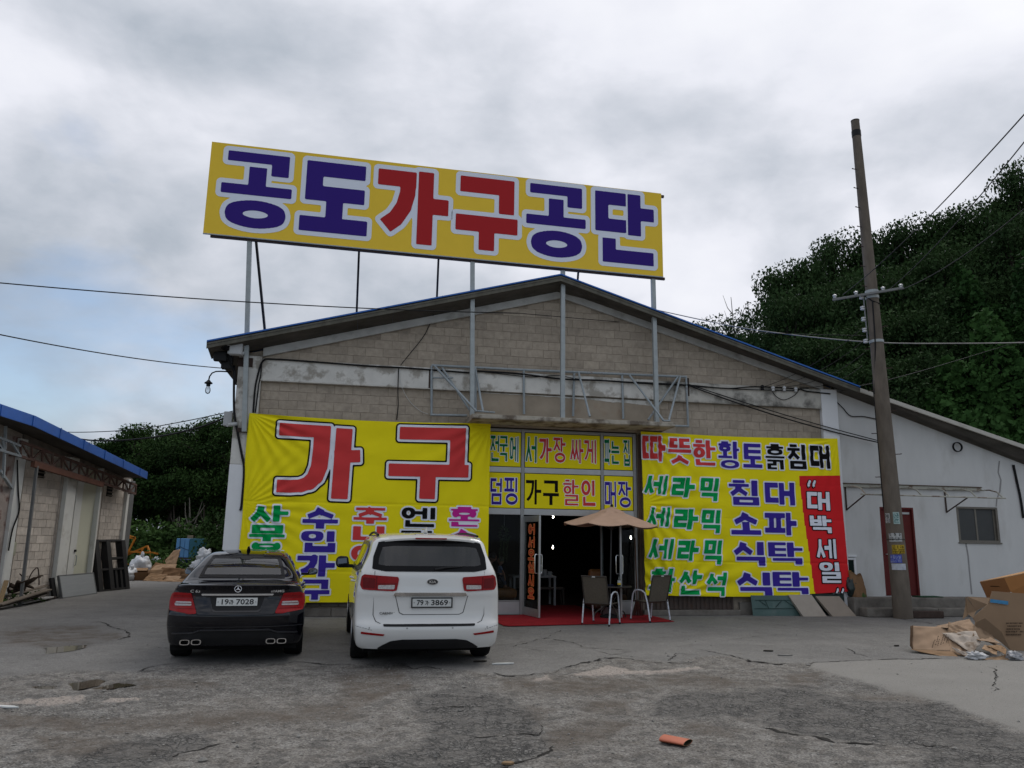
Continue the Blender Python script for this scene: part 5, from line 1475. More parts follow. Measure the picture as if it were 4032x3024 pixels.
 h, _ = sh.cast(-.54, .893, 'rear'); latin('C 63', .052, CHR, t, (-.54, h.y - .006, .893), (math.pi / 2, 0, R(-9)), 'badge', .003, width=.125, bold=.001)
 h, _ = sh.cast(.52, .893, 'rear'); latin('///AMG', .045, CHR, t, (.51, h.y - .006, .893), (math.pi / 2, 0, R(9)), 'badge', .003, width=.175, bold=.001)
 b = MB(); b.prism([(-.03, 1.62, 1.425), (.03, 1.62, 1.425), (.012, 1.56, 1.50), (-.012, 1.56, 1.50)], (0, -.04, -.004)); b.build('antenna', BPL, t, bevel=.008)
 b = MB(); b.box((-.80, .30, .17), (.80, 4.3, .30)); b.box((-.62, .3, .30), (.62, 4.2, .6)); b.build('underbody', GAPM, t)  # black box set low and wide to deepen the shade under the car
 b = MB(); b.box((-.7, .7, .60), (.7, 3.4, .64)); b.box((-.68, .62, .64), (.68, .98, .985)); b.box((-.68, 3.25, .6), (.68, 3.6, .99)); b.build('cabin_floor', SEAT, t)
 seat_parts(t, (-.36, .36), 1.42, .6, 1.0, .56); seat_parts(t, (-.36, .36), 2.35, .6, 1.06, .5)
 raise_body(t, .083, .95)
 b = MB(); b.tube([(-.36 + .18 * math.cos(a), 3.0 + .06 * math.sin(a), .98 + .17 * math.sin(a)) for a in np.linspace(0, 6.283, 25)], .015, 6); b.build('steering_wheel', BPL, t)
 return t
sedan()
def minivan():
 p = G(1697, 2371.5, .838)
 t = thing('parked_car', 'white minivan with dark privacy glass parked nose to the banner', 'minivan', (p[0], p[1], 0), R(12.5), 'cars parked in front of the banner')
 PAI = paint('pearl_white_car_paint', (0.66, 0.66, 0.64))
 def sec(w, zb, gx, gz, rx, rz, zt, belt=1.16, bx=.955):
  return [(w * .90, zb), (w * .96, zb + .05), (w * .99, .42), (w, .66), (w * .992, .92), (w * bx, belt), (gx, gz), (rx, rz), (rx * .62, zt - .014), (0, zt)]
 S_ = {0.0: sec(.945, .17, .80, 1.42, .715, 1.62, 1.675), .05: sec(.972, .165, .815, 1.42, .735, 1.635, 1.69), .35: sec(.985, .165, .83, 1.43, .745, 1.655, 1.718), .9: sec(.99, .19, .845, 1.43, .75, 1.672, 1.742), 1.8: sec(.99, .2, .85, 1.43, .75, 1.68, 1.755), 2.9: sec(.99, .2, .85, 1.43, .75, 1.675, 1.75),
   3.4: sec(.985, .2, .845, 1.40, .76, 1.62, 1.69), 3.9: sec(.98, .2, .86, 1.27, .80, 1.36, 1.42), 4.3: sec(.965, .2, .88, 1.10, .80, 1.14, 1.17, 1.05), 4.75: sec(.92, .22, .82, .98, .7, 1.02, 1.04, .92), 5.05: sec(.78, .26, .68, .86, .58, .9, .91, .80)}
 def warp(A):
  B = A.copy(); y = A[..., 1]; x = np.abs(A[..., 0]); z = A[..., 2]
  fr = np.clip(1 - y / .8, 0, 1) ** 1.4
  B[..., 1] += fr * (.20 * (x / .985) ** 3.6 + .03 * (x / .985) ** 2)
  prof = np.interp(z, [.15, .25, .36, .46, .505, .54, .66, .86, .90, .96, 1.18, 1.24, 1.60, 1.68, 1.76], [.11, .05, .01, .0, .02, .05, .062, .065, .045, .06, .075, .105, .275, .30, .32])
  B[..., 1] += prof * np.clip(1 - y / 1.1, 0, 1)
  B[..., 1] += np.clip(1 - np.abs(y - 5.05) / .6, 0, 1) * -.3 * (x / .9) ** 2
  return B
 sh = Shell(S_, 92, 46, warp, (1.10, 4.16), .38, 0)
 rw = [(-.775, 1.235), (-.60, 1.205), (.60, 1.205), (.775, 1.235), (.765, 1.40), (.70, 1.605), (.50, 1.63), (-.50, 1.63), (-.70, 1.605), (-.765, 1.40)]
 sw = [(.42, 1.225), (.62, 1.56), (1.2, 1.62), (2.6, 1.62), (3.35, 1.50), (4.05, 1.20), (3.6, 1.15), (1.5, 1.17)]
 ws = [(-.74, 1.2), (.74, 1.2), (.66, 1.60), (-.66, 1.60)]
 holes = [('rear', inset(rw, .06), (-.2, .9)), ('front', inset(ws, .04), (2.8, 4.8)), ('right', inset(sw, .05), (.3, 1.2)), ('left', inset(sw, .05), (.3, 1.2))]
 sh.body('body', PAI, t, holes)
 o = sh.patch(rw, 'rear', .004, 'rear_window', CGLD, t, .03, skirt=False); sh.patch(rw, 'rear', .008, 'window_surround', FRIT, o, .018, ring=.075)
 o = sh.patch(ws, 'front', .003, 'windscreen', CGL, t, .03, skirt=False); sh.patch(ws, 'front', .006, 'window_surround', FRIT, o, .018, ring=.06, skirt=False)
 for s in (1, -1):
  v = 'right' if s > 0 else 'left'
  o = sh.patch(sw, v, .004, 'side_window', CGLD, t, .03, skirt=False); sh.patch(sw, v, .007, 'window_surround', FRIT, o, .02, ring=.06, skirt=False)
  for yy in (1.35, 2.55): sh.patch([(yy, 1.165), (yy + .09, 1.165), (yy + .07, 1.62), (yy - .02, 1.62)], v, .008, 'window_pillar', FRIT, o, .02, skirt=False)
  sh.patch([(.30, 1.205), (.42, 1.19), (1.5, 1.145), (3.6, 1.12), (3.6, 1.14), (1.5, 1.165), (.42, 1.215)], v, .009, 'window_chrome', CHR, t, .015)
  for yy in (1.5, 2.62, 3.7): sh.patch([(yy, .30), (yy + .008, .30), (yy + .008, 1.15), (yy, 1.15)], v, .003, 'shut_line', GAPM, t, .012, skirt=False)
  for yy in (1.75, 2.78): sh.patch([(yy, .98), (yy + .24, .985), (yy + .24, 1.012), (yy, 1.007)], v, .035, 'door_handle', PAI, t, .015)
  wheel(t, s * .865, 1.10, .345, .235, s); wheel(t, s * .865, 4.16, .345, .235, s)
  tl = [(.455 * s, .955), (.50 * s, .945), (.885 * s, .960), (.915 * s, 1.02), (.90 * s, 1.13), (.87 * s, 1.155), (.44 * s, 1.128), (.43 * s, 1.10)]
  if s < 0: tl = tl[::-1]
  lm = sh.patch(tl, 'rear', .012, 'tail_lamp', REDL, t, .014, r=.006)
  sh.patch([(.480 * s, .965), (.69 * s, .965), (.69 * s, 1.02), (.475 * s, 1.025)], 'rear', .016, 'reversing_lamp', CLR, lm, .012)
  sh.patch([(.705 * s, .955), (.718 * s, .955), (.718 * s, 1.14), (.705 * s, 1.14)], 'rear', .0165, 'lamp_divider', REDD, lm, .007)
  sh.patch([(.73 * s, .975), (.88 * s, .98), (.885 * s, 1.12), (.73 * s, 1.11)], 'rear', .015, 'indicator_lens', REDD, lm, .014)
  sh.patch([(.44 * s, 1.035), (.70 * s, 1.032), (.70 * s, 1.042), (.44 * s, 1.045)], 'rear', .0165, 'lamp_rib', REDD, lm, .008)
  rf = [(.60 * s, .352), (.885 * s, .372), (.885 * s, .40), (.58 * s, .374)]
  sh.patch(rf, 'rear', .008, 'reflector', REDL, t, .012)
  # tailgate shut lines
  sh.patch([(.735 * s, 1.21), (.743 * s, 1.21), (.735 * s, .62), (.70 * s, .54), (.64 * s, .515), (.0, .508), (.0, .502), (.645 * s, .508), (.708 * s, .535), (.744 * s, .62)], 'rear', .005, 'shut_line', GAPM, t, .009, skirt=False)
  sh.patch([(.744 * s, .42), (.965 * s, .47), (.965 * s, .477), (.744 * s, .427)], 'rear', .002, 'shut_line', M('grey_gap_and_shade', (0.1, 0.1, 0.1), .9, var=0), t, .008, skirt=False)
  for x in (.30, .78): 
   h, _ = sh.cast(s * x, .455, 'rear'); b = MB(); b.lathe([(.012, -.002), (.012, .004)], (s * x, h.y, .455), 12, 'y'); b.build('parking_sensor', M('sensor_grey', (0.33, 0.33, 0.32), .4, var=0), t)
  # mirror
  b = MB(); b.prism([(s * 1.0, 3.66, 1.12), (s * 1.20, 3.60, 1.12), (s * 1.245, 3.60, 1.18), (s * 1.235, 3.60, 1.29), (s * 1.18, 3.61, 1.33), (s * 1.03, 3.66, 1.32)], (0, .16, 0)); mo = b.build('door_mirror', BPL, t, bevel=.035)
  b = MB(); b.prism([(s * 1.04, 3.635, 1.15), (s * 1.19, 3.592, 1.15), (s * 1.22, 3.592, 1.20), (s * 1.21, 3.592, 1.28), (s * 1.06, 3.635, 1.295)], (0, .005, 0)); b.build('mirror_glass', MIR, mo)
  b = MB(); b.box((min(s * .90, s * 1.03), 3.70, 1.12), (max(s * .90, s * 1.03), 3.78, 1.18)); b.build('mirror_arm', BPL, mo)
  b = MB(); yv = np.linspace(.55, 3.2, 14); b.tube([(s * .70, y, 1.705 + .045 * math.sin((y - .55) / 2.65 * math.pi)) for y in yv], .018, 6); b.build('roof_rail', BPL, t, smooth=True)
 # spoiler lip over the rear glass
 P = []
 for k in range(25):
  x = -.735 + 1.47 * k / 24; e = abs(x) / .735; zt = 1.70 - .055 * e ** 2.5; y0 = .215 + .17 * e ** 3
  P.append([(x, .42 + .12 * e ** 3, zt + .018), (x, y0 + .06, zt - .008), (x, y0, zt - .03), (x, y0 + .004, zt - .055), (x, y0 + .12, zt - .075), (x, y0 + .2, zt - .06)])
 b = MB(); b.grid(np.array(P)); b.build('spoiler', PAI, t, smooth=True, angle=60, fix=False)
 b = MB(); b.box((-.215, .204, 1.652), (.215, .22, 1.672)); b.build('brake_lamp', REDL, t, bevel=.004)
 sh.patch([(-.49, .882), (.49, .882), (.475, .922), (-.475, .922)], 'rear', .018, 'chrome_strip', CHR, t, .012)
 h, _ = sh.cast(0, .79, 'rear'); plate(t, sh, .02, .79, h.y - .014, R(-2), ('79', '3869'), '가', True)
 # oval badge
 h, _ = sh.cast(.02, 1.07, 'rear'); y = h.y - .012
 el = lambda a, b_, yy: [(.02 + a * math.cos(q), yy, 1.07 + b_ * math.sin(q)) for q in np.linspace(0, 2 * math.pi, 33)[:-1]]
 b = MB(); b.prism(el(.077, .043, y), (0, .02, 0)); em = b.build('emblem', CHR, t)
 b = MB(); b.prism(el(.070, .036, y - .002), (0, .01, 0)); b.build('emblem_field', PLK, em)
 latin('KIA', .052, CHR, em, (.02, y - .004, 1.068), (math.pi / 2, 0, 0), 'badge', .001, width=.09, bold=.001)
 h, _ = sh.cast(-.545, .645, 'rear'); latin('CARNIVAL', .045, M('badge_grey', (0.16, 0.16, 0.16), .3, .8, var=0), t, (-.545, h.y - .005, .645), (math.pi / 2, 0, R(-4)), 'badge', .002, width=.235, bold=.001)
 sh.patch([(-.60, .475), (.60, .475), (.61, .505), (-.61, .505)], 'rear', .010, 'bumper_step', BPL, t, .012)
 sh.patch([(-.68, .175), (-.60, .23), (-.50, .285), (-.35, .305), (.35, .305), (.50, .285), (.60, .23), (.68, .175)], 'rear', .010, 'diffuser', BPL, t, .02)
 # shade of the pressed plate recess edge, painted as a grey line
 sh.patch([(-.47, .885), (-.46, .885), (-.40, .66), (-.35, .635), (.39, .635), (.44, .66), (.50, .885), (.51, .885), (.45, .652), (.39, .625), (-.36, .625), (-.41, .652)], 'rear', .0015, 'press_shade_line', M('grey_gap_and_shade', (0.1, 0.1, 0.1)), t, .008, skirt=False)
 b = MB(); h, _ = sh.cast(.10, 1.245, 'rear'); h2, _ = sh.cast(.42, 1.275, 'rear'); h3, _ = sh.cast(0.05, 1.235, 'rear')
 b.tube([(h3.x, h3.y - .02, h3.z), (.2, (h.y + h2.y) / 2 - .03, 1.262), (h2.x, h2.y - .02, h2.z)], [.02, .013, .007], 8); b.build('wiper', BPL, t, smooth=True)
 b = MB(); b.prism([(-.035, 1.0, 1.735), (.035, 1.0, 1.735), (.006, .86, 1.835), (-.006, .86, 1.835)], (0, -.05, -.01)); b.build('antenna', PAI, t, bevel=.01)
 b = MB(); b.box((-.84, .35, .18), (.84, 4.8, .34)); b.box((-.66, .35, .34), (.66, 4.6, .6)); b.tube([(.05, .25, .19), (.05, .5, .19)], .04, 10); b.build('underbody', GAPM, t)  # underbody box shaped low and wide to darken the shade beneath
 b = MB(); b.box((-.8, .5, .6), (.8, 4.0, .64)); b.box((-.78, 3.85, .6), (.78, 4.2, 1.1)); b.build('cabin_floor', SEAT, t)
 for y in (1.1, 2.1, 3.1): seat_parts(t, (-.38, .38), y, .64, 1.22, .52)
 raise_body(t, .075, .955)
 return t
minivan()
# ------------------------------------------------------------------ shop front furniture
REDC2 = M('red_carpet', (0.27, 0.012, 0.018), .95, var=.18, vs=5, bump=.5, bs=300)
def build_carpet():
 P = [(-.42, 17.35), (-.10, 15.95), (.0, 15.84), (.7, 16.08), (1.42, 16.36), (2.5, 16.82), (3.52, 17.24), (3.34, 18.1), (3.19, 18.70)]
 a = fpt(2.0, .10, 0); c = fpt(2.0, -2.6, 0); d = fpt(.0, -2.6, 0); e = fpt(.0, .10, 0); g = fpt(-.9, .10, 0)
 P = P + [tuple(a[:2]), tuple(c[:2]), tuple(d[:2]), tuple(e[:2]), tuple(g[:2])]
 cx, cy = 1.4, 17.0
 t = thing('carpet', 'red carpet laid through the open shop doors onto the asphalt', 'carpet', (cx, cy, 0))
 b = MB(); b.prism([(x - cx, y - cy, .013) for x, y in P], (0, 0, .009)); b.build('carpet_pile', REDC2, t)
build_carpet()
PST = M('bronze_chair_frame', (0.05, 0.042, 0.034), .5, .3, var=.15)
SLING = M('brown_sling_mesh', (0.115, 0.098, 0.075), .85, var=.15, vs=30, bump=.3, bs=200)
WRAP = M('plastic_wrapped_tube', (0.52, 0.55, 0.60), .3, .1, var=.3, vs=25, bump=.6, bs=40)
def make_chair(p_rl, p_rr, p_fl, p_fr, label):
 m = (np.array(p_rl) + p_rr + p_fl + p_fr) / 4
 lat = (np.array(p_rr) + p_fr - p_rl - p_fl); ang = math.atan2(lat[1], lat[0])
 t = thing('patio_chair', label, 'chair', (m[0], m[1], .0), ang, 'patio chairs by the shop door')
 w, d = .29, .25
 for s in (-1, 1):
  x = s * w
  pts = [(x, d + .05, .022), (x, d + .0, .40), (x, d - .03, .56), (x, d - .09, .635), (x, d - .2, .655), (x, -.06, .645), (x, -.16, .60), (x, -d + .02, .40), (x, -d - .05, .022)]
  b = MB(); b.tube(pts, .0165, 8); b.build('arm_frame', WRAP, t, smooth=True)
  for q in (pts[0], pts[-1]):
   b = MB(); b.lathe([(.02, -.02), (.02, .02)], q, 10); b.build('foot_cap', BPL, t)
 seat = []
 prof = [(.27, .405), (.24, .43), (.1, .425), (-.05, .41), (-.17, .405), (-.235, .44), (-.27, .55), (-.31, .70), (-.345, .84), (-.375, .93), (-.385, .965), (-.40, .97)]
 for k in range(9):
  u = (k / 8 - .5) * 2
  seat.append([(u * .255, y, z - .02 * (1 - u * u)) for y, z in prof])
 Q = np.array(seat); 
 b = MB(); b.grid(Q[:, :6]); o = b.build('seat_sling', SLING, t, smooth=True, fix=False); 
 b = MB(); b.grid(Q[:, 5:]); b.build('back_sling', SLING, t, smooth=True, fix=False)
 b = MB()
 for s in (-1, 1): b.tube([(s * .262, y, z) for y, z in prof], .014, 7)
 b.tube([(-.262, prof[-2][0], prof[-2][1]), (.262, prof[-2][0], prof[-2][1])], .014, 7); b.tube([(-.262, .262, .405), (.262, .262, .405)], .013, 7); b.tube([(-.262, -.235, .43), (.262, -.235, .43)], .012, 7)
 for s in (-1, 1): b.tube([(s * .262, .2, .425), (s * .29, .2, .42)], .012, 6); b.tube([(s * .262, -.235, .43), (s * .29, -.235, .42)], .012, 6)
 b.build('seat_frame', PST, t, smooth=True)
 b = MB(); b.box((-.035, prof[-2][0] - .017, .945), (.035, prof[-2][0] - .015, .965)); b.build('care_tag', PLW, t)
 return t
g = lambda x, y: G(x, y)[:2]
make_chair(g(2285, 2460.6), g(2377, 2467.8), g(2355.5, 2451.5), g(2449.6, 2457), 'brown sling patio chair nearest the open doorway, its back to the street')
make_chair(g(2540, 2453), g(2645, 2446), g(2478.5, 2444), g(2580, 2439), 'brown sling patio chair in front of the right banner, facing the doorway')
def build_patio():
 c = G(2400, 2306, .70)
 t = thing('patio_table', 'small round dark patio table with curved legs under the parasol', 'table', (c[0], c[1], .02))
 GT = M('dark_table_glass', (0.03, 0.034, 0.036), .12, .0, var=.1, coat=.5)
 b = MB(); b.lathe([(.025, .672), (.46, .672), (.465, .68), (.025, .682)], n=40); b.build('tabletop', GT, t, smooth=True, angle=30)
 b = MB(); b.lathe([(.47, .655), (.485, .66), (.485, .685), (.47, .688), (.462, .684), (.462, .66)], n=40); b.build('rim', PST, t, smooth=True)
 for k in range(4):
  a = R(20 + 90 * k); ca, sa_ = math.cos(a), math.sin(a)
  b = MB(); b.tube([(r * ca, r * sa_, z) for r, z in ((.42, .655), (.36, .60), (.16, .44), (.10, .36), (.13, .26), (.26, .17), (.36, .10), (.40, .0))], .015, 7); b.build('leg', PST, t, smooth=True)
 b = MB(); b.tube([(.10 * math.cos(a), .10 * math.sin(a), .36) for a in np.linspace(0, 6.283, 17)], .008, 6); b.build('leg_ring', PST, t)
 # parasol
 u = thing('parasol', 'beige cloth parasol open over the patio table by the door', 'parasol', (c[0], c[1], .02))
 CANV = M('beige_canvas', (0.60, 0.395, 0.275), .85, var=.06, vs=6, bump=.15, bs=120)
 tilt = Matrix.Rotation(R(1.6), 3, 'Y')
 top, rim, rad = 2.40, 2.02, 1.10
 k_ = 8
 def ring(f, z, sag):
  o = []
  for i in range(k_ * 8):
   a = R(11) + 2 * math.pi * i / (k_ * 8)
   ph = (i % 8) / 8
   e = math.cos(math.pi / k_) / math.cos((ph - .5) * 2 * math.pi / k_)
   s_ = math.sin(ph * math.pi)
   r = rad * f * (e * .55 + .45 if f > .3 else e)
   o.append(tuple(tilt @ Vector((r * math.cos(a), r * math.sin(a), z - sag * s_ * f))))
  o.append(o[0]); return o
 fs = np.linspace(.02, 1, 14)
 b = MB(); b.grid(np.array([ring(f, top - (top - rim) * (f ** .92) - .0, .05) for f in fs] + [ring(1.004, rim - .012, .055)])); b.build('canopy', CANV, u, smooth=True, fix=False)
 b = MB(); b.grid(np.array([ring(f, top + .022 - (top - rim) * (f ** .92), .06 if f > .2 else .02) for f in np.linspace(.02, .27, 6)] + [ring(.285, top + .022 - (top - rim) * .29 - .02, .09)])); b.build('vent_flap', CANV, u, smooth=True, fix=False)
 for i in range(k_):
  a = R(11) + 2 * math.pi * i / k_; d = Vector((math.cos(a), math.sin(a), 0))
  b = MB(); b.bar(tilt @ (d * .03 + Vector((0, 0, top - .06))), tilt @ (d * rad * .99 + Vector((0, 0, rim - .02))), .014, .014)
  b.bar(tilt @ (d * .03 + Vector((0, 0, top - .50))), tilt @ (d * rad * .5 + Vector((0, 0, top - (top - rim) * .55 - .03))), .01, .01); b.build('rib', PST, u)
 b = MB(); b.tube([(0, 0, .04), tilt @ Vector((0, 0, 2.41))], .019, 10); b.build('pole', M('dark_grey_pole', (0.06, 0.06, 0.06), .4, .5), u, smooth=True)
 b = MB(); b.lathe([(.03, 0), (.035, .03), (.02, .06)], tilt @ Vector((0, 0, 2.41)), 12); b.build('finial', BPL, u)
 b = MB(); b.lathe([(.22, .0), (.22, .04), (.10, .07), (.03, .09), (.03, .30)], n=24); b.build('base', BPL, u, smooth=True, angle=40)
 # things on the table
 v = G(2400 + 30, 2303, .70); z0 = .703
 t = thing('drink_bottle', 'small dark drink bottle with white and yellow label on the patio table', 'bottle', (c[0] + .20, c[1] - .10, z0))
 DG = M('dark_green_glass', (0.012, 0.022, 0.012), .08, var=0, coat=.5)
 b = MB(); b.lathe([(.036, 0), (.038, .01), (.038, .13), (.03, .155), (.015, .185), (.015, .215)], n=18); b.build('bottle_body', DG, t, smooth=True, angle=50)
 b = MB(); b.lathe([(.0385, .025), (.0388, .03), (.0388, .06), (.0385, .062)], n=18); b.build('label_band', YEL, t, smooth=True)
 b = MB(); b.lathe([(.0385, .0625), (.0388, .065), (.0388, .115), (.0385, .118)], n=18); b.build('label_band', PLW, t, smooth=True)
 b = MB(); b.lathe([(.017, .21), (.017, .235)], n=14); b.build('cap', BPL, t)
 t = thing('potted_plant', 'little pale green leafy plant in a glass on the patio table', 'plant', (c[0] - .22, c[1] + .02, z0))
 b = MB(); b.lathe([(.03, 0), (.035, .07)], n=14); b.build('pot', M('clear_grey_glass', (.2, .22, .2), .1, var=0), t, smooth=True)
 b = MB()
 for i in range(26):
  a = random.random() * 6.28; e = random.uniform(.1, 1.2); d = Vector((math.cos(a) * math.cos(e), math.sin(a) * math.cos(e), math.sin(e))); p = Vector((0, 0, .06)) + d * random.uniform(.04, .14)
  s_ = d.cross(Vector((.3, .2, 1))).normalized() * .025; b.add([p - d * .04, p + s_, p + d * .045, p - s_], [(0, 1, 2, 3)])
 b.build('leaves', M('pale_leaf', (0.12, 0.17, 0.05), .6, var=.2), t, fix=False)
 t = thing('blue_cloth', 'crumpled dark blue cloth lying on the patio table', 'cloth', (c[0] + .03, c[1] + .04, z0))
 b = MB(); A, B = np.meshgrid(np.linspace(-.1, .1, 14), np.linspace(-.07, .07, 12)); Z = .006 + .05 * fbm(A * 18 + 4, B * 18, 4) * np.clip(1 - np.hypot(A / .1, B / .07), 0, 1) ** .5
 b.grid(np.stack([A, B, Z], -1)); b.build('fold', M('dark_blue_cloth', (0.012, 0.016, 0.05), .8), t, smooth=True, fix=False)
 # broom
 p = fpt(2.66, .32, 0)
 t = thing('broom', 'brown stick broom leaning beside the right door frame', 'broom', p, PSI)
 b = MB(); b.tube([(0, 0, .28), (.05, .22, 1.75)], .016, 8); b.build('handle', M('brown_wood', (0.085, 0.04, 0.022), .6, var=.2), t)
 b = MB()
 for i in range(46):
  a = (i / 45 - .5); b.bar((a * .06, random.uniform(-.015, .02), .34), (a * .26 + random.uniform(-.01, .01), random.uniform(-.04, .04), .015), .012, .008)
 b.build('bristles', M('reddish_bristle', (0.075, 0.028, 0.022), .9, var=.3, vs=30), t)
build_patio()
# ------------------------------------------------------------------ inside the shop
def build_inside():
 P_ = lambda u, n, z=0: fpt(u, n, z)
 LEA = M('tan_leather', (0.30, 0.125, 0.04), .45, var=.18, vs=5, bump=.15, bs=12)
 LEB = M('dark_brown_leather', (0.085, 0.035, 0.022), .5, var=.2, vs=5)
 FLZ = .013
 t = thing('sofa', 'tan leather sofa behind the left shop window', 'sofa', P_(-.50, -.62, FLZ), PSI)
 b = MB(); b.box((-.62, -.30, .10), (.50, .45, .32)); b.build('base', LEB, t, bevel=.04)
 b = MB(); b.box((-.62, -.34, .322), (.50, .45, .56)); b.build('cushion', LEA, t, bevel=.09, seg=4)
 b = MB(); b.box((-.58, -.26, 0), (.46, .40, .098)); b.build('plinth', BPL, t)
 t = thing('sofa', 'dark brown leather armchair behind the right shop window', 'armchair', P_(2.35, -.75, FLZ), PSI)
 b = MB(); b.box((-.40, -.30, .08), (.45, .45, .42)); b.build('seat', LEA, t, bevel=.07, seg=3)
 b = MB(); b.box((-.40, .32, .42), (.45, .55, .98)); b.build('back', LEA, t, bevel=.1, seg=4)
 for x in (-.46, .32): b = MB(); b.box((x, -.32, .08), (x + .18, .45, .62)); b.build('arm', LEB, t, bevel=.06, seg=3)
 # white table
 WT = M('white_table_laminate', (0.42, 0.42, 0.42), .4, var=.05)
 o = G(2190, 2268, .76); p = G(2030, 2268, .76)
 t = thing('side_table', 'white table inside the shop carrying a microwave and mugs', 'table', (o[0], o[1], FLZ), PSI)
 b = MB(); b.box((-1.15, -.02, .70), (.0, .62, .745)); b.build('tabletop', WT, t, bevel=.005)
 for x, y in ((-1.13, 0), (-.06, 0), (-1.13, .54), (-.06, .54)): b = MB(); b.box((x, y, 0), (x + .055, y + .055, .70)); b.build('leg', WT, t, bevel=.004)
 U3 = Vector((FU[0], FU[1], 0)); N3 = Vector((-FN[0], -FN[1], 0)); O3 = Vector((o[0], o[1], FLZ + .746))
 at = lambda x, y: tuple(O3 + U3 * x + N3 * y)
 t = thing('microwave', 'grey microwave oven on the white table in the shop', 'microwave', at(-.56, .25), PSI)
 b = MB(); b.box((-.22, -.15, .01), (.22, .17, .28)); b.build('case', WT, t, bevel=.008)
 b = MB(); b.box((-.20, -.158, .035), (.10, -.151, .255)); b.build('door', FRIT, t)
 b = MB(); b.box((.12, -.156, .04), (.20, -.151, .25)); b.build('control_panel', M('grey_panel', (0.18, 0.18, 0.18), .5), t)
 for x, h, lab in ((-.27, .16, 'larger white mug beside the microwave'), (-.14, .11, 'smaller white mug at the end of the white table')):
  t = thing('mug', lab, 'mug', at(x, .14), PSI, 'white mugs on the shop table')
  b = MB(); b.lathe([(.045, 0), (.055, .01), (.055, h), (.047, h), (.045, .02)], n=16); b.build('cup', WT, t, smooth=True, angle=40)
  b = MB(); b.tube([(.05, 0, h * .75), (.085, 0, h * .7), (.085, 0, h * .35), (.05, 0, h * .25)], .007, 6); b.build('handle', WT, t, smooth=True)
 o = G(2225, 2316, .45)
 t = thing('bench', 'low dark wooden bench inside the shop doorway', 'bench', (o[0], o[1], FLZ), PSI)
 WD = M('dark_wood', (0.06, 0.045, 0.035), .5, var=.2)
 b = MB(); b.box((-1.2, 0, .40), (0, .38, .445)); b.build('seat', WD, t, bevel=.006)
 for x in (-1.17, -.08): 
  for y in (.02, .31): b = MB(); b.bar((x + .03, y + .02, .40), (x + .03 + (.03 if x > -.5 else -.03), y + .02, 0), .05, .045); b.build('leg', WD, t)
 # ceiling bulbs, and one bulb added for a lamp's reflection in the right pane
 BULB = M('lit_bulb', (1, .95, .85), .4, var=0, emit=((1.0, .93, .78), 16.0))
 for x, y, n_, lab in ((2178, 2036, -3.5, 'lit bulb high inside the doorway'), (2177, 2157, -5.0, 'lit lamp at head height deep inside the shop'), (2484, 2119, -2.2, 'glowing bulb added for a lamp reflection in the right window pane')):
  u, z = fw(x, y, n_)
  t = thing('pendant_lamp', lab, 'lamp', P_(u, n_, z), PSI, 'lit lamps in the shop')
  b = MB(); b.lathe([(.006, -.03), (.017, -.018), (.020, .0), (.016, .03), (.012, .06)], n=12); b.build('bulb', BULB, t, smooth=True)
  b = MB(); b.lathe([(.02, .06), (.02, .10)], n=8); b.tube([(0, 0, .10), (0, 0, min(4.25 - z, 2.2))], .004, 5); b.build('cord', BPL, t)
 # hanging plant
 u, z = fw(1985, 2090, -.35)
 t = thing('hanging_plant', 'trailing green plant hanging behind the left shop window', 'plant', P_(u, -.35, z), PSI)
 LF = M('houseplant_leaf', (0.05, 0.10, 0.03), .5, var=.35, vs=30)
 b = MB()
 for i in range(150):
  d = Vector((random.gauss(0, 1), random.gauss(0, 1), random.gauss(0, .9))).normalized(); p = d * random.uniform(.03, .17) + Vector((0, 0, -.06)); p.x *= .9; p.z *= 1.25
  s_ = d.cross(Vector((random.random(), random.random(), .5))).normalized() * .02; b.add([p - d * .03, p + s_, p + d * .035, p - s_], [(0, 1, 2, 3)])
 for x in (-.08, .0, .10):
  zz = -.15; xx = x
  while zz > -.78 + random.random() * .1:
   zz -= .018; xx += random.uniform(-.008, .008)
   for k in range(2):
    p = Vector((xx + random.uniform(-.02, .02), random.uniform(-.02, .02), zz)); s_ = random.uniform(.007, .013); a = random.random() * 6
    b.add([p + Vector((s_ * math.cos(a), 0, s_ * math.sin(a))), p + Vector((-s_ * math.sin(a), .004, s_ * math.cos(a))), p - Vector((s_ * math.cos(a), 0, s_ * math.sin(a))), p + Vector((s_ * math.sin(a), -.004, -s_ * math.cos(a)))], [(0, 1, 2, 3)])
 b.build('foliage', LF, t, fix=False)
 b = MB(); b.lathe([(.05, -.10), (.075, .0), (.07, .02)], n=14); b.build('pot', BPL, t)
 b = MB(); b.tube([(0, 0, .02), (0, 0, 4.28 - z)], .003, 5); b.build('cord', PLW, t)
build_inside()
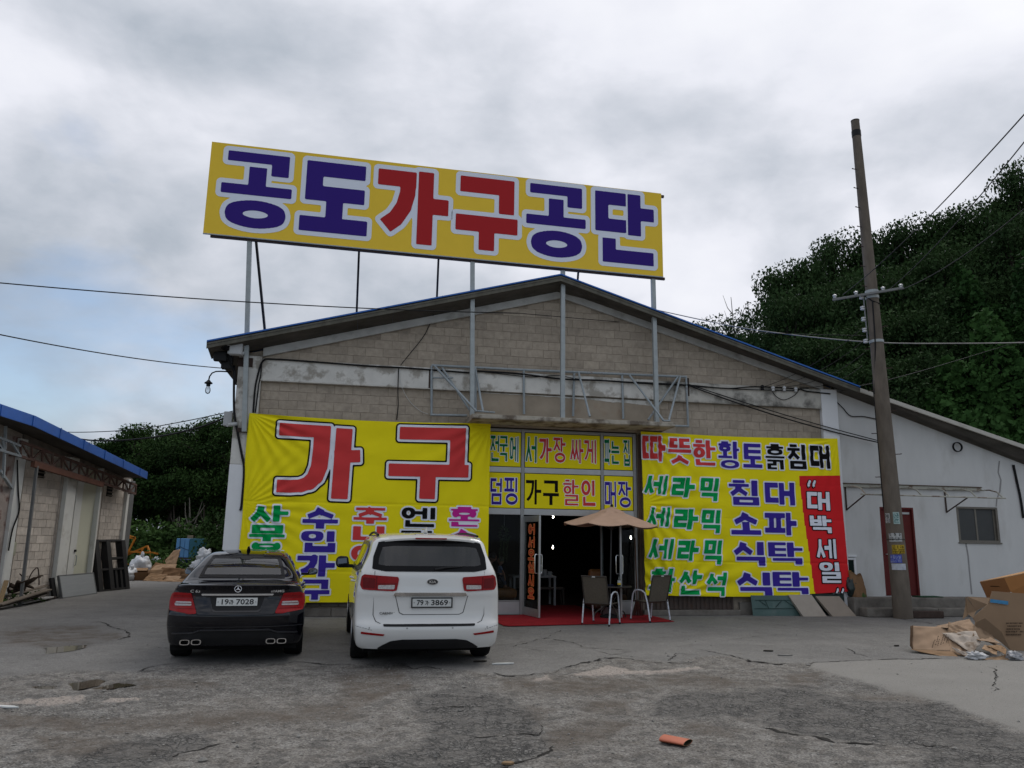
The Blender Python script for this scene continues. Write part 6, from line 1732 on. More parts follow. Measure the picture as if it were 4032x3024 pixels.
# ------------------------------------------------------------------ people behind the left pane
def skin_body(name, joints, edges, mat, parent, sub=2):
 me = bpy.data.meshes.new(name); me.from_pydata([j[0] for j in joints], edges, [])
 o = bpy.data.objects.new(name, me); COL.objects.link(o); o.parent = parent
 bm = bmesh.new(); bm.from_mesh(me); lay = bm.verts.layers.skin.verify()
 bm.verts.ensure_lookup_table()
 for v, j in zip(bm.verts, joints):
  r = j[1]; v[lay].radius = r if isinstance(r, tuple) else (r, r); v[lay].use_root = (v.index == 0)
 bm.to_mesh(me); bm.free()
 s = o.modifiers.new('skin', 'SKIN'); s.use_smooth_shade = True
 m = o.modifiers.new('sub', 'SUBSURF'); m.levels = sub; m.render_levels = sub
 dg = bpy.context.evaluated_depsgraph_get(); dg.update()
 me2 = bpy.data.meshes.new_from_object(o.evaluated_get(dg)); o.modifiers.clear(); o.data = me2; me2.name = name
 me2.materials.clear(); me2.materials.append(mat)
 me2.polygons.foreach_set('use_smooth', [True] * len(me2.polygons))
 return o
def head(parent, c, r, face, mat, hair, tilt=0.0, name='head'):
 """egg shaped head with brow, nose, mouth, ears; face = direction angle in local XY"""
 b = MB(); n1, n2 = 20, 24; P = np.zeros((n1 + 1, n2 + 1, 3))
 for i in range(n1 + 1):
  th = math.pi * i / n1
  for j in range(n2 + 1):
   ph = 2 * math.pi * j / n2
   x = math.sin(th) * math.cos(ph); y = math.sin(th) * math.sin(ph); z = math.cos(th)
   f = max(0, x)
   rr = r * (1 + .04 * z)
   X = x * rr * 1.02; Y = y * rr * .82 * (1 - .18 * max(0, -z)); Z = z * rr * 1.22
   g_ = math.exp(-((y / .16) ** 2 + ((z + .10) / .20) ** 2)); X += f * g_ * r * .20
   g_ = math.exp(-(((abs(y) - .36) / .14) ** 2 + ((z - .08) / .10) ** 2)); X -= f * g_ * r * .09
   g_ = math.exp(-((y / .25) ** 2 + ((z + .52) / .10) ** 2)); X += f * g_ * r * .06
   g_ = math.exp(-(((abs(y) - .98) / .10) ** 2 + ((x) / .20) ** 2 + ((z + .02) / .22) ** 2)); Y += math.copysign(g_ * r * .16, y)
   P[i, j] = (X, Y, Z)
 M3 = Matrix.Rotation(face, 3, 'Z') @ Matrix.Rotation(tilt, 3, 'Y')
 q = P.reshape(-1, 3) @ np.array(M3).T + np.array(c)
 b.grid(q.reshape(P.shape)); h = b.build(name, mat, parent, smooth=True, angle=180)
 b = MB(); H_ = P.copy(); H_ *= 1.07
 k = H_[:12]                                  # hair cap, open at the face
 vs, fs = [], []
 mb = MB(); mb.grid(k)
 def keep(f):
  cc = np.mean([mb.v[i] for i in f], 0) / r; return cc[0] < .55 + (.55 if cc[2] > .72 else 0) and cc[2] > -.55 + .3 * max(0, cc[0])
 mb.f = [f for f in mb.f if keep(f)]
 mb.v = [tuple(np.array(v) @ np.array(M3).T + np.array(c)) for v in mb.v]
 mb.build('hair', hair, h, smooth=True, angle=180)
 eb = MB()
 for s in (-1, 1):
  p = Vector((r * .86, s * r * .33, r * .10)); p = M3 @ p + Vector(c); eb.lathe([(r * .02, -r * .07), (r * .09, 0), (r * .02, r * .07)], p, 8)
 eb.build('eyes', BPL, h)
 return h
def hand(joints, edges, w, d, up, s=1.0):
 """palm + five bent fingers appended to a skin skeleton from wrist vertex w."""
 d = Vector(d).normalized(); up = Vector(up); side = d.cross(up).normalized()
 o = Vector(joints[w][0])
 def add(p, r, k): joints.append((tuple(p), r)); edges.append((k, len(joints) - 1)); return len(joints) - 1
 palm = add(o + d * .055 * s, (.034 * s, .02 * s), w)
 for k, (off, L) in enumerate(((-.030, .060), (-.010, .072), (.010, .068), (.029, .052))):
  a = add(o + d * .095 * s + side * off * s, .0095 * s, palm)
  a = add(Vector(joints[a][0]) + (d * .8 - up * .45) * L * .55 * s, .0085 * s, a)
  add(Vector(joints[a][0]) + (d * .3 - up * .9) * L * .45 * s, .0075 * s, a)
 a = add(o + d * .03 * s - side * .04 * s, .011 * s, w); add(Vector(joints[a][0]) + (d * .8 - side * .4) * .045 * s, .009 * s, a)
def build_people():
 SK = M('skin', (0.36, 0.20, 0.14), .55, var=.06); HA = M('black_hair', (0.012, 0.010, 0.009), .5, var=.2)
 CLT = M('dark_clothes', (0.022, 0.022, 0.026), .9, var=.2); BLU = M('pale_blue_shirt', (0.16, 0.22, 0.36), .9, var=.1); DBL = M('slate_trousers', (0.06, 0.07, 0.11), .9)
 o = fpt(-.78, -.78, .013)
 t = thing('person', 'seated person in dark clothes on the tan sofa, holding a small child', 'person', o, PSI)
 # facing +x (to the right): pelvis, spine, neck / arms reaching to the child / thighs and shanks
 J = [((0, 0, .66), (.13, .15)), ((.04, 0, .80), (.12, .15)), ((.11, 0, .96), (.12, .165)), ((.17, 0, 1.06), (.07, .10)), ((.22, 0, 1.12), .048)]
 E_ = [(0, 1), (1, 2), (2, 3), (3, 4)]
 for s in (-1, 1):
  k = len(J); J += [((.16, s * .17, 1.02), .062), ((.26, s * .22, .84), .046), ((.42, s * .13, .86), .038)]
  E_ += [(2, k), (k, k + 1), (k + 1, k + 2)]
  k = len(J); J += [((.10, s * .10, .63), .09), ((.44, s * .13, .655), .072), ((.50, s * .14, .40), .05), ((.49, s * .14, .10), .042), ((.60, s * .14, .04), .038)]
  E_ += [(0, k), (k, k + 1), (k + 1, k + 2), (k + 2, k + 3), (k + 3, k + 4)]
 skin_body('body', J, E_, CLT, t)
 for s in (-1, 1):
  j = [((.40, s * .13, .86), .030), ((.44, s * .115, .865), .027)]; e = [(0, 1)]; hand(j, e, 1, (.7, -s * .5, .1), (0, 0, 1)); skin_body('hand', j, e, SK, t, 1)
 skin_body('neck', [((.19, 0, 1.06), .05), ((.235, 0, 1.16), .047)], [(0, 1)], SK, t, 1)
 head(t, (.275, 0, 1.235), .088, 0, SK, HA, R(18))
 c = thing('person', 'small child in a pale blue shirt on the lap of the seated person', 'child', fpt(-.33, -.78, .013), PSI)
 J = [((0, 0, .80), (.075, .085)), ((0, 0, .90), (.072, .085)), ((.0, 0, 1.0), (.065, .09)), ((.0, 0, 1.06), .035)]
 E_ = [(0, 1), (1, 2), (2, 3)]
 for s in (-1, 1):
  k = len(J); J += [((.0, s * .09, 1.01), .035), ((.03, s * .13, .95), .032)]; E_ += [(2, k), (k, k + 1)]
 skin_body('body', J, E_, BLU, c)
 J = [((0, 0, .79), (.07, .08))]; E_ = []
 for s in (-1, 1):
  k = len(J); J += [((.03, s * .05, .76), .05), ((.10, s * .06, .70), .043), ((.13, s * .06, .60), .033)]; E_ += [(0, k), (k, k + 1), (k + 1, k + 2)]
 skin_body('trousers', J, E_, DBL, c)
 for s in (-1, 1):
  j = [((.03, s * .13, .96), .024), ((.08, s * .14, .86), .020), ((.10, s * .13, .79), .017)]; e = [(0, 1), (1, 2)]; hand(j, e, 2, (.2, 0, -1), (1, 0, 0), .6); skin_body('arm', j, e, SK, c, 1)
  skin_body('shin', [((.13, s * .06, .62), .030), ((.14, s * .06, .53), .024)], [(0, 1)], SK, c, 1)
  b = MB(); b.box((.10, s * .06 - .032, .475), (.235, s * .06 + .032, .53)); b.build('shoe', PLW, c, bevel=.02)
 skin_body('neck', [((0, 0, 1.04), .03), ((.01, 0, 1.10), .03)], [(0, 1)], SK, c, 1)
 head(c, (.02, 0, 1.165), .075, R(180), SK, HA, 0)
build_people()
# ------------------------------------------------------------------ pipe frame above the canopy, cables, lamps, boxes
def build_pipe_frame():
 t = thing('pipe_frame', 'grey steel pipe frame of a removed sign above the canopy', 'frame', FO, PSI)
 s2 = 1 / 1.843
 q = lambda x, y, n: fw(1600 + x * s2, 1050 + y * s2, n)
 def T(pts, nm, r=.029, n0=.08):
  P = []
  for (x, y, n) in pts: u, z = q(x, y, n); P.append((u, -n, z))
  b = MB(); b.tube(P, r, 8); return b.build(nm, PIPE, t, smooth=True, angle=60)
 T([(183, 716, .12), (860, 750, .12), (2035, 800, .12)], 'top_rail', .031)
 for x0, y0, x1, y1 in ((183, 720, 183, 1080), (852, 752, 854, 1070), (1218, 775, 1210, 1085), (1566, 790, 1574, 1105), (2030, 800, 2045, 1160), (500, 735, 503, 1040)):
  T([(x0, y0, .12), (x1, y1, .12)], 'upright')
 T([(175, 1075, .12), (440, 1080, .12)], 'bottom_rail'); T([(1950, 1156, .12), (2050, 1158, .12)], 'bottom_rail')
 for a in (((200, 715, .14), (510, 1050, .85)), ((260, 735, .14), (460, 1040, .35)), ((500, 735, .14), (556, 1050, .75)), ((1250, 768, .14), (1332, 1088, .85)), ((1620, 788, .14), (1866, 1116, .85)), ((1988, 795, .14), (1905, 1116, .85)), ((1970, 800, .14), (1755, 1112, .30))):
  T(a, 'brace', .027)
 T([(190, 806, .13), (338, 806, .4)], 'stay', .02); T([(505, 1046, .85), (640, 1058, .6)], 'stay', .02)
 T([(1866, 1118, .86), (1915, 1118, .86)], 'stay', .02)
 for x, y in ((172, 820), (2046, 880)):
  u, z = q(x, y, .11); b = MB(); b.box((u - .03, -.10, z - .2), (u + .03, -.04, z + .25)); b.build('bracket', M('rust_iron', (0.055, 0.035, 0.028), .85, .2, var=.2), t)
build_pipe_frame()
CAB = M('black_cable', (0.010, 0.010, 0.011), .6, var=.1)
def wcable(name, label, pts, r, cat='cable', group=None, mat=None):
 """cable along facade pixel points (x, y, n) in survey pixels"""
 P = []
 for x, y, n in pts:
  u, z = fw(x, y, n); P.append(Vector(fpt(u, n, z)))
 return cable(name, label, P, r, cat, group, mat)
def cable(name, label, P, r, cat='cable', group=None, mat=None, sag=0.0, seg=6):
 o = P[0]; Q = []
 A = np.array([tuple(p - o) for p in P])
 if len(P) == 2:
  tt = np.linspace(0, 1, 28); D = A[0] + (A[1] - A[0]) * tt[:, None]; D[:, 2] -= sag * 4 * tt * (1 - tt)
 else:
  D = catmull(A, np.linspace(0, len(P) - 1, seg * (len(P) - 1) + 1))
 t = bpy.data.objects.new(name, None)
 b = MB(); b.tube(D.tolist(), r, 6)
 me = b.mesh(name, mat or CAB, True)
 ob = bpy.data.objects.new(name, me); COL.objects.link(ob); ob.location = o
 return tag(ob, label, cat, group)
def build_cables():
 z1 = lambda x, y, n=.13: (780 + x / 1.843, 1050 + y / 1.843, n)
 z2 = lambda x, y, n=.13: (1600 + x / 1.843, 1050 + y / 1.843, n)
 z3 = lambda x, y, n=.13: (2500 + x / 2.212, 1050 + y / 2.212, n)
 wcable('power_cable', 'thick black cable running along the top edge of the left beam', [z1(400, 1060), z1(412, 900), z1(430, 800), z1(470, 685), z1(560, 672), z1(900, 695), z1(1250, 722), z1(1500, 735), z1(1970, 770)], .020)
 wcable('power_cable', 'black cable bending down beside the left pilaster to the banner', [z1(415, 1060), z1(440, 860), z1(455, 780), z1(460, 700)], .014)
 wcable('power_cable', 'sagging bundle of black cables behind the pipe frame', [z2(500, 757), z2(800, 775), z2(1130, 815, .16), z2(1400, 825, .16), z2(1700, 845), z2(2050, 860)], .022)
 wcable('power_cable', 'thin black cable dipping above the sagging bundle', [z2(560, 762), z2(900, 800), z2(1100, 790, .15), z2(1300, 820), z2(1900, 850)], .010)
 wcable('power_cable', 'black cable hanging from the gable to the junction on the left beam', [z1(1775, 212, .5), z1(1735, 260, .3), z1(1700, 370, .05), z1(1640, 500, .05), z1(1530, 640, .06), z1(1470, 715, .12)], .010)
 wcable('power_cable', 'black cable dropping straight from the beam to the left banner', [z1(1455, 740), z1(1450, 900, .12), z1(1452, 1000, .05), z1(1442, 1110, .05)], .012)
 wcable('cord', 'white cord trailing over the blocks from the beam junction', [z1(1460, 745, .12), z1(1475, 860, .12), z1(1530, 970, .03), z1(1610, 1045, .03), z1(1670, 1070, .04)], .005, mat=PLW)
 wcable('power_cable', 'black cables strung along the top of the right beam to the insulators', [z3(0, 1005), z3(450, 1030), z3(800, 1060), z3(1050, 1045), z3(1400, 1062), z3(1500, 1085), z3(1700, 1108)], .016)
 wcable('power_cable', 'second cable strung along the top of the right beam', [z3(470, 1040), z3(900, 1066), z3(1150, 1075), z3(1400, 1080)], .012)
 wcable('power_cable', 'loop of black cable hanging below the insulators', [z3(1190, 1075), z3(1230, 1130), z3(1300, 1160), z3(1390, 1120), z3(1430, 1070)], .010)
 for k, (x, y) in enumerate(((1110, 1050), (1202, 1060), (1300, 1060), (1400, 1068))):
  u, z = fw(*z3(x, y)[:2], .14)
  t = thing('insulator', ('dark cable clamp first from the left' if k == 0 else ['', 'white insulator nearest the dark cable clamp', 'white insulator in the middle of the three', 'white insulator nearest the white right pilaster'][k]) + ' on the right beam', 'insulator', fpt(u, .14, z), PSI, 'insulators on the right beam')
  b = MB(); b.lathe([(.03, -.07), (.045, -.05), (.03, -.02), (.05, .0), (.05, .03), (.02, .06)], n=14); b.build('bell', BPL if k == 0 else M('white_porcelain', (.55, .56, .56), .25, var=.03), t, smooth=True)
  b = MB(); b.tube([(0, 0, -.07), (0, .12, -.07)], .009, 6); b.build('pin', PIPE, t)
 # service drop: two cables from the frame to the pole
 a = Vector(fpt(*[fw(*z3(470, 1035)[:2], .15)[0], .15, fw(*z3(470, 1035)[:2], .15)[1]]))
 e = Vector(DY(3458, 1742, 19.8)); e2 = Vector(DY(3458, 1735, 19.8))
 cable('service_cable', 'lower black cable from the pipe frame down to the utility pole', [a, e], .016, group='service cables to the pole', sag=.10)
 cable('service_cable', 'upper black cable from the pipe frame down to the utility pole', [a + Vector((0, 0, .03)), e2], .012, group='service cables to the pole', sag=.05)
 w = Vector(DY(3860, 1770, 20.6)); e3 = Vector(DY(3510, 1700, 20.1))
 cable('service_cable', 'black cable from the pole sagging along the annex wall', [e3, Vector(DY(3700, 1752, 20.6)), Vector(DY(3880, 1765, 21.1)), Vector(DY(3960, 1750, 21.6))], .014)
 for k, (x, y, xx, yy) in enumerate(((1110, 1050, 3398, 1290), (1230, 1040, 3402, 1340), (1320, 1045, 3402, 1390), (1430, 1050, 3395, 1440))):
  p = z3(x, y); u, z = fw(p[0], p[1], .16)
  cable('service_wire', ['topmost', 'second', 'third', 'lowest'][k] + ' thin wire from the beam insulators up to the pole rack', [Vector(fpt(u, .16, z)), Vector(DY(xx, yy, 19.75))], .007, 'wire', 'wires from the insulators to the pole', sag=.18)
 cable('service_wire', 'black wire from the insulators past the pole into the ivy on the right', [Vector(fpt(fw(3150, 1530, .16)[0], .16, fw(3150, 1530, .16)[1])), Vector(DY(3480, 1500, 22)), Vector(DY(4060, 1330, 30))], .010, 'wire')
 wcable('annex_cable', 'black cable looping under the annex eave beside the pilaster', [z3(1750, 1170, .03), z3(1810, 1230, .03), z3(1880, 1300, .03), z3(1990, 1305, .03), z3(2110, 1330, .03)], .012)
 wcable('annex_cable', 'black drain cable down the annex wall at the right edge', [(3990, 1830, .03), (4005, 1900, .03), (4018, 1960, .03), (4030, 2040, .03)], .03)
 u, z = fw(3770, 1760, .08)
 t = thing('cable_coil', 'black coil of spare cable under the annex eave', 'cable', fpt(u, .06, z), PSI)
 b = MB()
 for k in range(3): b.tube([(.13 * math.cos(a), -.02 * k, .12 * math.sin(a)) for a in np.linspace(0, 6.283, 20)], .012, 5)
 b.build('loops', CAB, t)
 # left corner: downlead
 wcable('power_cable', 'thick black cable down the left corner of the warehouse', [(922, 1440, .06), (921, 1580, .10), (924, 1640, .12), (935, 1700, .13), (950, 1780, .13), (961, 1850, .13), (952, 1980, .13), (946, 2010, .13)], .026)
 # overhead lines across the left of the sky
 far = lambda x, y, Y: Vector(DY(x, y, Y))
 cable('power_line', 'upper overhead line crossing the sky from the left to the gable', [far(-200, 1095, 14), Vector(fpt(fw(2040, 1233, .7)[0], .7, fw(2040, 1233, .7)[1]))], .012, 'power line', sag=.12)
 cable('power_line', 'lower overhead line from the left to the warehouse eave', [far(-200, 1275, 13), far(880, 1450, 19)], .012, 'power line', sag=.1)
 a_, b_ = far(2040, 1233, 18.2), far(3470, 1345, 19.5)
 cable('power_line', 'pale overhead line rising over the gable and past the pole to the right', [far(2560, 1215, 21), far(2950, 1295, 21), far(3400, 1345, 20), far(3800, 1352, 19), far(4200, 1345, 18)], .014, 'power line', mat=M('pale_cable', (.30, .29, .27), .6))
 cable('power_line', 'thin line from the gable end across the trees to the pole', [Vector(fpt(fw(2040, 1233, .7)[0], .7, fw(2040, 1233, .7)[1])), far(2900, 1305, 20), far(3408, 1322, 19.7)], .008, 'power line')
 cable('power_line', 'thicker slack line from the left building to the warehouse corner', [Vector(DY(120, 1690, 21)), Vector(DY(350, 1733, 21)), Vector(DY(560, 1727, 20)), Vector(DY(760, 1690, 19)), Vector(DY(918, 1632, 18))], .022, 'power line')
 cable('power_line', 'thinner slack line from the left building to the warehouse corner', [Vector(DY(150, 1690, 21)), Vector(DY(290, 1702, 21)), Vector(DY(520, 1692, 20)), Vector(DY(720, 1660, 19)), Vector(DY(920, 1618, 18))], .011, 'power line')
 for k, (x0, y0, x1, y1) in enumerate(((3320, 1160, 4060, 420), (3490, 1150, 4060, 525), (3550, 1140, 4060, 800))):
  cable('power_line', ['leftmost crossarm line rising to the top right corner', 'middle crossarm line rising to the right', 'right crossarm line rising to the right'][k], [far(x0, y0, 19.7), far(x1, y1, 9.5 + k)], .010, 'power line', 'lines from the crossarm', sag=.15)
build_cables()
def build_corner_fittings():
 def root(nm, lab, cat, x, y, n, grp=None):
  u, z = fw(x, y, n); return thing(nm, lab, cat, fpt(u, n, z), PSI, grp)
 GBX = M('grey_plastic_box', (.42, .43, .43), .5, var=.04)
 t = root('junction_box', 'pale grey junction box under the left eave', 'box', 929, 1366, .42)
 b = MB(); b.box((-.14, 0, -.17), (.14, .16, .17)); b.build('case', GBX, t, bevel=.02); b = MB(); b.box((-.125, -.012, -.155), (.125, -.001, .155)); b.build('lid', GBX, t, bevel=.01)
 for z in (-.12, .12):
  for x in (-.155, .155): b = MB(); b.box((x - .014, .03, z - .03), (x + .014, .06, z + .03)); b.build('clip', GBX, t)
 t = root('security_camera', 'dome security camera under the left eave beside the junction box', 'camera', 886, 1362, .40)
 b = MB(); b.lathe([(.02, .10), (.10, .07), (.125, .02), (.125, .0)], n=18); b.build('hood', GBX, t, smooth=True, angle=50)
 b = MB(); b.lathe([(.095, .0), (.085, -.05), (.05, -.085), (.01, -.095)], n=18); b.build('dome', FRIT, t, smooth=True)
 b = MB(); b.box((-.05, .02, .08), (.05, .3, .12)); b.build('bracket', BPL, t)
 t = root('floodlight', 'dark floodlight and wiring tucked under the left eave', 'light', 870, 1400, .30)
 b = MB(); b.box((-.16, .0, -.12), (.12, .12, .10)); b.build('housing', BPL, t, bevel=.03); b = MB(); b.box((.0, .1, -.25), (.22, .3, .05)); b.build('bracket', BPL, t)
 b = MB(); b.tube([(.1, .05, .0), (.22, .1, -.2), (.3, .15, -.3), (.33, .2, -.6)], .02, 6); b.build('wire', CAB, t)
 t = root('security_camera', 'small white bullet camera on the left corner of the warehouse', 'camera', 918, 1672, .16)
 b = MB(); b.tube([(-.10, -.14, -.03), (.06, .02, .02)], .042, 12); b.build('barrel', GBX, t, smooth=True, angle=50); b = MB(); b.tube([(.02, 0, .02), (.03, .08, .05)], .02, 8); b.build('bracket', GBX, t)
 t = root('meter_box', 'small grey meter box on the left corner behind the bullet camera', 'box', 902, 1650, -.05)
 b = MB(); b.box((-.12, 0, -.15), (.06, .14, .17)); b.build('case', GBX, t, bevel=.015)
 # bulb on a gooseneck
 u, z = fw(868, 1462, -.9)
 t = thing('wall_lamp', 'clear glass bulb lamp on a bent pipe under the left eave', 'lamp', fpt(u, -.9, z), PSI)
 u1, z1 = fw(822, 1497, -.9); du, dz = u1 - u, z1 - z
 b = MB(); b.tube([(.25, 0, .0), (0, 0, 0), (-.10, 0, -.01), (du + .06, 0, -.05), (du + .01, 0, dz * .6), (du, 0, dz)], .016, 8); b.build('gooseneck', BPL, t, smooth=True)
 b = MB(); b.lathe([(.03, 0), (.05, -.03), (.09, -.06), (.09, -.08), (.05, -.07), (.045, -.14)], (du, 0, dz), 18); b.build('shade', BPL, t, smooth=True, angle=40)
 GB = glass('clear_bulb', (.95, .95, .95), .9)
 b = MB(); b.lathe([(.025, -.10), (.032, -.14), (.055, -.20), (.06, -.25), (.045, -.30), (.015, -.32)], (du, 0, dz), 18); b.build('bulb', GB, t, smooth=True)
 b = MB(); b.tube([(du, 0, dz - .12), (du, 0, dz - .22)], .008, 6); b.build('filament_stem', PLW, t)
build_corner_fittings()
# ------------------------------------------------------------------ utility pole
def build_pole():
 o = G(3556, 2420); d_ = ray(3556, 2420); o = _C + d_ * (((FO + FN * .98 - _C) @ FN) / (d_ @ FN)); Y = o[1]
 top = Vector(DY(3367, 478, Y)); o = Vector((o[0], o[1], 0)); d = top - o
 t = thing('utility_pole', 'tall leaning concrete utility pole plastered with flyers beside the annex door', 'utility pole', o)
 PC = M('pole_concrete', (0.14, 0.118, 0.095), .9, var=.22, vs=6, bump=.4, bs=50, stain=(0.09, 0.075, 0.06), ss=1.4, st=(.5, .7), sa=.7, stretch=(1, 1, .35))
 Rb, Rt = .215, .105
 b = MB(); n = 24; b.tube([d * (k / n) for k in range(n + 1)], [Rb + (Rt - Rb) * k / n for k in range(n + 1)], 20); b.build('pole', PC, t, smooth=True, angle=50)
 ax = d.normalized()
 def at(x, y):                                  # pixel -> fraction along the pole axis
  best = min(((abs(proj1(o + d * f)[1] - y)), f) for f in np.linspace(0, 1, 1500)); return best[1]
 def proj1(p): return [float(v) for v in proj_px(np.array(p.x), np.array(p.y), np.array(p.z))]
 rad = lambda f: Rb + (Rt - Rb) * f
 toC = Vector((-o.x, -o.y, 0)).normalized(); side = ax.cross(toC).normalized() * -1      # side -> camera right
 if side.x < 0: side = -side
 b = MB(); b.tube([d * .965, d * .978], Rt + .012, 18); b.tube([d * 1.0, d * 1.002], Rt + .004, 18); b.build('band', BPL, t)
 for yy, nm in ((1150, 'crossarm_band'), (1345, 'rack_band'), (1172, 'crossarm_band')):
  f = at(0, yy); b = MB(); b.tube([d * f - ax * .035, d * f + ax * .035], rad(f) + .012, 18); b.build(nm, GALV, t)
 f = at(0, 1165); c = d * f + toC * (rad(f) + .05)
 GAR = M('galvanised_angle', (.17, .175, .17), .55, .4, var=.12, stain=(0.14, 0.08, .05), ss=6, st=(.6, .7), sa=.7)
 b = MB(); b.bar(c - side * .92 - ax * .03, c + side * .72 + ax * .05, .055, .055, up=toC); arm = b.build('crossarm', GAR, t, bevel=.005)
 POR = M('white_porcelain', (.55, .56, .56), .25, var=.03)
 for s_ in (-.86, -.36, .26, .66):
  p = c + side * s_ + ax * (.035 + .035 * s_)
  b = MB(); b.lathe([(.028, 0), (.04, .018), (.028, .04), (.05, .055), (.05, .08), (.024, .10)], p, 14); b.build('insulator', POR, t, smooth=True)
 b = MB(); q0 = d * at(0, 1165) - side * (rad(f) + .05) + toC * .08; q1 = d * at(0, 1345) - side * (rad(f) + .05) + toC * .08
 b.bar(q0, q1, .03, .02); b.build('rack', GAR, t)
 for k in range(5):
  p = q0 + (q1 - q0) * (.02 + .24 * k) - side * .045
  b = MB(); b.lathe([(.03, -.05), (.055, -.04), (.055, -.015), (.03, 0), (.055, .015), (.055, .04), (.03, .05)], p, 14); b.build('insulator', POR, t, smooth=True)
 for k in range(17):
  f = .26 + .042 * k
  if f > .93: break
  s_ = 1 if k % 2 else -1
  p = d * f + side * s_ * rad(f) * .96
  if f > .6: p = d * f + (toC * .7 - side * .7).normalized() * rad(f) * .97; dirn = (toC * .7 - side * .7)
  else: dirn = side * s_
  b = MB(); b.tube([p - dirn * .03, p + dirn * .13], .011, 6); b.lathe([(.02, 0), (.02, .012)], p + dirn * .125, 8); b.build('step_bolt', M('rust_iron', (0.055, 0.035, 0.028), .85, .2, var=.2), t)
 b = MB(); b.tube([d * .62 + side * -.17 + toC * .05, d * .605 + toC * (rad(.61) + .02), d * .60 + side * .17 + toC * .05], .018, 6); b.tube([d * .605 + toC * (rad(.61) + .02), d * .52 + toC * (rad(.52) + .012) + side * -.03, d * .42 - side * rad(.42) * .9 + toC * .06], .016, 6); b.build('down_cable', CAB, t)
 b = MB(); b.tube([d * .20 - side * rad(.2) * 1.02 + toC * .03, d * .45 - side * rad(.45) * 1.02], .014, 6); b.build('down_cable', CAB, t)
 f = at(0, 2124); b = MB(); b.tube([d * f + (side * math.cos(a) + toC * math.sin(a)) * (rad(f) + .006) for a in np.linspace(0, 6.283, 25)], .006, 5); b.build('tie_wire', CAB, t)
 # flyers: curved sheets on the pole, with their print
 def flyer(a0, a1, y0, y1, mat, lines, ink, lab):
  f0, f1 = at(0, y0), at(0, y1); g_ = MB(); A = np.linspace(a0, a1, 9)
  def P(a, f, l=0.0):
   a = np.asarray(a, float); f = np.asarray(f, float); r = rad(f) + .004 + l
   base = np.array(d)[None] * f.reshape(-1, 1); dirv = np.array(side)[None] * np.sin(a).reshape(-1, 1) + np.array(toC)[None] * np.cos(a).reshape(-1, 1)
   return base + dirv * r.reshape(-1, 1)
  rows = [P(A, np.full(9, f0 + (f1 - f0) * k / 4)) for k in range(5)]
  g_.grid(np.array(rows)); fo = g_.build('flyer', mat, t, smooth=True, fix=False); fo['label'] = lab
  L = d.length
  def surf(u, z, l): # u: arc metres from a0, z: metres below f0
   q = P(a0 + np.asarray(u) / rad(f0), f0 + np.asarray(z) / L, l); return q[:, 0], q[:, 1], q[:, 2]
  Wd = (a1 - a0) * rad(f0); Hd = (f0 - f1) * L
  for txt, v0, v1 in lines:
   n_ = len(txt); w = Wd * .9 / n_
   for i, ch in enumerate(txt):
    if ch == ' ': continue
    u0 = Wd * .05 + w * i
    if '가' <= ch <= '힣': letter(ch, u0, u0 + w * .85, -Hd * v0, -Hd * v1, ink, fo, surf, wgt=.14, n=16, name='print', off=.0015)
    else: digit(ch, u0, u0 + w * .8, -Hd * v0, -Hd * v1, ink, fo, surf)
 SEG = {'0': 'abcdef', '1': 'bc', '2': 'abged', '3': 'abgcd', '4': 'fgbc', '5': 'afgcd', '6': 'afgedc', '7': 'abc', '8': 'abcdefg', '9': 'abcfgd', '-': 'g'}
 PTS = {'a': ((0, 0), (1, 0)), 'b': ((1, 0), (1, .5)), 'c': ((1, .5), (1, 1)), 'd': ((0, 1), (1, 1)), 'e': ((0, .5), (0, 1)), 'f': ((0, 0), (0, .5)), 'g': ((0, .5), (1, .5))}
 def digit(ch, u0, u1, zt, zb, mat, parent, surf):
  b = MB(); w = u1 - u0; h = zt - zb; th = .09 * h
  for k, s_ in enumerate(SEG[ch]):
   (xa, ya), (xb, yb) = PTS[s_]
   X0, X1 = sorted((u0 + w * xa, u0 + w * xb)); Y0, Y1 = sorted((zt - h * ya, zt - h * yb))
   q = surf(np.array([X0 - th * .5, X1 + th * .5, X1 + th * .5, X0 - th * .5]), np.array([Y0 - th * .5, Y0 - th * .5, Y1 + th * .5, Y1 + th * .5]), .0015 + .0002 * k)
   b.add(np.stack(q, -1), [(0, 1, 2, 3)])
  b.build('print', mat, parent, fix=False)
 FW_ = M('flyer_white', (.42, .43, .42), .8, var=.15, vs=20); FB = M('flyer_blue', (.05, .07, .36), .7, var=.2, vs=25, stain=(.3, .33, .5), ss=9, st=(.55, .65), sa=.6); FY = M('flyer_yellow', (.44, .30, .03), .7, var=.1, vs=15); FG = M('flyer_mint', (.32, .42, .40), .8, var=.15, vs=20)
 FW2 = M('torn_white_flyer', (.45, .47, .52), .8, var=.2, vs=12, stain=(.10, .12, .38), ss=7, st=(.6, .66), sa=.8)
 flyer(-1.1, -.42, 2022, 2060, FW_, [('게', .1, .5), ('-131', .55, .95)], KPR, 'white flyer with black print, upper left on the pole')
 flyer(-.05, .70, 2018, 2064, FG, [('나라', .1, .5), ('간', .55, .9)], M('teal_print', (.05, .14, .14), .7, var=0), 'pale mint flyer, upper right on the pole')
 flyer(-.75, .72, 2100, 2132, FW_, [('직 개 사', .0, .38), ('656-5341', .5, .85)], KPR, 'dirty white flyer under the wire on the pole')
 flyer(-.5, .95, 2145, 2180, FY, [('공도 목 지게차', .08, .45), ('656-0228', .52, .94)], KPR, 'yellow flyer with a phone number')
 flyer(-.85, .45, 2184, 2216, FB, [('차동나일', .1, .5), ('555-0780', .6, .9)], M('pale_blue_print', (.30, .34, .52), .7, var=0), 'blue flyer with pale print')
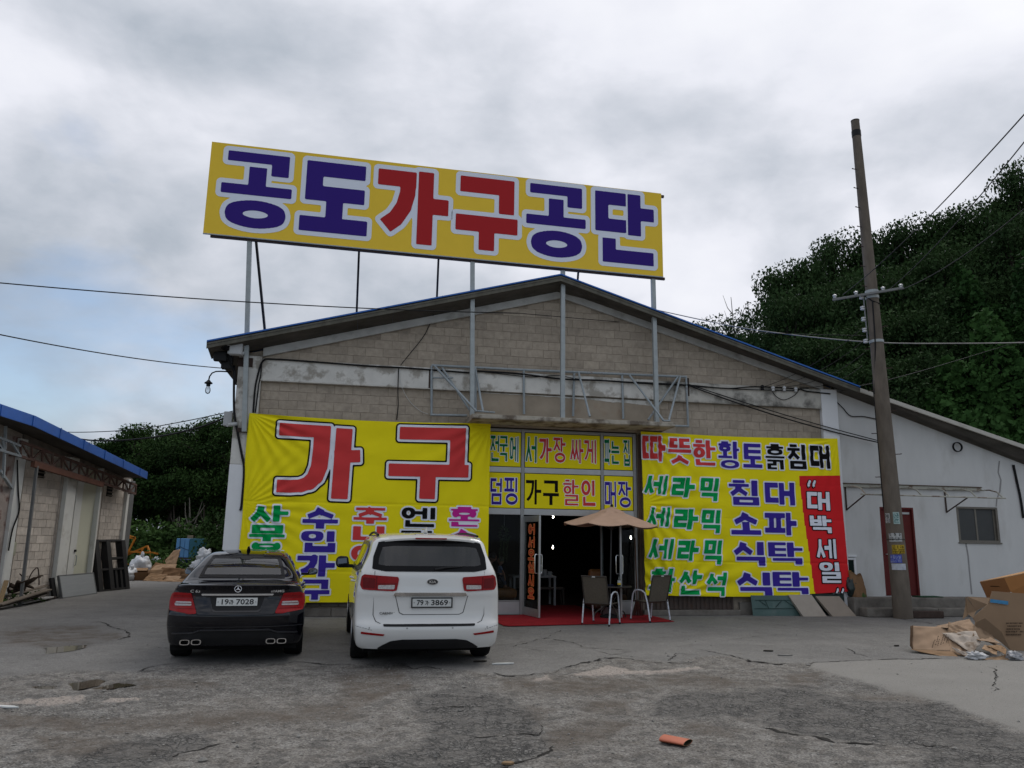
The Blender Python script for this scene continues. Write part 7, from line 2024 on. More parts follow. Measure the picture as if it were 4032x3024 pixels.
 flyer(-.75, .85, 2219, 2243, FW2, [], KPR, 'torn white flyer at the bottom')
build_pole()
# ------------------------------------------------------------------ left warehouse across the alley
LD = np.array([-math.sin(R(5)), math.cos(R(5)), 0.0]); LN = np.array([LD[1], -LD[0], 0.0])     # along the wall (away) / out of the wall
LO = np.array([-12.15, 22.0, 0.0]); LROT = math.atan2(LD[1], LD[0])
def lw(x, y, n=0.):
 d = ray(x, y); p = LO + LN * n
 q = _C + d * (((p - _C) @ LN) / (d @ LN))
 return float((q - LO) @ LD), float(q[2])
def lpt(s, n, z): return LO + LD * s + LN * n + np.array([0, 0, z])
zq = lambda x, y: (x / 1.843, 1550 + y / 1.843)
def lq(x, y, n=0.): return lw(*zq(x, y), n)
LBLK = M('pale_concrete_block', (0.54, 0.485, 0.425), .92, var=.13, vs=8, bump=.5, bs=80, stain=(0.27, 0.24, 0.21), ss=1.6, st=(.55, .78), sa=.5, rnd=.14)
LMORT = M('pale_mortar', (0.42, 0.375, 0.33), .95, var=.18, vs=9, bump=.3)
LWHT = M('chalky_white_paint', (0.62, 0.62, 0.585), .85, var=.05, vs=3, stain=(0.33, 0.29, 0.24), ss=2, st=(.58, .75), sa=.7)
LSOF = M('sooty_plaster', (0.21, 0.185, 0.16), .95, var=.25, vs=3, stain=(0.05, 0.045, 0.04), ss=1.2, st=(.48, .66), sa=.7)
RUSTP = M('rusty_truss', (0.115, 0.062, 0.048), .75, .2, var=.3, vs=7, stain=(0.2, 0.19, 0.17), ss=5, st=(.55, .65), sa=.5)
DOORG = M('pale_green_door', (0.54, 0.54, 0.43), .6, var=.04, vs=2, stain=(0.30, 0.27, 0.2), ss=2, st=(.6, .8), sa=.5)
GRYM = M('grey_galvanised', (0.15, 0.155, 0.155), .6, .3, var=.15)
def build_left():
 t = thing('block_warehouse', 'concrete block warehouse with a blue roof edge across the alley on the left', 'warehouse', LO, LROT)
 s1 = lq(945, 730)[0]                       # far corner
 s0 = lq(0, 900)[0] - 6.0
 f0 = lq(0, 160, .75); f1 = lq(252, 240, .75); f2 = lq(1068, 620, .75)      # lower edge of the blue fascia
 g0 = lq(0, 72, .75); g1 = lq(300, 175, .75); g2 = lq(1077, 570, .75)
 zf = lambda s: lin(f1, f2, s) if s > f1[0] else lin(f0, f1, s)
 zg = lambda s: lin(g1, g2, s) if s > g1[0] else lin(g0, g1, s)
 b = MB(); b.prism([(s0, 0, 0), (s1, 0, 0), (s1, 0, zf(s1) + .12), (f1[0], 0, zf(f1[0]) + .2), (s0, 0, zf(s0) + .1)], (0, .19, 0)); b.build('wall', LMORT, t)
 b = MB(); b.box((s1 - .19, .19, 0), (s1, 14, 3.3)); b.build('end_wall', LSOF, t)
 b = MB()
 for p, q, P, Q in ((f0, f1, g0, g1), (f1, f2, g1, g2)):
  P_ = (p[0], P[1] if P is not g1 else zg(p[0])); Q_ = (q[0], zg(q[0]))
  b.prism([(p[0], -.75, p[1]), (q[0], -.75, q[1]), (q[0], -.75, Q_[1]), (p[0], -.75, zg(p[0]))], (0, .03, 0))
 e = (s0, zf(s0), zg(s0)); b.prism([(s0, -.75, e[1]), (f0[0], -.75, f0[1]), (f0[0], -.75, g0[1]), (s0, -.75, e[2])], (0, .03, 0))
 for s in np.arange(f0[0], f2[0], 1.35): b.box((s, -.765, zf(s) + .01), (s + .05, -.751, zg(s) - .005))
 b.build('blue_fascia', M('blue_fascia_sheet', (0.022, 0.105, 0.40), .42, var=.12, vs=2, stain=(0.03, 0.05, 0.12), ss=1.5, st=(.55, .75), sa=.5), t, bevel=.004)
 b = MB(); b.prism([(s0, -.72, zg(s0) - .05), (g1[0], -.72, zg(g1[0]) - .05), (f2[0], -.72, zg(f2[0]) - .05), (f2[0], -.72, zg(f2[0]) - .10), (g1[0], -.72, zg(g1[0]) - .10), (s0, -.72, zg(s0) - .10)], (0, 15, 0)); b.build('roof', BLUE, t)
 b = MB(); b.prism([(s0, -.70, zf(s0) + .03), (f1[0], -.70, zf(f1[0]) + .03), (f2[0] - .02, -.70, zf(f2[0]) + .03), (f2[0] - .02, -.70, zf(f2[0]) + .06), (f1[0], -.70, zf(f1[0]) + .06), (s0, -.70, zf(s0) + .06)], (0, .70, 0)); b.build('soffit', SOFF, t)
 # upper plaster strip above the truss line
 zt = lambda s: lin(lq(155, 350), lq(940, 640), s)
 b = MB(); b.prism([(lq(150, 400)[0], -.04, zt(lq(150, 400)[0])), (s1, -.04, zt(s1)), (s1, -.04, zf(s1) + .1), (lq(150, 400)[0], -.04, zf(lq(150, 400)[0]) + .12)], (0, .039, 0)); b.build('plaster_band', LSOF, t)
 # blocks
 bm = MB(); bm.box((-.194, -.016, -.0945), (.194, .0, .0945)); me = bm.mesh('block', LBLK)
 regs = [(lq(118, 1000)[0], lq(405, 1000)[0]), (lq(712, 1000)[0], lq(893, 1000)[0])]
 for (a, c) in regs:
  z = .10; k = 0
  while z < 3.9:
   u = a - (.2 if k % 2 else 0) - .02
   while u < c:
    c0, c1 = max(u, a), min(u + .4, c)
    if c1 - c0 > .07 and z < zt((c0 + c1) / 2) + .05:
     link_mesh('block', me, t, ((c0 + c1) / 2, RNG.uniform(-.003, .004), z + RNG.normal(0, .002)), (0, RNG.normal(0, .005), RNG.normal(0, .006)), ((c1 - c0 - .014) / .388, 1, 1))
    u += .4
   z += .2; k += 1
 # white pilasters, door, jambs
 def vbar(x0, x1, yref, n0, n1, m, nm, z0=0, z1=None, lab=None):
  a = lq(x0, yref, n1)[0]; c = lq(x1, yref, n1)[0]; zt_ = z1 if z1 is not None else zt((a + c) / 2) + .05
  b = MB(); b.box((a, -n1, z0), (c, -n0, zt_)); o = b.build(nm, m, t, bevel=.008)
  if lab: o['label'] = lab
  return a, c
 vbar(62, 118, 1000, -.02, .14, LWHT, 'pilaster')
 vbar(-60, 60, 1000, -.02, .06, M('peeling_plaster', (0.33, 0.28, 0.25), .9, var=.2, vs=4, stain=(0.12, 0.05, 0.04), ss=2, st=(.55, .64), sa=.9), 'peeling_panel', lab='stained peeling wall panel at the picture edge')
 vbar(448, 516, 1000, -.02, .16, LWHT, 'pilaster'); vbar(406, 446, 1000, .0, .05, LMORT, 'plaster_jamb')
 a, c = lq(520, 1000, .05)[0], lq(676, 1000, .05)[0]
 b = MB(); m_ = lq(566, 1000, .05)[0]; zd = zt((a + c) / 2) - .05
 b.box((m_ + .012, -.05, .03), (c, -.0, zd)); d = b.build('sliding_door', DOORG, t, bevel=.004)
 b = MB(); b.box((a, -.06, .03), (m_, -.0, zd)); b.build('door_panel', LWHT, t, bevel=.004)
 b = MB(); s_, z_ = lq(541, 1140, .06); b.box((s_ - .03, -.09, z_ - .03), (s_ + .06, -.051, z_ + .03)); b.build('lock', BPL, d)
 b = MB(); s_, z_ = lq(535, 1210, .06); b.tube([(s_ + .06, -.05, z_ - .14), (s_ + .06, -.10, z_ - .13), (s_ + .06, -.10, z_ + .13), (s_ + .06, -.05, z_ + .14)], .012, 6); b.build('handle', GALV, d)
 vbar(678, 694, 1000, .0, .10, GRYM, 'door_jamb'); vbar(696, 706, 1000, .0, .18, LWHT, 'drain_pipe')
 vbar(895, 912, 1000, .0, .10, LWHT, 'corner_trim'); vbar(914, 945, 1000, -.1, .06, GRYM, 'corner_post')
 for x, y, w in ((295, 565, .42), (797, 708, .40)):
  s_, z_ = lq(x, y, .03)
  b = MB(); b.box((s_ - w / 2, -.03, z_ - .16), (s_ + w / 2, -.0, z_ + .16)); o = b.build('vent', GAPM, t)
  for k in range(3): b = MB(); b.box((s_ - w / 2, -.06, z_ - .14 + .1 * k), (s_ + w / 2, -.031, z_ - .11 + .1 * k)); b.build('louvre', LSOF, o)
 s_, z_ = lq(72, 1125, .02); b = MB(); b.box((s_ - .13, -.10, z_ - .16), (s_ + .13, -.02, z_ + .16)); b.build('meter_box', M('cream_box', (.36, .36, .28), .6), t, bevel=.01)
 # projecting truss rail over the doors
 tr = bpy.data.objects.new('truss', None); COL.objects.link(tr); tr.parent = t; n = .32
 A0, A1 = lq(150, 348, n), lq(988, 664, n); B0, B1 = lq(150, 455, n), lq(982, 727, n)
 b = MB(); b.bar((A0[0], -n, A0[1]), (A1[0], -n, A1[1]), .06, .06); b.build('top_chord', RUSTP, tr); b = MB(); b.bar((B0[0], -n, B0[1]), (B1[0], -n, B1[1]), .06, .06); b.build('bottom_chord', RUSTP, tr)
 N_ = 14
 for k in range(N_ + 1):
  f = k / N_; p = (A0[0] + (A1[0] - A0[0]) * f, -n, A0[1] + (A1[1] - A0[1]) * f); q = (B0[0] + (B1[0] - B0[0]) * f, -n, B0[1] + (B1[1] - B0[1]) * f)
  b = MB(); b.bar(p, q, .04, .04); b.build('upright', RUSTP, tr)
  if k < N_:
   f2_ = (k + 1) / N_
   p2 = (A0[0] + (A1[0] - A0[0]) * f2_, -n, A0[1] + (A1[1] - A0[1]) * f2_); q2 = (B0[0] + (B1[0] - B0[0]) * f2_, -n, B0[1] + (B1[1] - B0[1]) * f2_)
   b = MB(); b.bar(p if k % 2 == 0 else q, q2 if k % 2 == 0 else p2, .035, .035); b.build('diagonal', RUSTP, tr)
 for f in (.0, .35, .7, 1.0): 
  q = (B0[0] + (B1[0] - B0[0]) * f, B0[1] + (B1[1] - B0[1]) * f); b = MB(); b.bar((q[0], -n, q[1]), (q[0], 0, q[1] + .02), .04, .04); b.build('tie', RUSTP, tr)
 C0, C1 = lq(232, 510, n), lq(736, 660, n)
 b = MB(); b.bar((C0[0], -n - .02, C0[1]), (C1[0], -n - .02, C1[1]), .10, .14); b.build('door_rail', M('brown_painted_beam', (0.14, 0.065, 0.045), .7, var=.2, vs=4), t, bevel=.006)
 # nearer frame at the picture edge
 A2, B2 = lq(-260, 215, n), lq(-260, 330, n)
 b = MB(); b.bar((A2[0], -n, A2[1]), (A0[0], -n, A0[1] - .1), .05, .05); b.bar((B2[0], -n, B2[1]), (B0[0], -n, B0[1]), .05, .05)
 for k in range(6):
  f = k / 6; p = (A2[0] + (A0[0] - A2[0]) * f, -n, A2[1] + (A0[1] - .1 - A2[1]) * f); q = (B2[0] + (B0[0] - B2[0]) * (f + .16 * (k % 2)), -n, B2[1] + (B0[1] - B2[1]) * (f + .16 * (k % 2))); b.bar(p, q, .04, .04)
 p, q = lq(0, 560, .3), lq(85, 685, .1); b.bar((p[0], -.3, p[1]), (q[0], -.1, q[1]), .06, .06)
 p, q = lq(42, 235, .3), lq(25, 610, .3); b.bar((p[0], -.3, p[1]), (q[0], -.3, q[1]), .05, .05)
 b.build('awning_frame', PIPE, t)
 p, q = lq(143, 1540, .75), lq(265, 525, .35)
 k = thing('steel_prop', 'thin grey steel prop from the ground up to the brown door rail', 'post', G(79, 2385), LROT)
 o = Vector(G(79, 2385)); e = Vector(lpt(q[0], .36, q[1])) - o; inv = Matrix.Rotation(-LROT, 3, 'Z')
 b = MB(); b.bar((0, 0, 0), inv @ e, .06, .06); b.build('tube', GRYM, k); b = MB(); b.box((-.1, -.1, 0), (.1, .1, .012)); b.build('foot_plate', GRYM, k)
 cable('power_cable', 'dark cable hanging down the near white pilaster of the left warehouse', [Vector(lpt(*[lq(125, 480, .16)[0], .16, lq(125, 480, .16)[1]])), Vector(lpt(lq(132, 700, .16)[0], .16, lq(132, 700, .16)[1])), Vector(lpt(lq(138, 850, .16)[0], .16, lq(138, 850, .16)[1])), Vector(lpt(lq(90, 990, .17)[0], .17, lq(90, 990, .17)[1])), Vector(lpt(lq(62, 1140, .17)[0], .17, lq(62, 1140, .17)[1]))], .016)
build_left()
def on(x, y): return Vector(G(x, y))
def build_left_things():
 # leaning grey board
 p0, p1 = on(247, 2357), Vector((-11.62, 22.8, 0)); ux = (p1 - p0); L = ux.length; a = math.atan2(ux.y, ux.x)
 t = thing('leaning_board', 'grey metal faced board leaning on the left warehouse beside the door', 'board', p0, a)
 rot = Matrix.Rotation(R(-16), 3, 'X')
 b = MB(); b.box((0, 0, 0), (L, .05, .60), rot, (0, 0, 0)); b.build('sheet', M('zinc_board', (0.30, 0.315, 0.32), .55, .1, var=.06, vs=2, stretch=(1, 1, 8)), t, bevel=.005)
 b = MB()
 for q in (((-.012, -.006, -.004), (L + .012, .056, .03)), ((-.012, -.006, .58), (L + .012, .056, .61)), ((-.012, -.006, .03), (.02, .056, .58)), ((L - .02, -.006, .03), (L + .012, .056, .58))): b.box(*q, rot, (0, 0, 0))
 b.build('edge_frame', GRYM, t)
 b = MB(); b.box((-.22, .10, 0), (-.04, .16, .58), rot, (0, 0, 0)); b.build('backing_board', BPL, t)
 # black display frame
 p0, p1 = on(392, 2331), Vector((-11.72, 25.0, 0)); ux = p1 - p0; L = ux.length; a = math.atan2(ux.y, ux.x)
 t = thing('display_frame', 'black wooden shelf frame leaning on the left warehouse near its corner', 'shelf frame', p0, a)
 BW = M('black_painted_wood', (0.014, 0.014, 0.015), .5, var=.25, vs=8)
 rot = Matrix.Rotation(R(-13), 3, 'X'); H_ = 1.54; D_ = .22
 for x, h in ((0, H_), (L * .36, H_), (L * .86, H_ * .99)):
  b = MB(); b.box((x, 0, 0), (x + L * .13, D_, h), rot, (0, 0, 0)); b.build('upright', BW, t, bevel=.006)
 for x in (L * .58, L * .74): b = MB(); b.box((x, 0.03, .06), (x + L * .07, D_, .62), rot, (0, 0, 0)); b.build('short_upright', BW, t, bevel=.006)
 for x0, x1, z in ((0.13, .36, H_ - .06), (.49, .86, H_ - .05), (.13, .36, .0), (.49, .86, .02), (.49, .86, .95), (.13, .86, .62)): b = MB(); b.box((x0 * L + .002, .01, z), (x1 * L - .002, D_ - .01, z + .055), rot, (0, 0, 0)); b.build('shelf', BW, t)
 # scrap wood at the wall foot
 WG = [M('weathered_plank', (0.15, 0.125, 0.10), .9, var=.25, vs=6, stretch=(.3, 4, 4)), M('fresh_split_wood', (0.34, 0.24, 0.13), .85, var=.2, vs=8, stretch=(.3, 4, 4)), M('dark_wet_plank', (0.055, 0.045, 0.038), .9, var=.3, vs=6), M('white_board_scrap', (0.30, 0.30, 0.29), .8, var=.15)]
 for k, (x0, y0, x1, y1, h0, h1, w, th, m, lab) in enumerate(((0, 2355, 205, 2322, .10, .28, .16, .03, 0, 'long grey plank lying topmost in the scrap at the foot of the left wall'), (-40, 2372, 190, 2330, .04, .20, .20, .04, 2, 'dark wet plank under the grey plank at the foot of the left wall'), (80, 2362, 212, 2338, .03, .06, .18, .03, 3, 'white scrap board lying low along the left wall'), (85, 2376, 225, 2345, .01, .03, .14, .05, 2, 'dark plank lying flat in front of the scrap by the left wall'), (0, 2352, 38, 2302, .02, .55, .10, .03, 1, 'fresh yellow split plank propped up in the scrap by the left wall'), (30, 2345, 200, 2318, .18, .32, .12, .03, 0, 'narrower grey plank at the back of the wall foot scrap'))):
  nn = .22 + .10 * (5 - k) if k != 4 else .3; p, q = Vector(lpt(lw(x0, y0, nn)[0], nn, h0)), Vector(lpt(lw(x1, y1, nn)[0], nn - .08, h1))
  ang = math.atan2(q.y - p.y, q.x - p.x)
  t = thing('plank', lab, 'plank', (p.x, p.y, 0), ang); inv = Matrix.Rotation(-ang, 3, 'Z'); e = inv @ (q - p)
  b = MB(); b.bar((0, 0, h0 + .02), Vector((0, 0, h0 + .02)) + e, w, th); b.build('timber', WG[m], t, bevel=.004)
 p = Vector(lpt(lw(70, 2335, .3)[0], .3, .05))
 t = thing('root_stump', 'twisted dark root stump lying on the scrap wood by the left wall', 'stump', p)
 b = MB()
 for k in range(9):
  a = k * .7; q = [Vector((0, 0, .3))]
  for j in range(4): q.append(q[-1] + Vector((math.cos(a + j * .5) * .14, math.sin(a + j * .5) * .14, random.uniform(-.06, .16))))
  b.tube(q, [.06, .05, .035, .02, .012], 6)
 b.build('roots', M('dark_bark', (0.05, 0.035, 0.026), .95, var=.3, vs=10), t, smooth=True)
 p = Vector(lpt(lw(95, 2320, .2)[0], .2, .2)); cable('iron_hook', 'bent rusty iron rod standing up from the scrap wood', [p, p + Vector((.05, .1, .45)), p + Vector((.1, .25, .62)), p + Vector((.12, .32, .45)), p + Vector((.14, .36, .2))], .014, 'rod', mat=M('rust_iron', (0.055, 0.035, 0.028), .85))
build_left_things()
# ------------------------------------------------------------------ rubbish at the end of the alley
CARDS = [M('cardboard', (0.27, 0.165, 0.088), .85, var=.08, vs=4), M('pale_cardboard', (0.36, 0.235, 0.14), .85, var=.08, vs=4), M('dark_cardboard', (0.19, 0.105, 0.052), .85, var=.1, vs=4)]
def sheet(t, name, corners, mat, crumple=.05, seed=0, th=.006, n=14, fold=None):
 """a bent, creased cardboard or paper sheet between four corners"""
 c = [Vector(q) for q in corners]; A = np.linspace(0, 1, n)
 P = np.zeros((n, n, 3)); nrm = (c[1] - c[0]).cross(c[3] - c[0]).normalized()
 for i, v in enumerate(A):
  for j, u in enumerate(A):
   p = c[0] * (1 - u) * (1 - v) + c[1] * u * (1 - v) + c[2] * u * v + c[3] * (1 - u) * v
   cr = abs(((u * 2.3 + v * 1.1 + seed * .37) % 1) - .5) * .8 + abs(((u * 1.2 - v * 2.1 + seed * .71) % 1) - .5) * .8 + fbm(u * 3 + seed, v * 3, seed + 1) - 1.2
   e = .25 + .75 * min(1, 6 * min(u, 1 - u, v, 1 - v) + .2)
   q = p + nrm * (crumple * cr * e)
   if fold: q = q + nrm * fold * abs(u - .5)
   P[i, j] = q
 b = MB(); b.grid(P); o = b.build(name, mat, t, smooth=True, angle=18, fix=False)
 m = o.modifiers.new('thick', 'SOLIDIFY'); m.thickness = th
 return o
def carton(t, name, c, size, rz, tilt, mat, flaps=True, squash=0.0, tape=None):
 """an open carton: four walls, floor and bent flaps"""
 sx, sy, sz = size; Mx = Matrix.Rotation(rz, 3, 'Z') @ Matrix.Rotation(tilt, 3, 'X'); c = Vector(c)
 T = lambda x, y, z: tuple(c + Mx @ Vector((x + squash * z, y, z)))
 b = MB(); w = .012; f = [(0, 1, 2, 3)]
 cr = [(-sx / 2, -sy / 2), (sx / 2, -sy / 2), (sx / 2, sy / 2), (-sx / 2, sy / 2)]
 for k in range(4):
  (x0, y0), (x1, y1) = cr[k], cr[(k + 1) % 4]
  b.grid(np.array([[T(x0 + (x1 - x0) * u, y0 + (y1 - y0) * u, z) for u in np.linspace(0, 1, 6)] for z in np.linspace(0, sz, 4)]))
 b.add([T(x, y, 0) for x, y in cr], f)
 o = b.build(name, mat, t, fix=False)
 m = o.modifiers.new('thick', 'SOLIDIFY'); m.thickness = w
 if flaps:
  for k in range(4):
   (x0, y0), (x1, y1) = cr[k], cr[(k + 1) % 4]; nx, ny = (y1 - y0), -(x1 - x0); l = math.hypot(nx, ny); nx, ny = nx / l, ny / l
   h = min(sx, sy) * .45; a = random.uniform(.1, 1.2)
   b = MB(); b.add([T(x0, y0, sz), T(x1, y1, sz), T(x1 + nx * h * math.sin(a), y1 + ny * h * math.sin(a), sz + h * math.cos(a)), T(x0 + nx * h * math.sin(a), y0 + ny * h * math.sin(a), sz + h * math.cos(a))], f)
   q = b.build('flap', mat, o, fix=False); q.modifiers.new('thick', 'SOLIDIFY').thickness = .008
 return o
def blob(t, name, c, r, mat, seed, amp=.25, n=26):
 b = MB(); P = np.zeros((n, n + 1, 3))
 for i in range(n):
  th = math.pi * i / (n - 1)
  for j in range(n + 1):
   ph = 2 * math.pi * j / n; d = (math.sin(th) * math.cos(ph), math.sin(th) * math.sin(ph), math.cos(th))
   k = 1 + amp * (noise.fractal(Vector(d) * 1.6 + Vector((seed * 3.1, 0, 0)), 1, 2, 4)) - amp * .35 * abs(math.sin(7 * d[0] + 5 * d[2] + seed))
   P[i, j] = (c[0] + d[0] * r[0] * k, c[1] + d[1] * r[1] * k, max(c[2] + d[2] * r[2] * k, .005))
 b.grid(P); return b.build(name, mat, t, smooth=True, angle=180, fix=False)
WBAG = M('white_plastic_sack', (0.55, 0.57, 0.59), .5, var=.08, vs=10, bump=.8, bs=14)
BROWNB = CARDS
def build_alley_rubbish():
 Y0 = 30.5
 P = lambda x, y, Y=None: Vector(DY(x, y, Y)) if Y else on(x, y)
 pos = lambda x, Y: Vector((DY(x, 2250, Y)[0], Y, 0))
 sc = Y0 / 3075
 for x, w, h, Y, lab, sd in ((517, 30, 44, 29.6, 'rounded white sack, nearest the display frame', 1), (552, 66, 84, 31.0, 'large bulging white sack behind the flattened cartons', 2), (516, 30, 46, 31.4, 'white sack with a blue edge leaning behind the nearest sack', 5)):
  p = pos(x, Y); t = thing('plastic_sack', lab, 'sack', p, 0, 'white sacks at the end of the alley')
  blob(t, 'sack_body', (0, 0, h * sc * .48), (w * sc * .66, .42, h * sc * .56), WBAG, sd)
  blob(t, 'knot', (.05, -.05, h * sc * 1.08), (.07, .06, .10), WBAG, sd + 9, .4, 12)
 p = pos(548, 29.8); t = thing('carton', 'tilted brown carton lying against the white sacks', 'box', p)
 carton(t, 'carton_walls', (0, 0, .05), (.62, .42, .30), R(24), R(14), CARDS[2], False); sheet(t, 'lid', [(-.34, -.18, .36), (.26, .08, .35), (.20, .28, .44), (-.40, .02, .44)], CARDS[0], .02, 3)
 data = [(590, 29.9, [(-.55, 0, .02), (.40, -.1, .02), (.42, .2, .62), (-.45, .25, .52)], 0, 'broad torn carton side standing beside the tilted carton'), (625, 30.6, [(-.5, .0, .3), (.55, .0, .35), (.45, .5, .85), (-.35, .5, .78)], 1, 'pale folded carton topmost on the cardboard heap'), (655, 30.1, [(-.4, 0, .1), (.5, 0, .06), (.42, .3, .66), (-.3, .3, .7)], 2, 'dark carton side upright in the middle of the heap'), (650, 29.6, [(-.5, -.2, .03), (.6, -.3, .02), (.5, .3, .25), (-.4, .3, .3)], 1, 'pale sheet sloping at the front of the heap'), (690, 30.4, [(-.45, 0, .03), (.5, 0, .03), (.5, .15, .62), (-.45, .15, .60)], 0, 'square brown carton panel at the right of the heap'), (665, 29.4, [(-.3, -.2, .02), (.7, -.3, .02), (.8, .2, .12), (-.2, .3, .16)], 0, 'flat brown carton lying on the ground before the heap'), (715, 29.9, [(-.6, -.2, .01), (.6, -.25, .01), (.55, .2, .10), (-.5, .2, .06)], 1, 'flat pale carton lying at the right end of the heap'), (612, 29.5, [(-.4, -.1, .02), (.3, -.2, .02), (.35, .25, .35), (-.3, .25, .40)], 0, 'small bent carton flap at the front left of the heap'),
   (668, 33.5, [(-.35, 0, .45), (.22, 0, .45), (.24, .3, 1.08), (-.05, .3, 1.02)], 1, 'tall pale cardboard stacked left of the blue tank'), (640, 33.8, [(-.35, 0, .3), (.25, 0, .3), (.35, .4, .95), (-.1, .4, .7)], 2, 'darker slanting cardboard in front of the tall pale cardboard'), (632, 30.9, [(-.5, 0, .45), (.5, 0, .5), (.42, .4, .8), (-.4, .4, .9)], 2, 'creased dark carton at the back of the heap')]
 for k, (x, Y, c, m, lab) in enumerate(data):
  p = pos(x, Y); t = thing('flattened_carton', lab, 'cardboard', p, 0, 'cartons dumped at the end of the alley'); zs_ = 1.0 if Y > 33 else .66
  sheet(t, 'sheet', [(a_, b_, z_ * zs_) for a_, b_, z_ in c], CARDS[m], .07, k, .012)
 for k, (x, y, Y, lab) in enumerate(((602, 2206, 34, 'white plastic bottle on the bushes left of the blue tank'), (612, 2212, 34, 'pale pipe end lying in the bushes beside the white bottle'))):
  p = Vector(DY(x, y, Y)); t = thing('plastic_bottle', lab, 'bottle', p)
  b = MB(); b.tube([(-.15, 0, -.10), (.14, 0, .10)], .07, 10); b.build('bottle_body', WBAG, t, smooth=True, angle=50); b = MB(); b.tube([(.14, 0, .10), (.2, 0, .14)], .03, 8); b.build('neck', WBAG, t)
 # blue tank on a stand, drum, tyre
 Y = 36.2; a, c = DY(684, 2195, Y), DY(775, 2121, Y); x0, x1, z0, z1 = a[0], c[0], a[2], c[2]; cx = (x0 + x1) / 2
 t = thing('steel_tank', 'weathered light blue steel tank on a stand at the end of the alley', 'tank', (cx, Y, 0), R(-12))
 TB = M('faded_blue_paint', (0.085, 0.24, 0.46), .5, .1, var=.1, vs=3, stain=(0.20, 0.14, 0.08), ss=2.2, st=(.60, .70), sa=.8); TB2 = M('faded_teal_paint', (0.05, 0.19, 0.27), .5, .1, var=.12, vs=3)
 w = (x1 - x0) / 2
 b = MB(); b.box((-w, 0, z0), (-.12 * w, .8, z1)); b.build('side_panel', TB, t, bevel=.02); b = MB(); b.box((-.09 * w, -.01, z0), (.38 * w, .8, z1)); b.build('side_panel', TB, t, bevel=.02)
 b = MB(); b.prism([(.42 * w, .0, z0), (1.02 * w, .35, z0), (1.02 * w, .35, z1), (.42 * w, .0, z1)], (0, .5, 0)); b.build('end_panel', TB2, t, bevel=.01)
 b = MB(); b.box((-.2 * w, .2, z1), (.05 * w, .5, z1 + .14)); b.build('filler_cap', M('rusty_cap', (.20, .16, .11), .8, var=.2), t, bevel=.01)
 b = MB(); b.box((-w * 1.05, -.05, z0 - .08), (w * 1.1, .85, z0 - .002)); b.build('stand_top', M('rust_iron', (0.055, 0.035, 0.028), .85), t)
 for x in (-.95 * w, .95 * w):
  for y in (.0, .75): b = MB(); b.box((x - .03, y - .03, 0), (x + .03, y + .03, z0 - .082)); b.build('leg', M('rust_iron', (0.055, 0.035, 0.028), .85), t)
 b = MB(); b.tube([(-w, -.012, z0 + .35), (-.55 * w, -.012, z0 + .48), (-.1 * w, -.03, z0 + .40), (.4 * w, -.02, z0 + .33)], .012, 5); b.tube([(-.6 * w, -.012, z1), (-.55 * w, -.012, z0 + .02)], .010, 5); b.build('hose', BPL, t)
 p = pos(727, 35.2); t = thing('steel_drum', 'dark blue drum with a white diamond label under the blue tank', 'drum', p)
 h = .62; r = .23
 b = MB(); b.lathe([(r, 0), (r + .012, .01), (r, .03), (r, h * .33), (r + .014, h * .35), (r, h * .37), (r, h * .65), (r + .014, h * .67), (r, h * .69), (r, h - .03), (r + .012, h - .01), (r - .02, h)], n=24); b.build('drum_body', M('dark_blue_drum', (0.01, 0.022, 0.11), .45, var=.15), t, smooth=True, angle=35)
 b = MB(); b.add([(-.10, -r - .02, h * .78), (-.02, -r - .02, h * .66), (.06, -r - .02, h * .78), (-.02, -r - .02, h * .90)], [(0, 1, 2, 3)]); b.build('diamond_label', PLW, t)
 p = pos(730, 33.6); t = thing('old_tyre', 'old black tyre lying flat below the blue drum', 'tyre', p)
 b = MB(); pr = [(.20, .02), (.30, .0), (.34, .05), (.34, .14), (.30, .19), (.20, .17)]; b.lathe(pr, n=26); b.build('tread', TYRE, t, smooth=True, angle=40)
 p = pos(712, 32.2); t = thing('white_scrap', 'small heap of white plastic scraps beside the old tyre', 'scrap', p); blob(t, 'wad', (.0, 0, .12), (.3, .2, .14), WBAG, 21, .5)
 p = pos(800, 34.0); t = thing('plastic_sack', 'crumpled white sack right of the blue tank, behind the black saloon', 'sack', p, 0); blob(t, 'sack_body', (0, 0, .75), (.38, .3, .36), WBAG, 31, .5); blob(t, 'lower_bag', (-.1, -.1, .3), (.4, .3, .32), WBAG, 33, .4)
 # orange steel frame in the weeds
 OR = M('orange_painted_steel', (0.42, 0.15, 0.015), .55, .1, var=.15, vs=6)
 p = pos(510, 36.5); t = thing('machine_frame', 'orange steel machine frame in the weeds behind the left warehouse', 'machine', p)
 b = MB()
 for q in (((-.7, 0, .5), (.6, .2, 1.15)), ((.6, .2, 1.15), (.9, .1, .6)), ((-.7, 0, .9), (.95, .1, .85)), ((-.3, 0, .5), (.1, 0, 1.5)), ((.1, 0, 1.5), (-.2, 0, 1.6)), ((-.2, 0, 1.6), (-.5, 0, .6)), ((.3, 0, .3), (.5, 0, 1.05)), ((-.7, .3, .3), (.9, .3, .4)), ((-.7, 0, .3), (-.7, 0, 1.5)), ((-.7, 0, 1.5), (.1, 0, 1.5)), ((.9, .1, .85), (1.2, .1, .8))): b.bar(*q, .07, .07)
 b.build('bars', OR, t)
build_alley_rubbish()
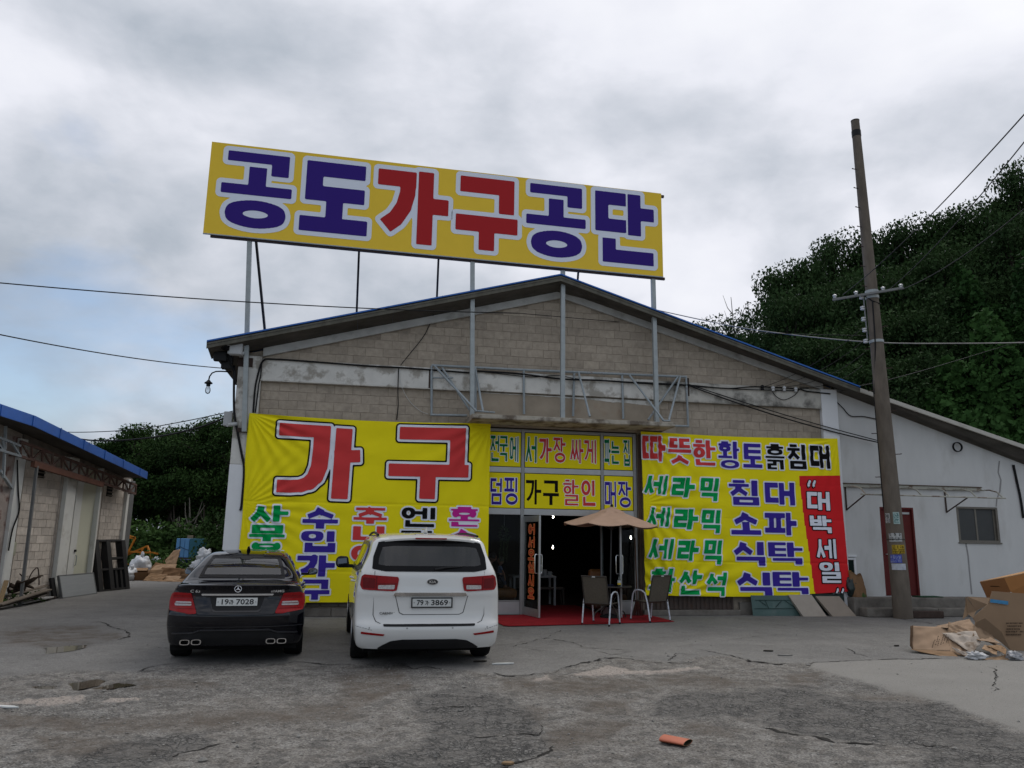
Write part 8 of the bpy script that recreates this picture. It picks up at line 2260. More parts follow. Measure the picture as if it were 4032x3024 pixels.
# ------------------------------------------------------------------ right-hand clutter
def build_right_things():
 def leaning(nm, lab, cat, px0, px1, h, th, ang, mat, skew=0.0, n=.46):
  p0, p1 = [Vector(fpt(fw(*q, n)[0], n, 0)) for q in (px0, px1)]; ux = p1 - p0; L = ux.length; a = math.atan2(ux.y, ux.x)
  t = thing(nm, lab, cat, p0, a); rot = Matrix.Rotation(R(ang), 3, 'X')
  b = MB(); vs = []
  for y in (0, th):
   for x, z in ((0, 0), (L, 0), (L + skew, h), (skew, h)): vs.append(rot @ Vector((x, y, z)))
  b.add(vs, [(0, 1, 2, 3), (7, 6, 5, 4), (0, 4, 5, 1), (1, 5, 6, 2), (2, 6, 7, 3), (3, 7, 4, 0)]); b.build('sheet', mat, t, bevel=.006)
  return t, L, rot
 GM = M('green_grey_sheet', (0.055, 0.105, 0.095), .5, var=.12, vs=4, stain=(0.12, 0.16, 0.15), ss=3, sa=.5)
 t, L, rot = leaning('leaning_sheet', 'dark green sheet leaning under the right end of the yellow banner', 'sheet', (2965, 2418), (3152, 2411), .47, .012, -9, GM, 0, .30)
 b = MB()
 for p, q in (((.05, .17), (L, .17)), ((.1, .36), (L, .36)), ((.35, .36), (.42, .17)), ((.6, .20), (.78, .36)), ((.85, .36), (1.1, .19)), ((1.1, .19), (1.3, .36)), ((.2, .35), (.36, .24))): b.bar(rot @ Vector((p[0], -.006, p[1])), rot @ Vector((q[0], -.006, q[1])), .016, .008)
 b.build('ribs', M('dark_green_rib', (0.02, 0.045, 0.04), .6), t)
 leaning('stone_slab', 'paler beige slab leaning beside the green sheet', 'slab', (3163, 2416), (3256, 2412), .53, .07, -24, M('pale_slab', (0.36, 0.315, 0.265), .7, var=.05, vs=5, stain=(.24, .2, .16), ss=3, sa=.4), -.24)
 leaning('stone_slab', 'browner beige slab leaning against the foot of the white pilaster', 'slab', (3278, 2404), (3372, 2402), .52, .07, -30, M('tan_slab', (0.28, 0.235, 0.19), .7, var=.05, vs=5), -.26)
 t, L, rot = leaning('backing_sheet', 'black green sheet standing behind the two beige slabs', 'sheet', (3110, 2400), (3330, 2395), .50, .012, -4, M('dark_green_sheet', (0.022, 0.035, 0.032), .6, var=.2), 0, .20)
 # sack, box and little frame on the annex ledge
 z0 = .435
 def ledge(x, n): u = fw(x, 2325, n)[0]; return fpt(u, n, z0)
 t = thing('compost_sack', 'brown and green woven sack slumped on the step beside the white pilaster', 'sack', ledge(3380, .22), PSI)
 SB = M('brown_woven_sack', (0.20, 0.115, 0.06), .9, var=.15, vs=7, bump=.4, bs=60, stain=(0.03, 0.09, 0.025), ss=2.6, st=(.56, .62), sa=.9)
 b = MB(); n1, n2 = 18, 24; P = np.zeros((n1, n2 + 1, 3))
 for i in range(n1):
  f = i / (n1 - 1); z = .52 * f; rx = .20 * (1 - .25 * f) * (1 + .12 * math.sin(f * 3)); ry = .14 * (1 - .55 * f)
  for j in range(n2 + 1):
   a = 2 * math.pi * j / n2; k = 1 + .10 * (fbm(math.cos(a) * 2 + 5, f * 4 + math.sin(a) * 2, 4) - .5) * 2
   P[i, j] = (rx * k * math.cos(a) - .06 * f, ry * k * math.sin(a), z + .04 * math.sin(a * 2 + 1) * f * f)
 b.grid(P); b.build('sack_body', SB, t, smooth=True, angle=180, fix=False)
 b = MB(); b.grid(np.array([[(-.16 + .3 * u - .06, .02 * math.sin(u * 9), .50 + .05 * math.sin(u * 5 + 1) + v * .06) for u in np.linspace(0, 1, 12)] for v in (0, 1)])); b.build('open_mouth', SB, t, fix=False)
 t = thing('dark_bag', 'black green bag beside the brown sack on the step', 'bag', ledge(3353, .18), PSI); blob(t, 'bag_body', (0, 0, .24), (.15, .14, .26), M('black_green_plastic', (0.012, 0.022, 0.02), .4, var=.3, vs=9), 41, .2)
 t = thing('yellow_carton', 'mustard yellow carton tucked behind the dark bag by the pilaster', 'box', ledge(3342, .08), PSI); b = MB(); b.box((-.08, -.04, .22), (.06, .04, .62), Matrix.Rotation(R(6), 3, 'Y')); b.build('carton_body', M('mustard_carton', (0.34, 0.19, 0.02), .7, var=.1), t, bevel=.004)
 t = thing('small_window', 'small white framed window low on the annex wall behind the sack', 'window', ledge(3352, .0), PSI)
 b = MB(); u0, u1, za, zb = -.15, .17, .02, .92
 b.box((u1 - .06, -.03, za), (u1, -.002, zb)); b.box((u0, -.03, zb - .05), (u1 - .062, -.002, zb)); b.box((u0, -.045, zb + .02), (u1 + .02, -.002, zb + .07)); b.build('frame', WHITE2, t, bevel=.004)
 b = MB(); b.box((u0, -.012, za), (u1 - .062, -.004, zb - .052)); b.build('pane', M('dark_green_glass_pane', (0.01, 0.022, 0.02), .1, var=0), t)
 # brown brick block by the pole
 p = Vector(fpt(fw(3592, 2414, .98)[0], .98, 0)); t = thing('kerb_block', 'dark brown block lying at the foot of the utility pole', 'block', p, PSI); b = MB(); b.box((.02, 0, 0), (.85, .22, .16)); b.build('block_body', M('dark_brown_block', (0.06, 0.042, 0.035), .95, var=.25, vs=8, bump=.5), t, bevel=.02)
 # orange flattened tube on the asphalt
 p = on(2660, 2918); zz = gz(p.x, p.y)
 t = thing('flattened_tube', 'flattened orange plastic tube piece lying on the asphalt in the foreground', 'plastic tube', (p.x, p.y, zz), R(-38))
 OT_ = M('faded_orange_plastic', (0.46, 0.125, 0.062), .5, var=.07, vs=9, stain=(0.22, 0.08, 0.05), ss=14, st=(.6, .7), sa=.5)
 def tube_sec(f, k):
  q = []
  for j in range(28):
   a = 2 * math.pi * j / 28; c, s_ = math.cos(a), math.sin(a)
   h = .029 * (1 - .2 * f); q.append((-.115 + .23 * f, math.copysign(abs(c) ** .7, c) * .080 * k * (1 + .15 * f), .031 + s_ * h * k * (1 - .3 * abs(c))))
  q.append(q[0]); return q
 b = MB(); b.grid(np.array([tube_sec(f, 1) for f in np.linspace(0, 1, 8)])); b.grid(np.array([tube_sec(f, .90) for f in np.linspace(0, 1, 8)])); b.build('outer_wall', OT_, t, smooth=True, angle=60, fix=False)
 b = MB(); b.grid(np.array([tube_sec(1, 1), tube_sec(1.003, .89)])); b.build('cut_rim', M('dull_tan_rim', (.22, .15, .09), .7), t, fix=False)
 b = MB(); b.grid(np.array([tube_sec(f, .885) for f in (.99, .2)])); b.build('dark_inside', M('dark_tube_lining', (0.06, 0.055, 0.035), .9), t, fix=False)  # inner sheet coloured darker than the outer wall
 for x, y, l, lab in ((1980, 2615, .16, 'dark stick on the asphalt beside the white minivan'), (1890, 2606, .10, 'dark scrap on the asphalt just behind the minivan wheel'), (3025, 2566, .08, 'flat dark pebble scrap on the smooth asphalt'), (3530, 2546, .06, 'dark leaf scrap on the asphalt before the crumpled bag'), (3090, 2583, .12, 'pale stone flake lying in the upper right asphalt'), (2000, 2995, .05, 'tan pebble at the lower middle of the ground'), (20, 2780, .16, 'white plastic scrap at the left edge of the ground')):
  p = on(x, y); t = thing('ground_scrap', lab, 'scrap', (p.x, p.y, gz(p.x, p.y)), R(random.uniform(-30, 30)))
  m = PLW if 'white' in lab else (M('pale_flake', (.24, .23, .21), .9) if 'pale' in lab else (M('tan_pebble', (.24, .16, .09), .9) if 'tan' in lab else M('dark_twig', (.03, .026, .022), .9)))
  b = MB(); b.prism([(-l, -.02, .004), (l * .4, -.03, .004), (l, .0, .004), (l * .5, .03, .004), (-l * .6, .02, .004)], (0, 0, .018)); b.build('piece', m, t, bevel=.004)
build_right_things()
def build_cardboard_pile():
 PAPR = M('kraft_paper', (0.31, 0.21, 0.135), .85, var=.08, vs=4, bump=.5, bs=9); PAPW = M('pale_kraft_liner', (0.42, 0.36, 0.30), .85, var=.1, vs=5, stain=(.16, .11, .07), ss=3, st=(.56, .66), sa=.8)
 CB = M('brown_carton_board', (0.225, 0.150, 0.092), .85, var=.05, vs=3); CO = M('orange_carton_board', (0.33, 0.145, 0.045), .8, var=.06, vs=3); COD = M('shaded_orange_carton_board', (0.20, 0.085, 0.030), .8, var=.08, vs=3)
 CIN = M('carton_inside', (0.17, 0.115, 0.072), .9, var=.08); STP = M('blue_stripe_print', (.06, .22, .40), .8, var=.2, vs=14); INK = M('brown_ink', (.085, .055, .036), .85, var=.25, vs=30)
 W_ = lambda x, y, Y: Vector(DY(x, y, Y))
 zr = lambda x, y: (3400 + x / 3.016, 2150 + y / 3.016)
 # big carton with a blue stripe: a tall bent panel facing the street
 o = on(*zr(1900, 1290)); Yf = o.y
 def Q(x, y, Y): return W_(*zr(x, y), Y)
 def sheet_w(name, lab, cat, base, corners, mat, cr, sd, th=.008, group=None, inside=None, n=16, drop=True):
  t = thing(name, lab, cat, base, 0, group)
  c = [q - Vector(base) for q in corners]
  sheet(t, 'sheet', c, mat, cr, sd, th, n)
  return t, c
 # panel outline is irregular: build as polygon prism with a bend
 base = Vector((on(*zr(1750, 1240)).x, on(*zr(1750, 1240)).y, 0))
 t = thing('carton', 'big brown carton with a blue stripe, its torn side towards the street', 'box', base, 0)
 Y1 = base.y
 pl = [(1530, 535), (1855, 560), (2400, 600), (2400, 1260), (1900, 1260), (1745, 1235), (1640, 1020), (1440, 855), (1330, 905), (1300, 850), (1480, 690)]
 P3 = [Q(x, y, Y1 + .30 * (1 - (y - 530) / 730)) - base for x, y in pl]
 b = MB(); b.prism(P3, (0, .012, 0)); pn = b.build('side_panel', CB, t)
 b = MB(); b.prism([Q(x, y, Y1 + .22) - base + Vector((0, -.012, 0)) for x, y in ((1505, 628), (1715, 655), (1712, 697), (1498, 668))], (0, .004, 0)); b.build('blue_stripe', STP, pn)
 b = MB()
 for k, (x0, x1, y) in enumerate(((1685, 1880, 915), (1700, 1870, 950), (1680, 1815, 1015), (1850, 1890, 1015), (1685, 1865, 1050), (1690, 1850, 985))):
  x = x0
  while x < x1:
   w_ = random.uniform(8, 26)
   b.prism([Q(min(q[0], x1), q[1], Y1 + .085) - base + Vector((0, -.02, 0)) for q in ((x, y - 9), (x + w_, y - 9 + w_ * .05), (x + w_, y + 8 + w_ * .05), (x, y + 8))], (0, .002, 0)); x += w_ + random.uniform(3, 9)
 b.build('printed_lines', INK, pn)['kind'] = 'stuff'
 b = MB(); b.prism([Q(x, y, Y1 - .14) - base for x, y in ((1335, 905), (1440, 855), (1640, 1020), (1745, 1235), (1620, 1130), (1400, 1010), (1325, 960))], (0, .01, 0)); b.build('torn_flap', CIN, t)
 b = MB(); b.prism([Q(2400, 600, Y1 + .2) - base, Q(2400, 1255, Y1) - base, Q(2650, 1150, Y1 + .8) - base, Q(2650, 560, Y1 + .9) - base], (.01, .01, 0)); b.build('side_panel', CIN, t)
 b = MB(); q0 = base
 b.prism([Q(1230, 600, Y1 + .75) - base, Q(1500, 612, Y1 + .70) - base, Q(1480, 695, Y1 + .5) - base, Q(1340, 770, Y1 + .55) - base], (0, .01, 0)); b.prism([Q(1218, 600, Y1 + .75) - base, Q(1340, 770, Y1 + .5) - base, Q(1300, 850, Y1 + .35) - base, Q(1235, 800, Y1 + .6) - base], (0, .01, 0)); b.build('inner_flap', CIN, t)
 b = MB(); b.prism([Q(1215, 610, Y1 + .78) - base, Q(1245, 820, Y1 + .6) - base, Q(1180, 870, Y1 + .62) - base, Q(1215, 700, Y1 + .75) - base], (0, .01, 0)); b.build('corner_flap', CB, t)
 # orange carton behind it
 base2 = base + Vector((.6, 1.0, 0)); Y2 = base2.y
 t = thing('carton', 'orange brown carton tipped on top of the heap at the right edge', 'box', base2, 0)
 b = MB(); b.prism([Q(x, y, Y2) - base2 for x, y in ((1385, 428), (1670, 378), (1748, 545), (1600, 640), (1480, 640))], (.0, .012, 0)); b.build('end_panel', COD, t)  # end face has its shade put into the colour
 b = MB(); b.prism([Q(1670, 378, Y2) - base2, Q(2400, 230, Y2 + .5) - base2, Q(2400, 760, Y2 + .5) - base2, Q(1748, 545, Y2) - base2], (0, .012, 0)); b.build('side_panel', CO, t)
 b = MB(); b.prism([Q(1385, 426, Y2) - base2, Q(1670, 376, Y2) - base2, Q(2400, 228, Y2 + .5) - base2, Q(2100, 262, Y2 + 1.0) - base2], (0, .0, .01)); b.build('top_panel', M('lit_orange_lid', (.42, .23, .10), .8, var=.06), t)  # lid coloured lighter as the lit top of the same carton
 b = MB(); b.prism([Q(x, y, Y2 + .03) - base2 + Vector((0, -.03, 0)) for x, y in ((1495, 470), (1600, 478), (1604, 486), (1495, 480))], (0, .003, 0)); b.build('printed_lines', INK, t)
 # crumpled kraft bag in front
 bb = on(*zr(830, 1260))
 t = thing('paper_sack', 'crumpled brown kraft paper sack with dark print lying on the asphalt', 'paper bag', bb, 0)
 def cr(name, px, Ys, mat, c, sd, th=.004):
  return sheet(t, name, [Q(x, y, Y) - bb for (x, y), Y in zip(px, Ys)], mat, c, sd, th, 18)
 Yb = bb.y
 fr = cr('front_panel', ((575, 1225), (1050, 1245), (1000, 960), (580, 945)), (Yb - .08, Yb - .25, Yb + .35, Yb + .25), PAPR, .045, 3)
 cr('right_panel', ((1030, 1250), (1260, 1330), (1210, 1020), (990, 960)), (Yb - .27, Yb - .50, Yb + .1, Yb + .33), PAPR, .06, 4)
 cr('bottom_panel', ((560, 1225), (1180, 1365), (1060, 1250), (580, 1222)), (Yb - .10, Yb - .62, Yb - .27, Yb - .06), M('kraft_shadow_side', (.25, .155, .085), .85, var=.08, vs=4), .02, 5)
 cr('top_fold', ((860, 945), (1290, 1015), (1330, 970), (1260, 860)), (Yb + .35, Yb + .05, Yb + .25, Yb + .65), PAPR, .05, 6)
 cr('mid_fold', ((1010, 905), (1310, 1015), (1200, 1075), (1005, 1030)), (Yb + .36, Yb + .0, Yb - .05, Yb + .2), PAPR, .05, 7)
 cr('torn_liner', ((930, 1040), (1330, 1010), (1400, 1150), (1290, 1285)), (Yb + .18, Yb - .06, Yb - .30, Yb - .48), PAPW, .06, 8)
 cr('liner_corner', ((1040, 1200), (1280, 1290), (1240, 1320), (1100, 1260)), (Yb - .22, Yb - .50, Yb - .55, Yb - .35), PAPW, .05, 18)
 cr('open_end', ((555, 955), (585, 945), (580, 1225), (550, 1190)), (Yb + .22, Yb + .24, Yb - .08, Yb - .03), M('dark_paper_inside', (.10, .06, .035), .9), .03, 9)
 b = MB()
 for k in range(6):
  x0, y0 = 790 + k * 33, 1195 - k * 12; 
  for j in range(7):
   u = j / 7; x = x0 + u * (40 + 10 * (k % 2)) + random.uniform(-4, 4); y = y0 - u * (150 - 18 * abs(k - 2)); s_ = random.uniform(5, 9)
   if random.random() < .8: b.prism([Q(xx, yy, Yb + .13 - (yy - 960) / 285 * .33 + (1050 - xx) * 0.0003) - bb + Vector((0, -.065, .0)) for xx, yy in ((x - s_, y), (x + s_ * .3, y - 10), (x + s_, y - 3), (x, y + 7))], (0, .002, 0))
 b.build('printed_marks', INK, fr)['kind'] = 'stuff'
 for k, (px, Ys, mat, lab) in enumerate(((((1350, 1105), (1640, 1155), (1480, 1065), (1380, 1060)), (Yb - .3, Yb - .3, Yb + .1, Yb + .1), PAPR, 'small torn kraft piece between the carton and the paper sack'),
  (((1300, 1060), (1600, 1190), (1520, 1020), (1330, 900)), (Yb - .2, Yb - .2, Yb + .3, Yb + .35), CIN, 'dark crumpled sheet added to fill the gap below the big carton'), (((1405, 1215), (1590, 1290), (1580, 1220), (1440, 1170)), (Yb - .62, Yb - .7, Yb - .55, Yb - .45), CARDS[1], 'bent pale carton strip on the litter in front of the big carton'), (((1470, 1175), (1690, 1280), (1700, 1225), (1640, 1175)), (Yb - .5, Yb - .72, Yb - .55, Yb - .42), CARDS[0], 'folded brown carton piece resting on the pale strip'),  # first sheet here is added to close the gap with a dark tone
  (((1200, 1375), (1500, 1405), (1420, 1330), (1260, 1330)), (Yb - .78, Yb - .85, Yb - .68, Yb - .62), CARDS[0], 'flat brown carton piece under the white plastic bag'), (((1490, 1395), (1775, 1410), (1690, 1290), (1420, 1335)), (Yb - .88, Yb - .88, Yb - .62, Yb - .70), CARDS[1], 'broad flat pale carton flap lowest at the front of the heap'))):
  q = [W_(*zr(*p_), Y) for p_, Y in zip(px, Ys)]; bs = Vector((q[0].x, q[0].y, 0)); tt = thing('torn_cardboard', lab, 'cardboard', bs, 0, 'torn pieces in front of the cartons'); sheet(tt, 'sheet', [v - bs for v in q], mat, .035, 30 + k, .008)
 CP = M('clear_white_plastic', (0.50, 0.50, 0.50), .55, var=.2, vs=12, bump=.5, bs=25)
 p = Q(1330, 1320, Yb - .72); t = thing('plastic_bag', 'crumpled white plastic bag under the torn kraft liner', 'plastic bag', (p.x, p.y, 0)); blob(t, 'film', (0, 0, .04), (.15, .10, .07), CP, 51, .7)
 p = Q(1800, 1330, Yb - .72); t = thing('plastic_bag', 'clearer plastic bag at the right foot of the big carton', 'plastic bag', (p.x, p.y, 0)); blob(t, 'film', (0, 0, .04), (.13, .10, .08), M('grey_plastic_film', (0.33, 0.33, 0.34), .5, var=.25, vs=12, bump=.5, bs=25), 57, .7)
build_cardboard_pile()
# ------------------------------------------------------------------ hill, trees, ivy
HILL = M('dark_hill_soil', (0.035, 0.035, 0.022), .95, var=.4, vs=.6)
def hill_h(X, Y):
 X = np.asarray(X, float); Y = np.asarray(Y, float)
 a = np.clip((X * .80 + (Y - 34) * .60 - 16) / 30, 0, 1); b = np.clip((Y - 26) / 6, 0, 1)
 h = 17 * a ** 1.1 * b
 h = h + 2.0 * np.clip((Y - 52) / 30, 0, 1)
 return h + h * .06 * (fbm(X * .15, Y * .15, 41) - .5) * 2
def build_hill():
 xs = np.linspace(-90, 130, 120); ys = np.linspace(27, 150, 70); X, Y = np.meshgrid(xs, ys)
 Z = hill_h(X, Y) - .05
 b = MB(); b.grid(np.stack([X, Y, Z], -1)); tag(b.build('hill', HILL, smooth=True, fix=False, angle=180), kind='structure')
build_hill()
def leafmat(name, c1, c2, sc=.55):
 m = bpy.data.materials.new(name); m.use_nodes = True; nt = m.node_tree; n, l = nt.nodes, nt.links; b = n['Principled BSDF']
 tc = n.new('ShaderNodeTexCoord'); no = n.new('ShaderNodeTexNoise'); no.inputs['Scale'].default_value = sc; no.inputs['Detail'].default_value = 4; l.new(tc.outputs['Object'], no.inputs['Vector'])
 oi = n.new('ShaderNodeObjectInfo'); ad = n.new('ShaderNodeMath'); ad.operation = 'MULTIPLY_ADD'; ad.inputs[1].default_value = .35; l.new(oi.outputs['Random'], ad.inputs[0]); l.new(no.outputs[0], ad.inputs[2])
 wn = n.new('ShaderNodeTexWhiteNoise'); wn.noise_dimensions = '1D'; gi = n.new('ShaderNodeNewGeometry'); l.new(gi.outputs['Random Per Island'], wn.inputs['W'])
 a2 = n.new('ShaderNodeMath'); a2.operation = 'MULTIPLY_ADD'; a2.inputs[1].default_value = .16; l.new(wn.outputs['Value'], a2.inputs[0]); l.new(ad.outputs[0], a2.inputs[2])
 r = n.new('ShaderNodeMapRange'); l.new(a2.outputs[0], r.inputs[0]); r.inputs[1].default_value = .40; r.inputs[2].default_value = .90
 x = n.new('ShaderNodeMix'); x.data_type = 'RGBA'; l.new(r.outputs[0], x.inputs[0]); x.inputs[6].default_value = (*c1, 1); x.inputs[7].default_value = (*c2, 1); l.new(x.outputs[2], b.inputs['Base Color'])
 b.inputs['Roughness'].default_value = .75; b.inputs['Specular IOR Level'].default_value = .05
 tr = n.new('ShaderNodeBsdfTranslucent'); l.new(x.outputs[2], tr.inputs['Color']); ms = n.new('ShaderNodeMixShader'); ms.inputs[0].default_value = .15
 l.new(b.outputs[0], ms.inputs[1]); l.new(tr.outputs[0], ms.inputs[2]); l.new(ms.outputs[0], n['Material Output'].inputs[0])
 return m
LEAF_A = leafmat('broadleaf_foliage', (0.013, 0.030, 0.010), (0.038, 0.074, 0.021)); LEAF_B = leafmat('acacia_foliage', (0.015, 0.033, 0.013), (0.038, 0.072, 0.024)); LEAF_K = leafmat('ivy_foliage', (0.011, 0.032, 0.010), (0.040, 0.092, 0.024), .35); LEAF_S = leafmat('weed_foliage', (0.022, 0.050, 0.014), (0.062, 0.115, 0.03), .9)
BARK = M('bark', (0.055, 0.047, 0.038), .95, var=.3, vs=6, bump=.6, bs=20, stretch=(1, 1, .3)); PBARK = M('pale_bark', (0.13, 0.12, 0.10), .9, var=.3, vs=6)
def leaves_mesh(name, C, size, mat, asp=.55, droop=.2, outward=None):
 """one kite-shaped leaf (2 triangles bent on its midrib) per centre"""
 n = len(C); rng = RNG
 d = rng.normal(size=(n, 3)); d[:, 2] -= droop; d /= np.linalg.norm(d, axis=1)[:, None]
 if outward is not None:
  up = outward + rng.normal(scale=.45, size=(n, 3)); up /= np.linalg.norm(up, axis=1)[:, None]
 else:
  up = rng.normal(size=(n, 3)) * .7 + np.array([0, 0, .9])
 s = np.cross(d, up); s /= np.linalg.norm(s, axis=1)[:, None] + 1e-9
 sz = size * rng.uniform(.6, 1.35, n)[:, None]; u2 = np.cross(s, d)
 p0 = C - d * sz * .5; p2 = C + d * sz * .5; m_ = C + u2 * sz * .10
 p1 = m_ + s * sz * asp * .5 ; p3 = m_ - s * sz * asp * .5
 V = np.stack([p0, p1, p2, p3], 1).reshape(-1, 3); o = np.arange(n)[:, None] * 4
 F = o + np.array([[0, 1, 2, 3]])
 me = bpy.data.meshes.new(name); me.vertices.add(n * 4); me.vertices.foreach_set('co', V.ravel()); me.loops.add(n * 4); me.loops.foreach_set('vertex_index', F.ravel()); me.polygons.add(n); me.polygons.foreach_set('loop_start', np.arange(n) * 4); me.update(calc_edges=True)
 me.materials.append(mat); return me
def make_tree(h, cw, trunk_r, nleaf, size, mat, bark, seed, low=.35, clumps=26, lab=None):
 """returns (trunk mesh, crown mesh); crown is leaf clumps round limb ends"""
 rng = np.random.default_rng(seed); rnd = random.Random(seed)
 b = MB(); pts = [Vector((0, 0, -.3))]; k = 7
 for i in range(1, k + 1): pts.append(Vector((rnd.uniform(-.12, .12) * i * .4, rnd.uniform(-.12, .12) * i * .4, h * .86 * i / k)))
 b.tube(pts, [trunk_r * (1 - .85 * i / k) for i in range(k + 1)], 7)
 ends = []
 for i in range(clumps):
  f = low + (1 - low) * rnd.random() ** .8; z = h * f * .96
  j = min(k - 1, int(max(0, f - .12) * .9 * k)); st = pts[j + 1] if j + 1 < len(pts) else pts[-1]
  prof = math.sin(math.pi * min(1, (f - low * .7) / (1.06 - low * .7))) ** .6
  a = rnd.random() * 6.283; r = cw * prof * rnd.uniform(.35, 1.0)
  e = Vector((math.cos(a) * r, math.sin(a) * r, z)); ends.append((e, cw * rnd.uniform(.22, .42)))
  mid = st + (e - st) * .5 + Vector((0, 0, .05 * h)); b.tube([st, mid, e], [trunk_r * .30, trunk_r * .18, trunk_r * .05], 5)
 tm = b.mesh('trunk', bark, True)
 C = []
 per = nleaf // len(ends)
 for e, r in ends:
  d = rng.normal(size=(per, 3)); d /= np.linalg.norm(d, axis=1)[:, None]
  rad = r * 1.12 * rng.random(per)[:, None] ** .55
  C.append(np.array(e) + d * rad * np.array([1, 1, .62]))
 C = np.concatenate(C)
 return tm, leaves_mesh('crown', C, size, mat)
def place(tm, cm, name, lab, cat, p, s, rz, group, sz=None):
 t = thing(name, lab, cat, p, rz, group); t.scale = (s, s, sz or s)
 link_mesh('trunk', tm, t); link_mesh('crown', cm, t); return t
def build_trees():
 A = [make_tree(9, 2.9, .17, 7500, .20, LEAF_A, BARK, 11), make_tree(9, 2.5, .15, 7500, .19, LEAF_A, BARK, 12, .30), make_tree(9, 3.1, .18, 7500, .20, LEAF_A, BARK, 13, .4)]
 Bt = [make_tree(10, 2.9, .16, 9500, .175, LEAF_B, BARK, 21, .28, 32), make_tree(10, 2.5, .15, 9500, .17, LEAF_B, BARK, 22, .25, 30), make_tree(10, 3.1, .17, 9500, .18, LEAF_B, BARK, 23, .30, 34)]
 grp = 'trees behind the alley'
 # left wood: front row follows the outline in the photograph (survey pixels of the crown tops)
 tops = [(432, 1722, 43), (470, 1690, 44), (520, 1665, 45), (560, 1662, 44), (610, 1680, 46), (660, 1660, 45), (705, 1672, 44), (745, 1650, 46), (790, 1640, 45), (840, 1628, 44), (880, 1630, 45), (930, 1640, 44), (990, 1650, 46), (390, 1790, 46), (330, 1800, 50), (250, 1820, 52)]
 OR1_ = 'first second third fourth fifth sixth seventh eighth ninth tenth eleventh twelfth thirteenth fourteenth fifteenth sixteenth'.split()
 tops.sort()
 for i, (x, y, Y) in enumerate(tops):
  q = DY(x, y, Y); h = q[2]; tm, cm = A[i % 3]
  place(tm, cm, 'broadleaf_tree', f'dense dark green tree, {OR1_[i]} from the left in the front row of the alley wood', 'tree', (q[0], Y, 0), max(.5, h / 9.2), i * 1.9, grp)
 for i in range(16):
  x = 380 + 44 * i; Y = 50 + 5 * random.random(); q = DY(x, 1720 + 20 * random.random(), Y); tm, cm = A[(i + 1) % 3]
  place(tm, cm, 'broadleaf_tree', f'dense dark tree, {OR1_[i]} from the left in the back row of the alley wood', 'tree', (q[0], Y, 0), max(.6, q[2] / 9.2), i * 2.3, grp)
 # bare pale saplings
 for k, (x, yt, Y, lab) in enumerate(((752, 1960, 40.5, 'pale bare forked sapling before the dark wood behind the blue tank'), (712, 2035, 40, 'thin pale sapling left of the forked one'), (570, 2060, 40.5, 'dark slender trunk at the left of the wood edge'), (690, 1990, 42, 'slender trunk behind the thin pale sapling'), (808, 1980, 42, 'slender trunk right of the forked sapling'))):
  q = DY(x, yt, Y); t = thing('bare_sapling', lab, 'tree', (q[0], Y, 0), 0, None); h = q[2]
  b = MB(); b.tube([(0, 0, -.1), (-.05, 0, h * .35), (.05, 0, h * .7), (-.08, 0, h)], [.085, .07, .05, .02], 7); b.build('trunk', PBARK if k < 2 else BARK, t, smooth=True)
  for (f, dx, dz) in ((.35, -.8, 1.3), (.42, .7, 1.9), (.6, -.4, 1.2), (.62, .9, 1.0)) if k == 0 else ((.6, .3, .8), (.7, -.3, .7)):
   b = MB(); b.tube([(0, 0, h * f), (dx * .5, 0, h * f + dz * .45), (dx * .8, .1, h * f + dz)], [.045, .03, .01], 6); b.build('limb', PBARK if k < 2 else BARK, t, smooth=True)
 # weeds and bushes in front of the wood
 def bush(name, lab, p, r, n, sz, mat, grp_=None):
  t = thing(name, lab, 'bush', p, 0, grp_); d = RNG.normal(size=(n, 3)); d[:, 2] = np.abs(d[:, 2]); d /= np.linalg.norm(d, axis=1)[:, None]
  lump = 1 + .35 * np.sin(d[:, 0] * 6 + p[0]) * np.cos(d[:, 1] * 5 + d[:, 2] * 4)
  C = d * np.array(r) * (lump * RNG.uniform(.72, 1.05, n))[:, None]; C[:, 2] += .03
  me = leaves_mesh('foliage', C, sz, mat, .7, outward=d); link_mesh('foliage', me, t)
  b = MB()
  for k in range(7):
   a = k * .9; b.tube([(0, 0, 0), (math.cos(a) * r[0] * .4, math.sin(a) * r[1] * .4, r[2] * .5), (math.cos(a) * r[0] * .75, math.sin(a) * r[1] * .75, r[2] * .75)], [.03, .02, .006], 5)
  b.build('stems', BARK, t); return t
 for k, (x, y, Y, rx, lab) in enumerate(((505, 2075, 40, 2.2, 'broad leafy bush next to the corner of the left warehouse'), (585, 2068, 39, 2.0, 'bright leafy bush above the white sacks'), (650, 2085, 38.5, 1.7, 'low leafy bush above the cardboard heap'), (695, 2105, 39.5, 1.6, 'leafy bush directly behind the blue tank'), (800, 2085, 38.5, 1.6, 'duller bush right of the blue tank'), (870, 2040, 38, 1.9, 'tall duller bush beside the white pilaster of the big warehouse'), (930, 2060, 39, 2.0, 'bush half hidden by the white pilaster'), (440, 2100, 41, 2.2, 'bush half hidden by the left warehouse corner'))):
  q = DY(x, y, Y); bush('leafy_bush', lab, (q[0], Y, 0), (rx, 1.6, q[2]), 2300, .20, LEAF_S if k not in (4, 5, 6) else LEAF_A, 'bushes at the wood edge')
 for k, (x, Y, lab) in enumerate(((640, 34.3, 'weeds sprouting under the pale cardboard by the tank'), (575, 33.5, 'weeds behind the large white sack'), (770, 35, 'weeds below the right end of the blue tank'))):
  q = DY(x, 2230, Y); bush('weed_clump', lab, (q[0], Y, 0), (.9, .6, .75), 520, .14, LEAF_S, 'weeds round the rubbish')
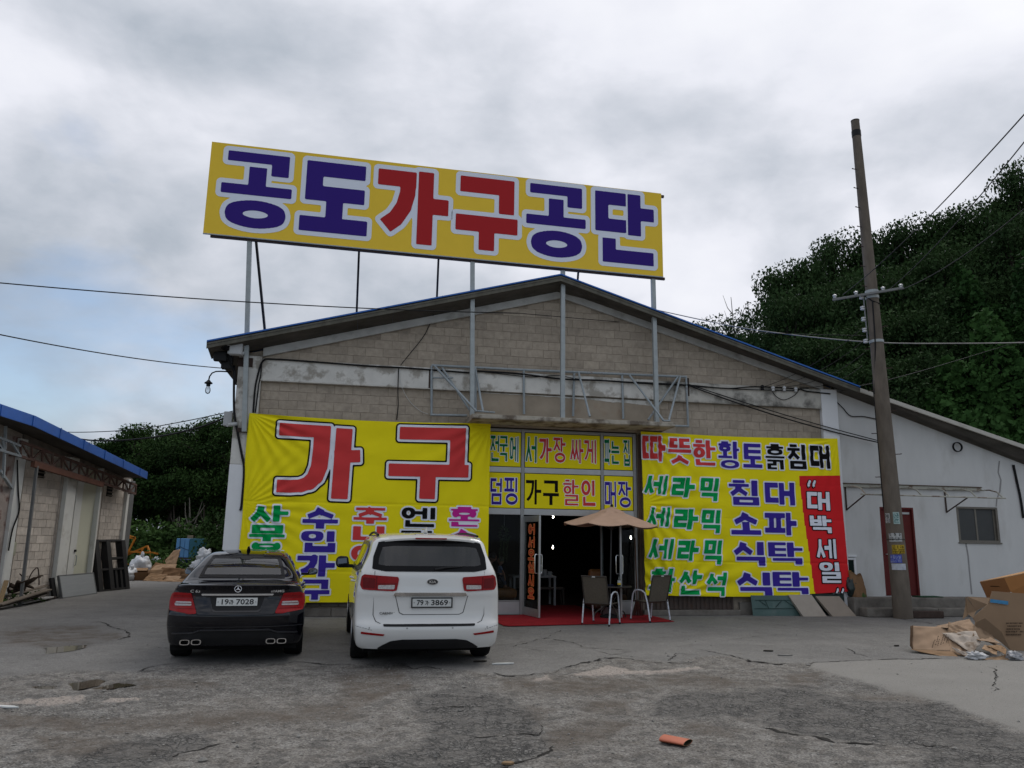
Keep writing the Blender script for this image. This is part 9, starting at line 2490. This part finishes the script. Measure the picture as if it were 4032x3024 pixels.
 q = on(105, 2372); bush('weed_clump', 'small weed tuft at the foot of the steel prop', (q.x + .1, q.y, 0), (.28, .2, .22), 130, .07, LEAF_S); q = on(8, 2385); bush('weed_clump', 'weed tuft at the left edge below the scrap wood', (q.x, q.y, 0), (.35, .3, .26), 150, .08, LEAF_S)
 # ---- wooded hillside on the right: crown tops traced from the photograph
 grp = 'trees on the hillside'
 row = [(2800, 1245, 44), (2870, 1285, 42), (3015, 1120, 46), (3075, 1030, 47), (3130, 980, 46), (3215, 925, 47), (3300, 905, 48), (3400, 880, 48), (3490, 868, 47), (3570, 850, 47), (3650, 805, 46), (3730, 820, 46), (3800, 790, 46), (3880, 770, 45), (3940, 700, 44), (4010, 620, 43), (4090, 600, 43), (4180, 560, 43), (4300, 520, 44)]
 fr = [(3000, 1290, 40), (3060, 1190, 41), (3120, 1120, 40), (3210, 1080, 41), (3310, 1060, 40), (3410, 1040, 41), (3510, 1010, 41), (3600, 980, 40), (3690, 950, 40), (3790, 930, 40), (3880, 900, 39), (3980, 830, 38), (4080, 800, 38), (3080, 1330, 36), (3180, 1300, 36), (3290, 1260, 36), (3380, 1230, 36), (3480, 1210, 36), (3580, 1190, 35), (3250, 1430, 33), (3350, 1420, 33), (3460, 1380, 33), (3550, 1350, 33), (4180, 800, 38), (4300, 760, 38), (3650, 1130, 36), (3750, 1100, 37), (3860, 1060, 37)]
 ORD = 'first second third fourth fifth sixth seventh eighth ninth tenth eleventh twelfth thirteenth fourteenth fifteenth sixteenth seventeenth eighteenth nineteenth twentieth'.split()
 skl = {q[:2]: f'dark feathery tree, {ORD[k]} from the left along the hillside skyline' for k, q in enumerate(sorted(row))}
 frl = {}
 for nm, lo, hi in (('middle', 37.5, 99), ('lower', 34.5, 37.5), ('lowest', 0, 34.5)):
  for k, q in enumerate(sorted(q for q in fr if lo <= q[2] < hi)): frl[q[:2]] = f'dark feathery tree, {ORD[k]} from the left in the {nm} row of hillside trees'
 for i, (x, y, Y) in enumerate(row + fr):
  q = DY(x, y, Y); g0 = float(hill_h(q[0], Y)); h = max(4.0, q[2] - g0); tm, cm = Bt[i % 3]
  back = i < len(row)
  s = h / 10.4
  lab = skl[(x, y)] if back else frl[(x, y)]
  s_w = min(max(s, .62), 1.05)
  t = place(tm, cm, 'hillside_tree', lab, 'tree', (q[0], Y, q[2] - h), s_w, i * 2.1, 'trees on the hillside skyline' if back else grp, s)
 q = DY(2885, 1170, 43); t = thing('bare_sapling', 'bare twiggy sapling on the skyline at the left end of the hillside', 'tree', (q[0], 43, 0)); h = q[2]
 b = MB(); b.tube([(0, 0, 0), (.2, 0, h * .6), (-.1, 0, h)], [.12, .07, .015], 6); b.build('trunk', BARK, t)
 for k in range(8):
  z = h * (.72 + .03 * k); a = k * 2.1; b = MB(); b.tube([(0, 0, z), (math.cos(a) * .5, .2, z + .5), (math.cos(a) * .9, .3, z + 1.3)], [.035, .02, .008], 5); b.build('limb', BARK, t)
 # ---- ivy (kudzu) smothering the slope: lumpy mounds covered in big leaves
 def mound(lab, x, y, Y, rx, ry, n, sz):
  q = DY(x, y, Y); g0 = float(hill_h(q[0], Y)) * .5; rz = q[2] - g0; n = int(460 * rx * rz)
  t = thing('ivy_mound', lab, 'ivy', (q[0], Y, g0), 0, 'ivy covered mounds on the hillside')
  d = RNG.normal(size=(n, 3)); d[:, 1] = np.where(d[:, 1] > .5, -d[:, 1], d[:, 1]); d[:, 2] = np.abs(d[:, 2]) - .12; d /= np.linalg.norm(d, axis=1)[:, None]
  def rad(d): return .86 + .10 * np.sin(d[:, 0] * 5 + x) * np.cos(d[:, 2] * 6 + y) + .05 * np.sin(d[:, 0] * 13 + d[:, 2] * 11)
  R3 = np.array([rx, ry, rz])
  C = d * R3 * (rad(d) * RNG.uniform(.90, 1.02, n))[:, None]
  me = leaves_mesh('foliage', C, sz, LEAF_K, .85, .5, d / R3 * min(rx, ry, rz)); link_mesh('foliage', me, t)
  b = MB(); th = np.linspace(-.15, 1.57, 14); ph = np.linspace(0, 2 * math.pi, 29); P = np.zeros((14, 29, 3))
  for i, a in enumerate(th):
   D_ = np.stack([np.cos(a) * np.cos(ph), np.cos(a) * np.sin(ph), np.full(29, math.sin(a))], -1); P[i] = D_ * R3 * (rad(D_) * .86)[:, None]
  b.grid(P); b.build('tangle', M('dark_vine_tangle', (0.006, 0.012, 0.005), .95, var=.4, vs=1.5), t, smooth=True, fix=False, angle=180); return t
 for a in (('big ivy mound rising behind the annex roof beside the pole', 3660, 1380, 31, 3.0, 2.5, 5200, .26), ('ivy mound at the right edge above the annex roof', 3930, 1200, 30, 3.2, 2.6, 5600, .26), ('tall ivy curtain hanging at the far right edge', 4080, 950, 30, 2.9, 2.4, 5200, .26), ('high ivy mound below the skyline at the right', 3830, 980, 35, 3.4, 2.6, 5200, .26), ('ivy patch in the dark hollow behind the warehouse roof', 3080, 1420, 34, 3.6, 2.2, 3600, .24), ('lower ivy mound right behind the annex verge', 3560, 1560, 29, 2.6, 2.0, 3600, .25), ('ivy mound filling the lower right above the annex', 3860, 1560, 28, 3.4, 2.2, 4800, .26)):
  mound(*a)
build_trees()
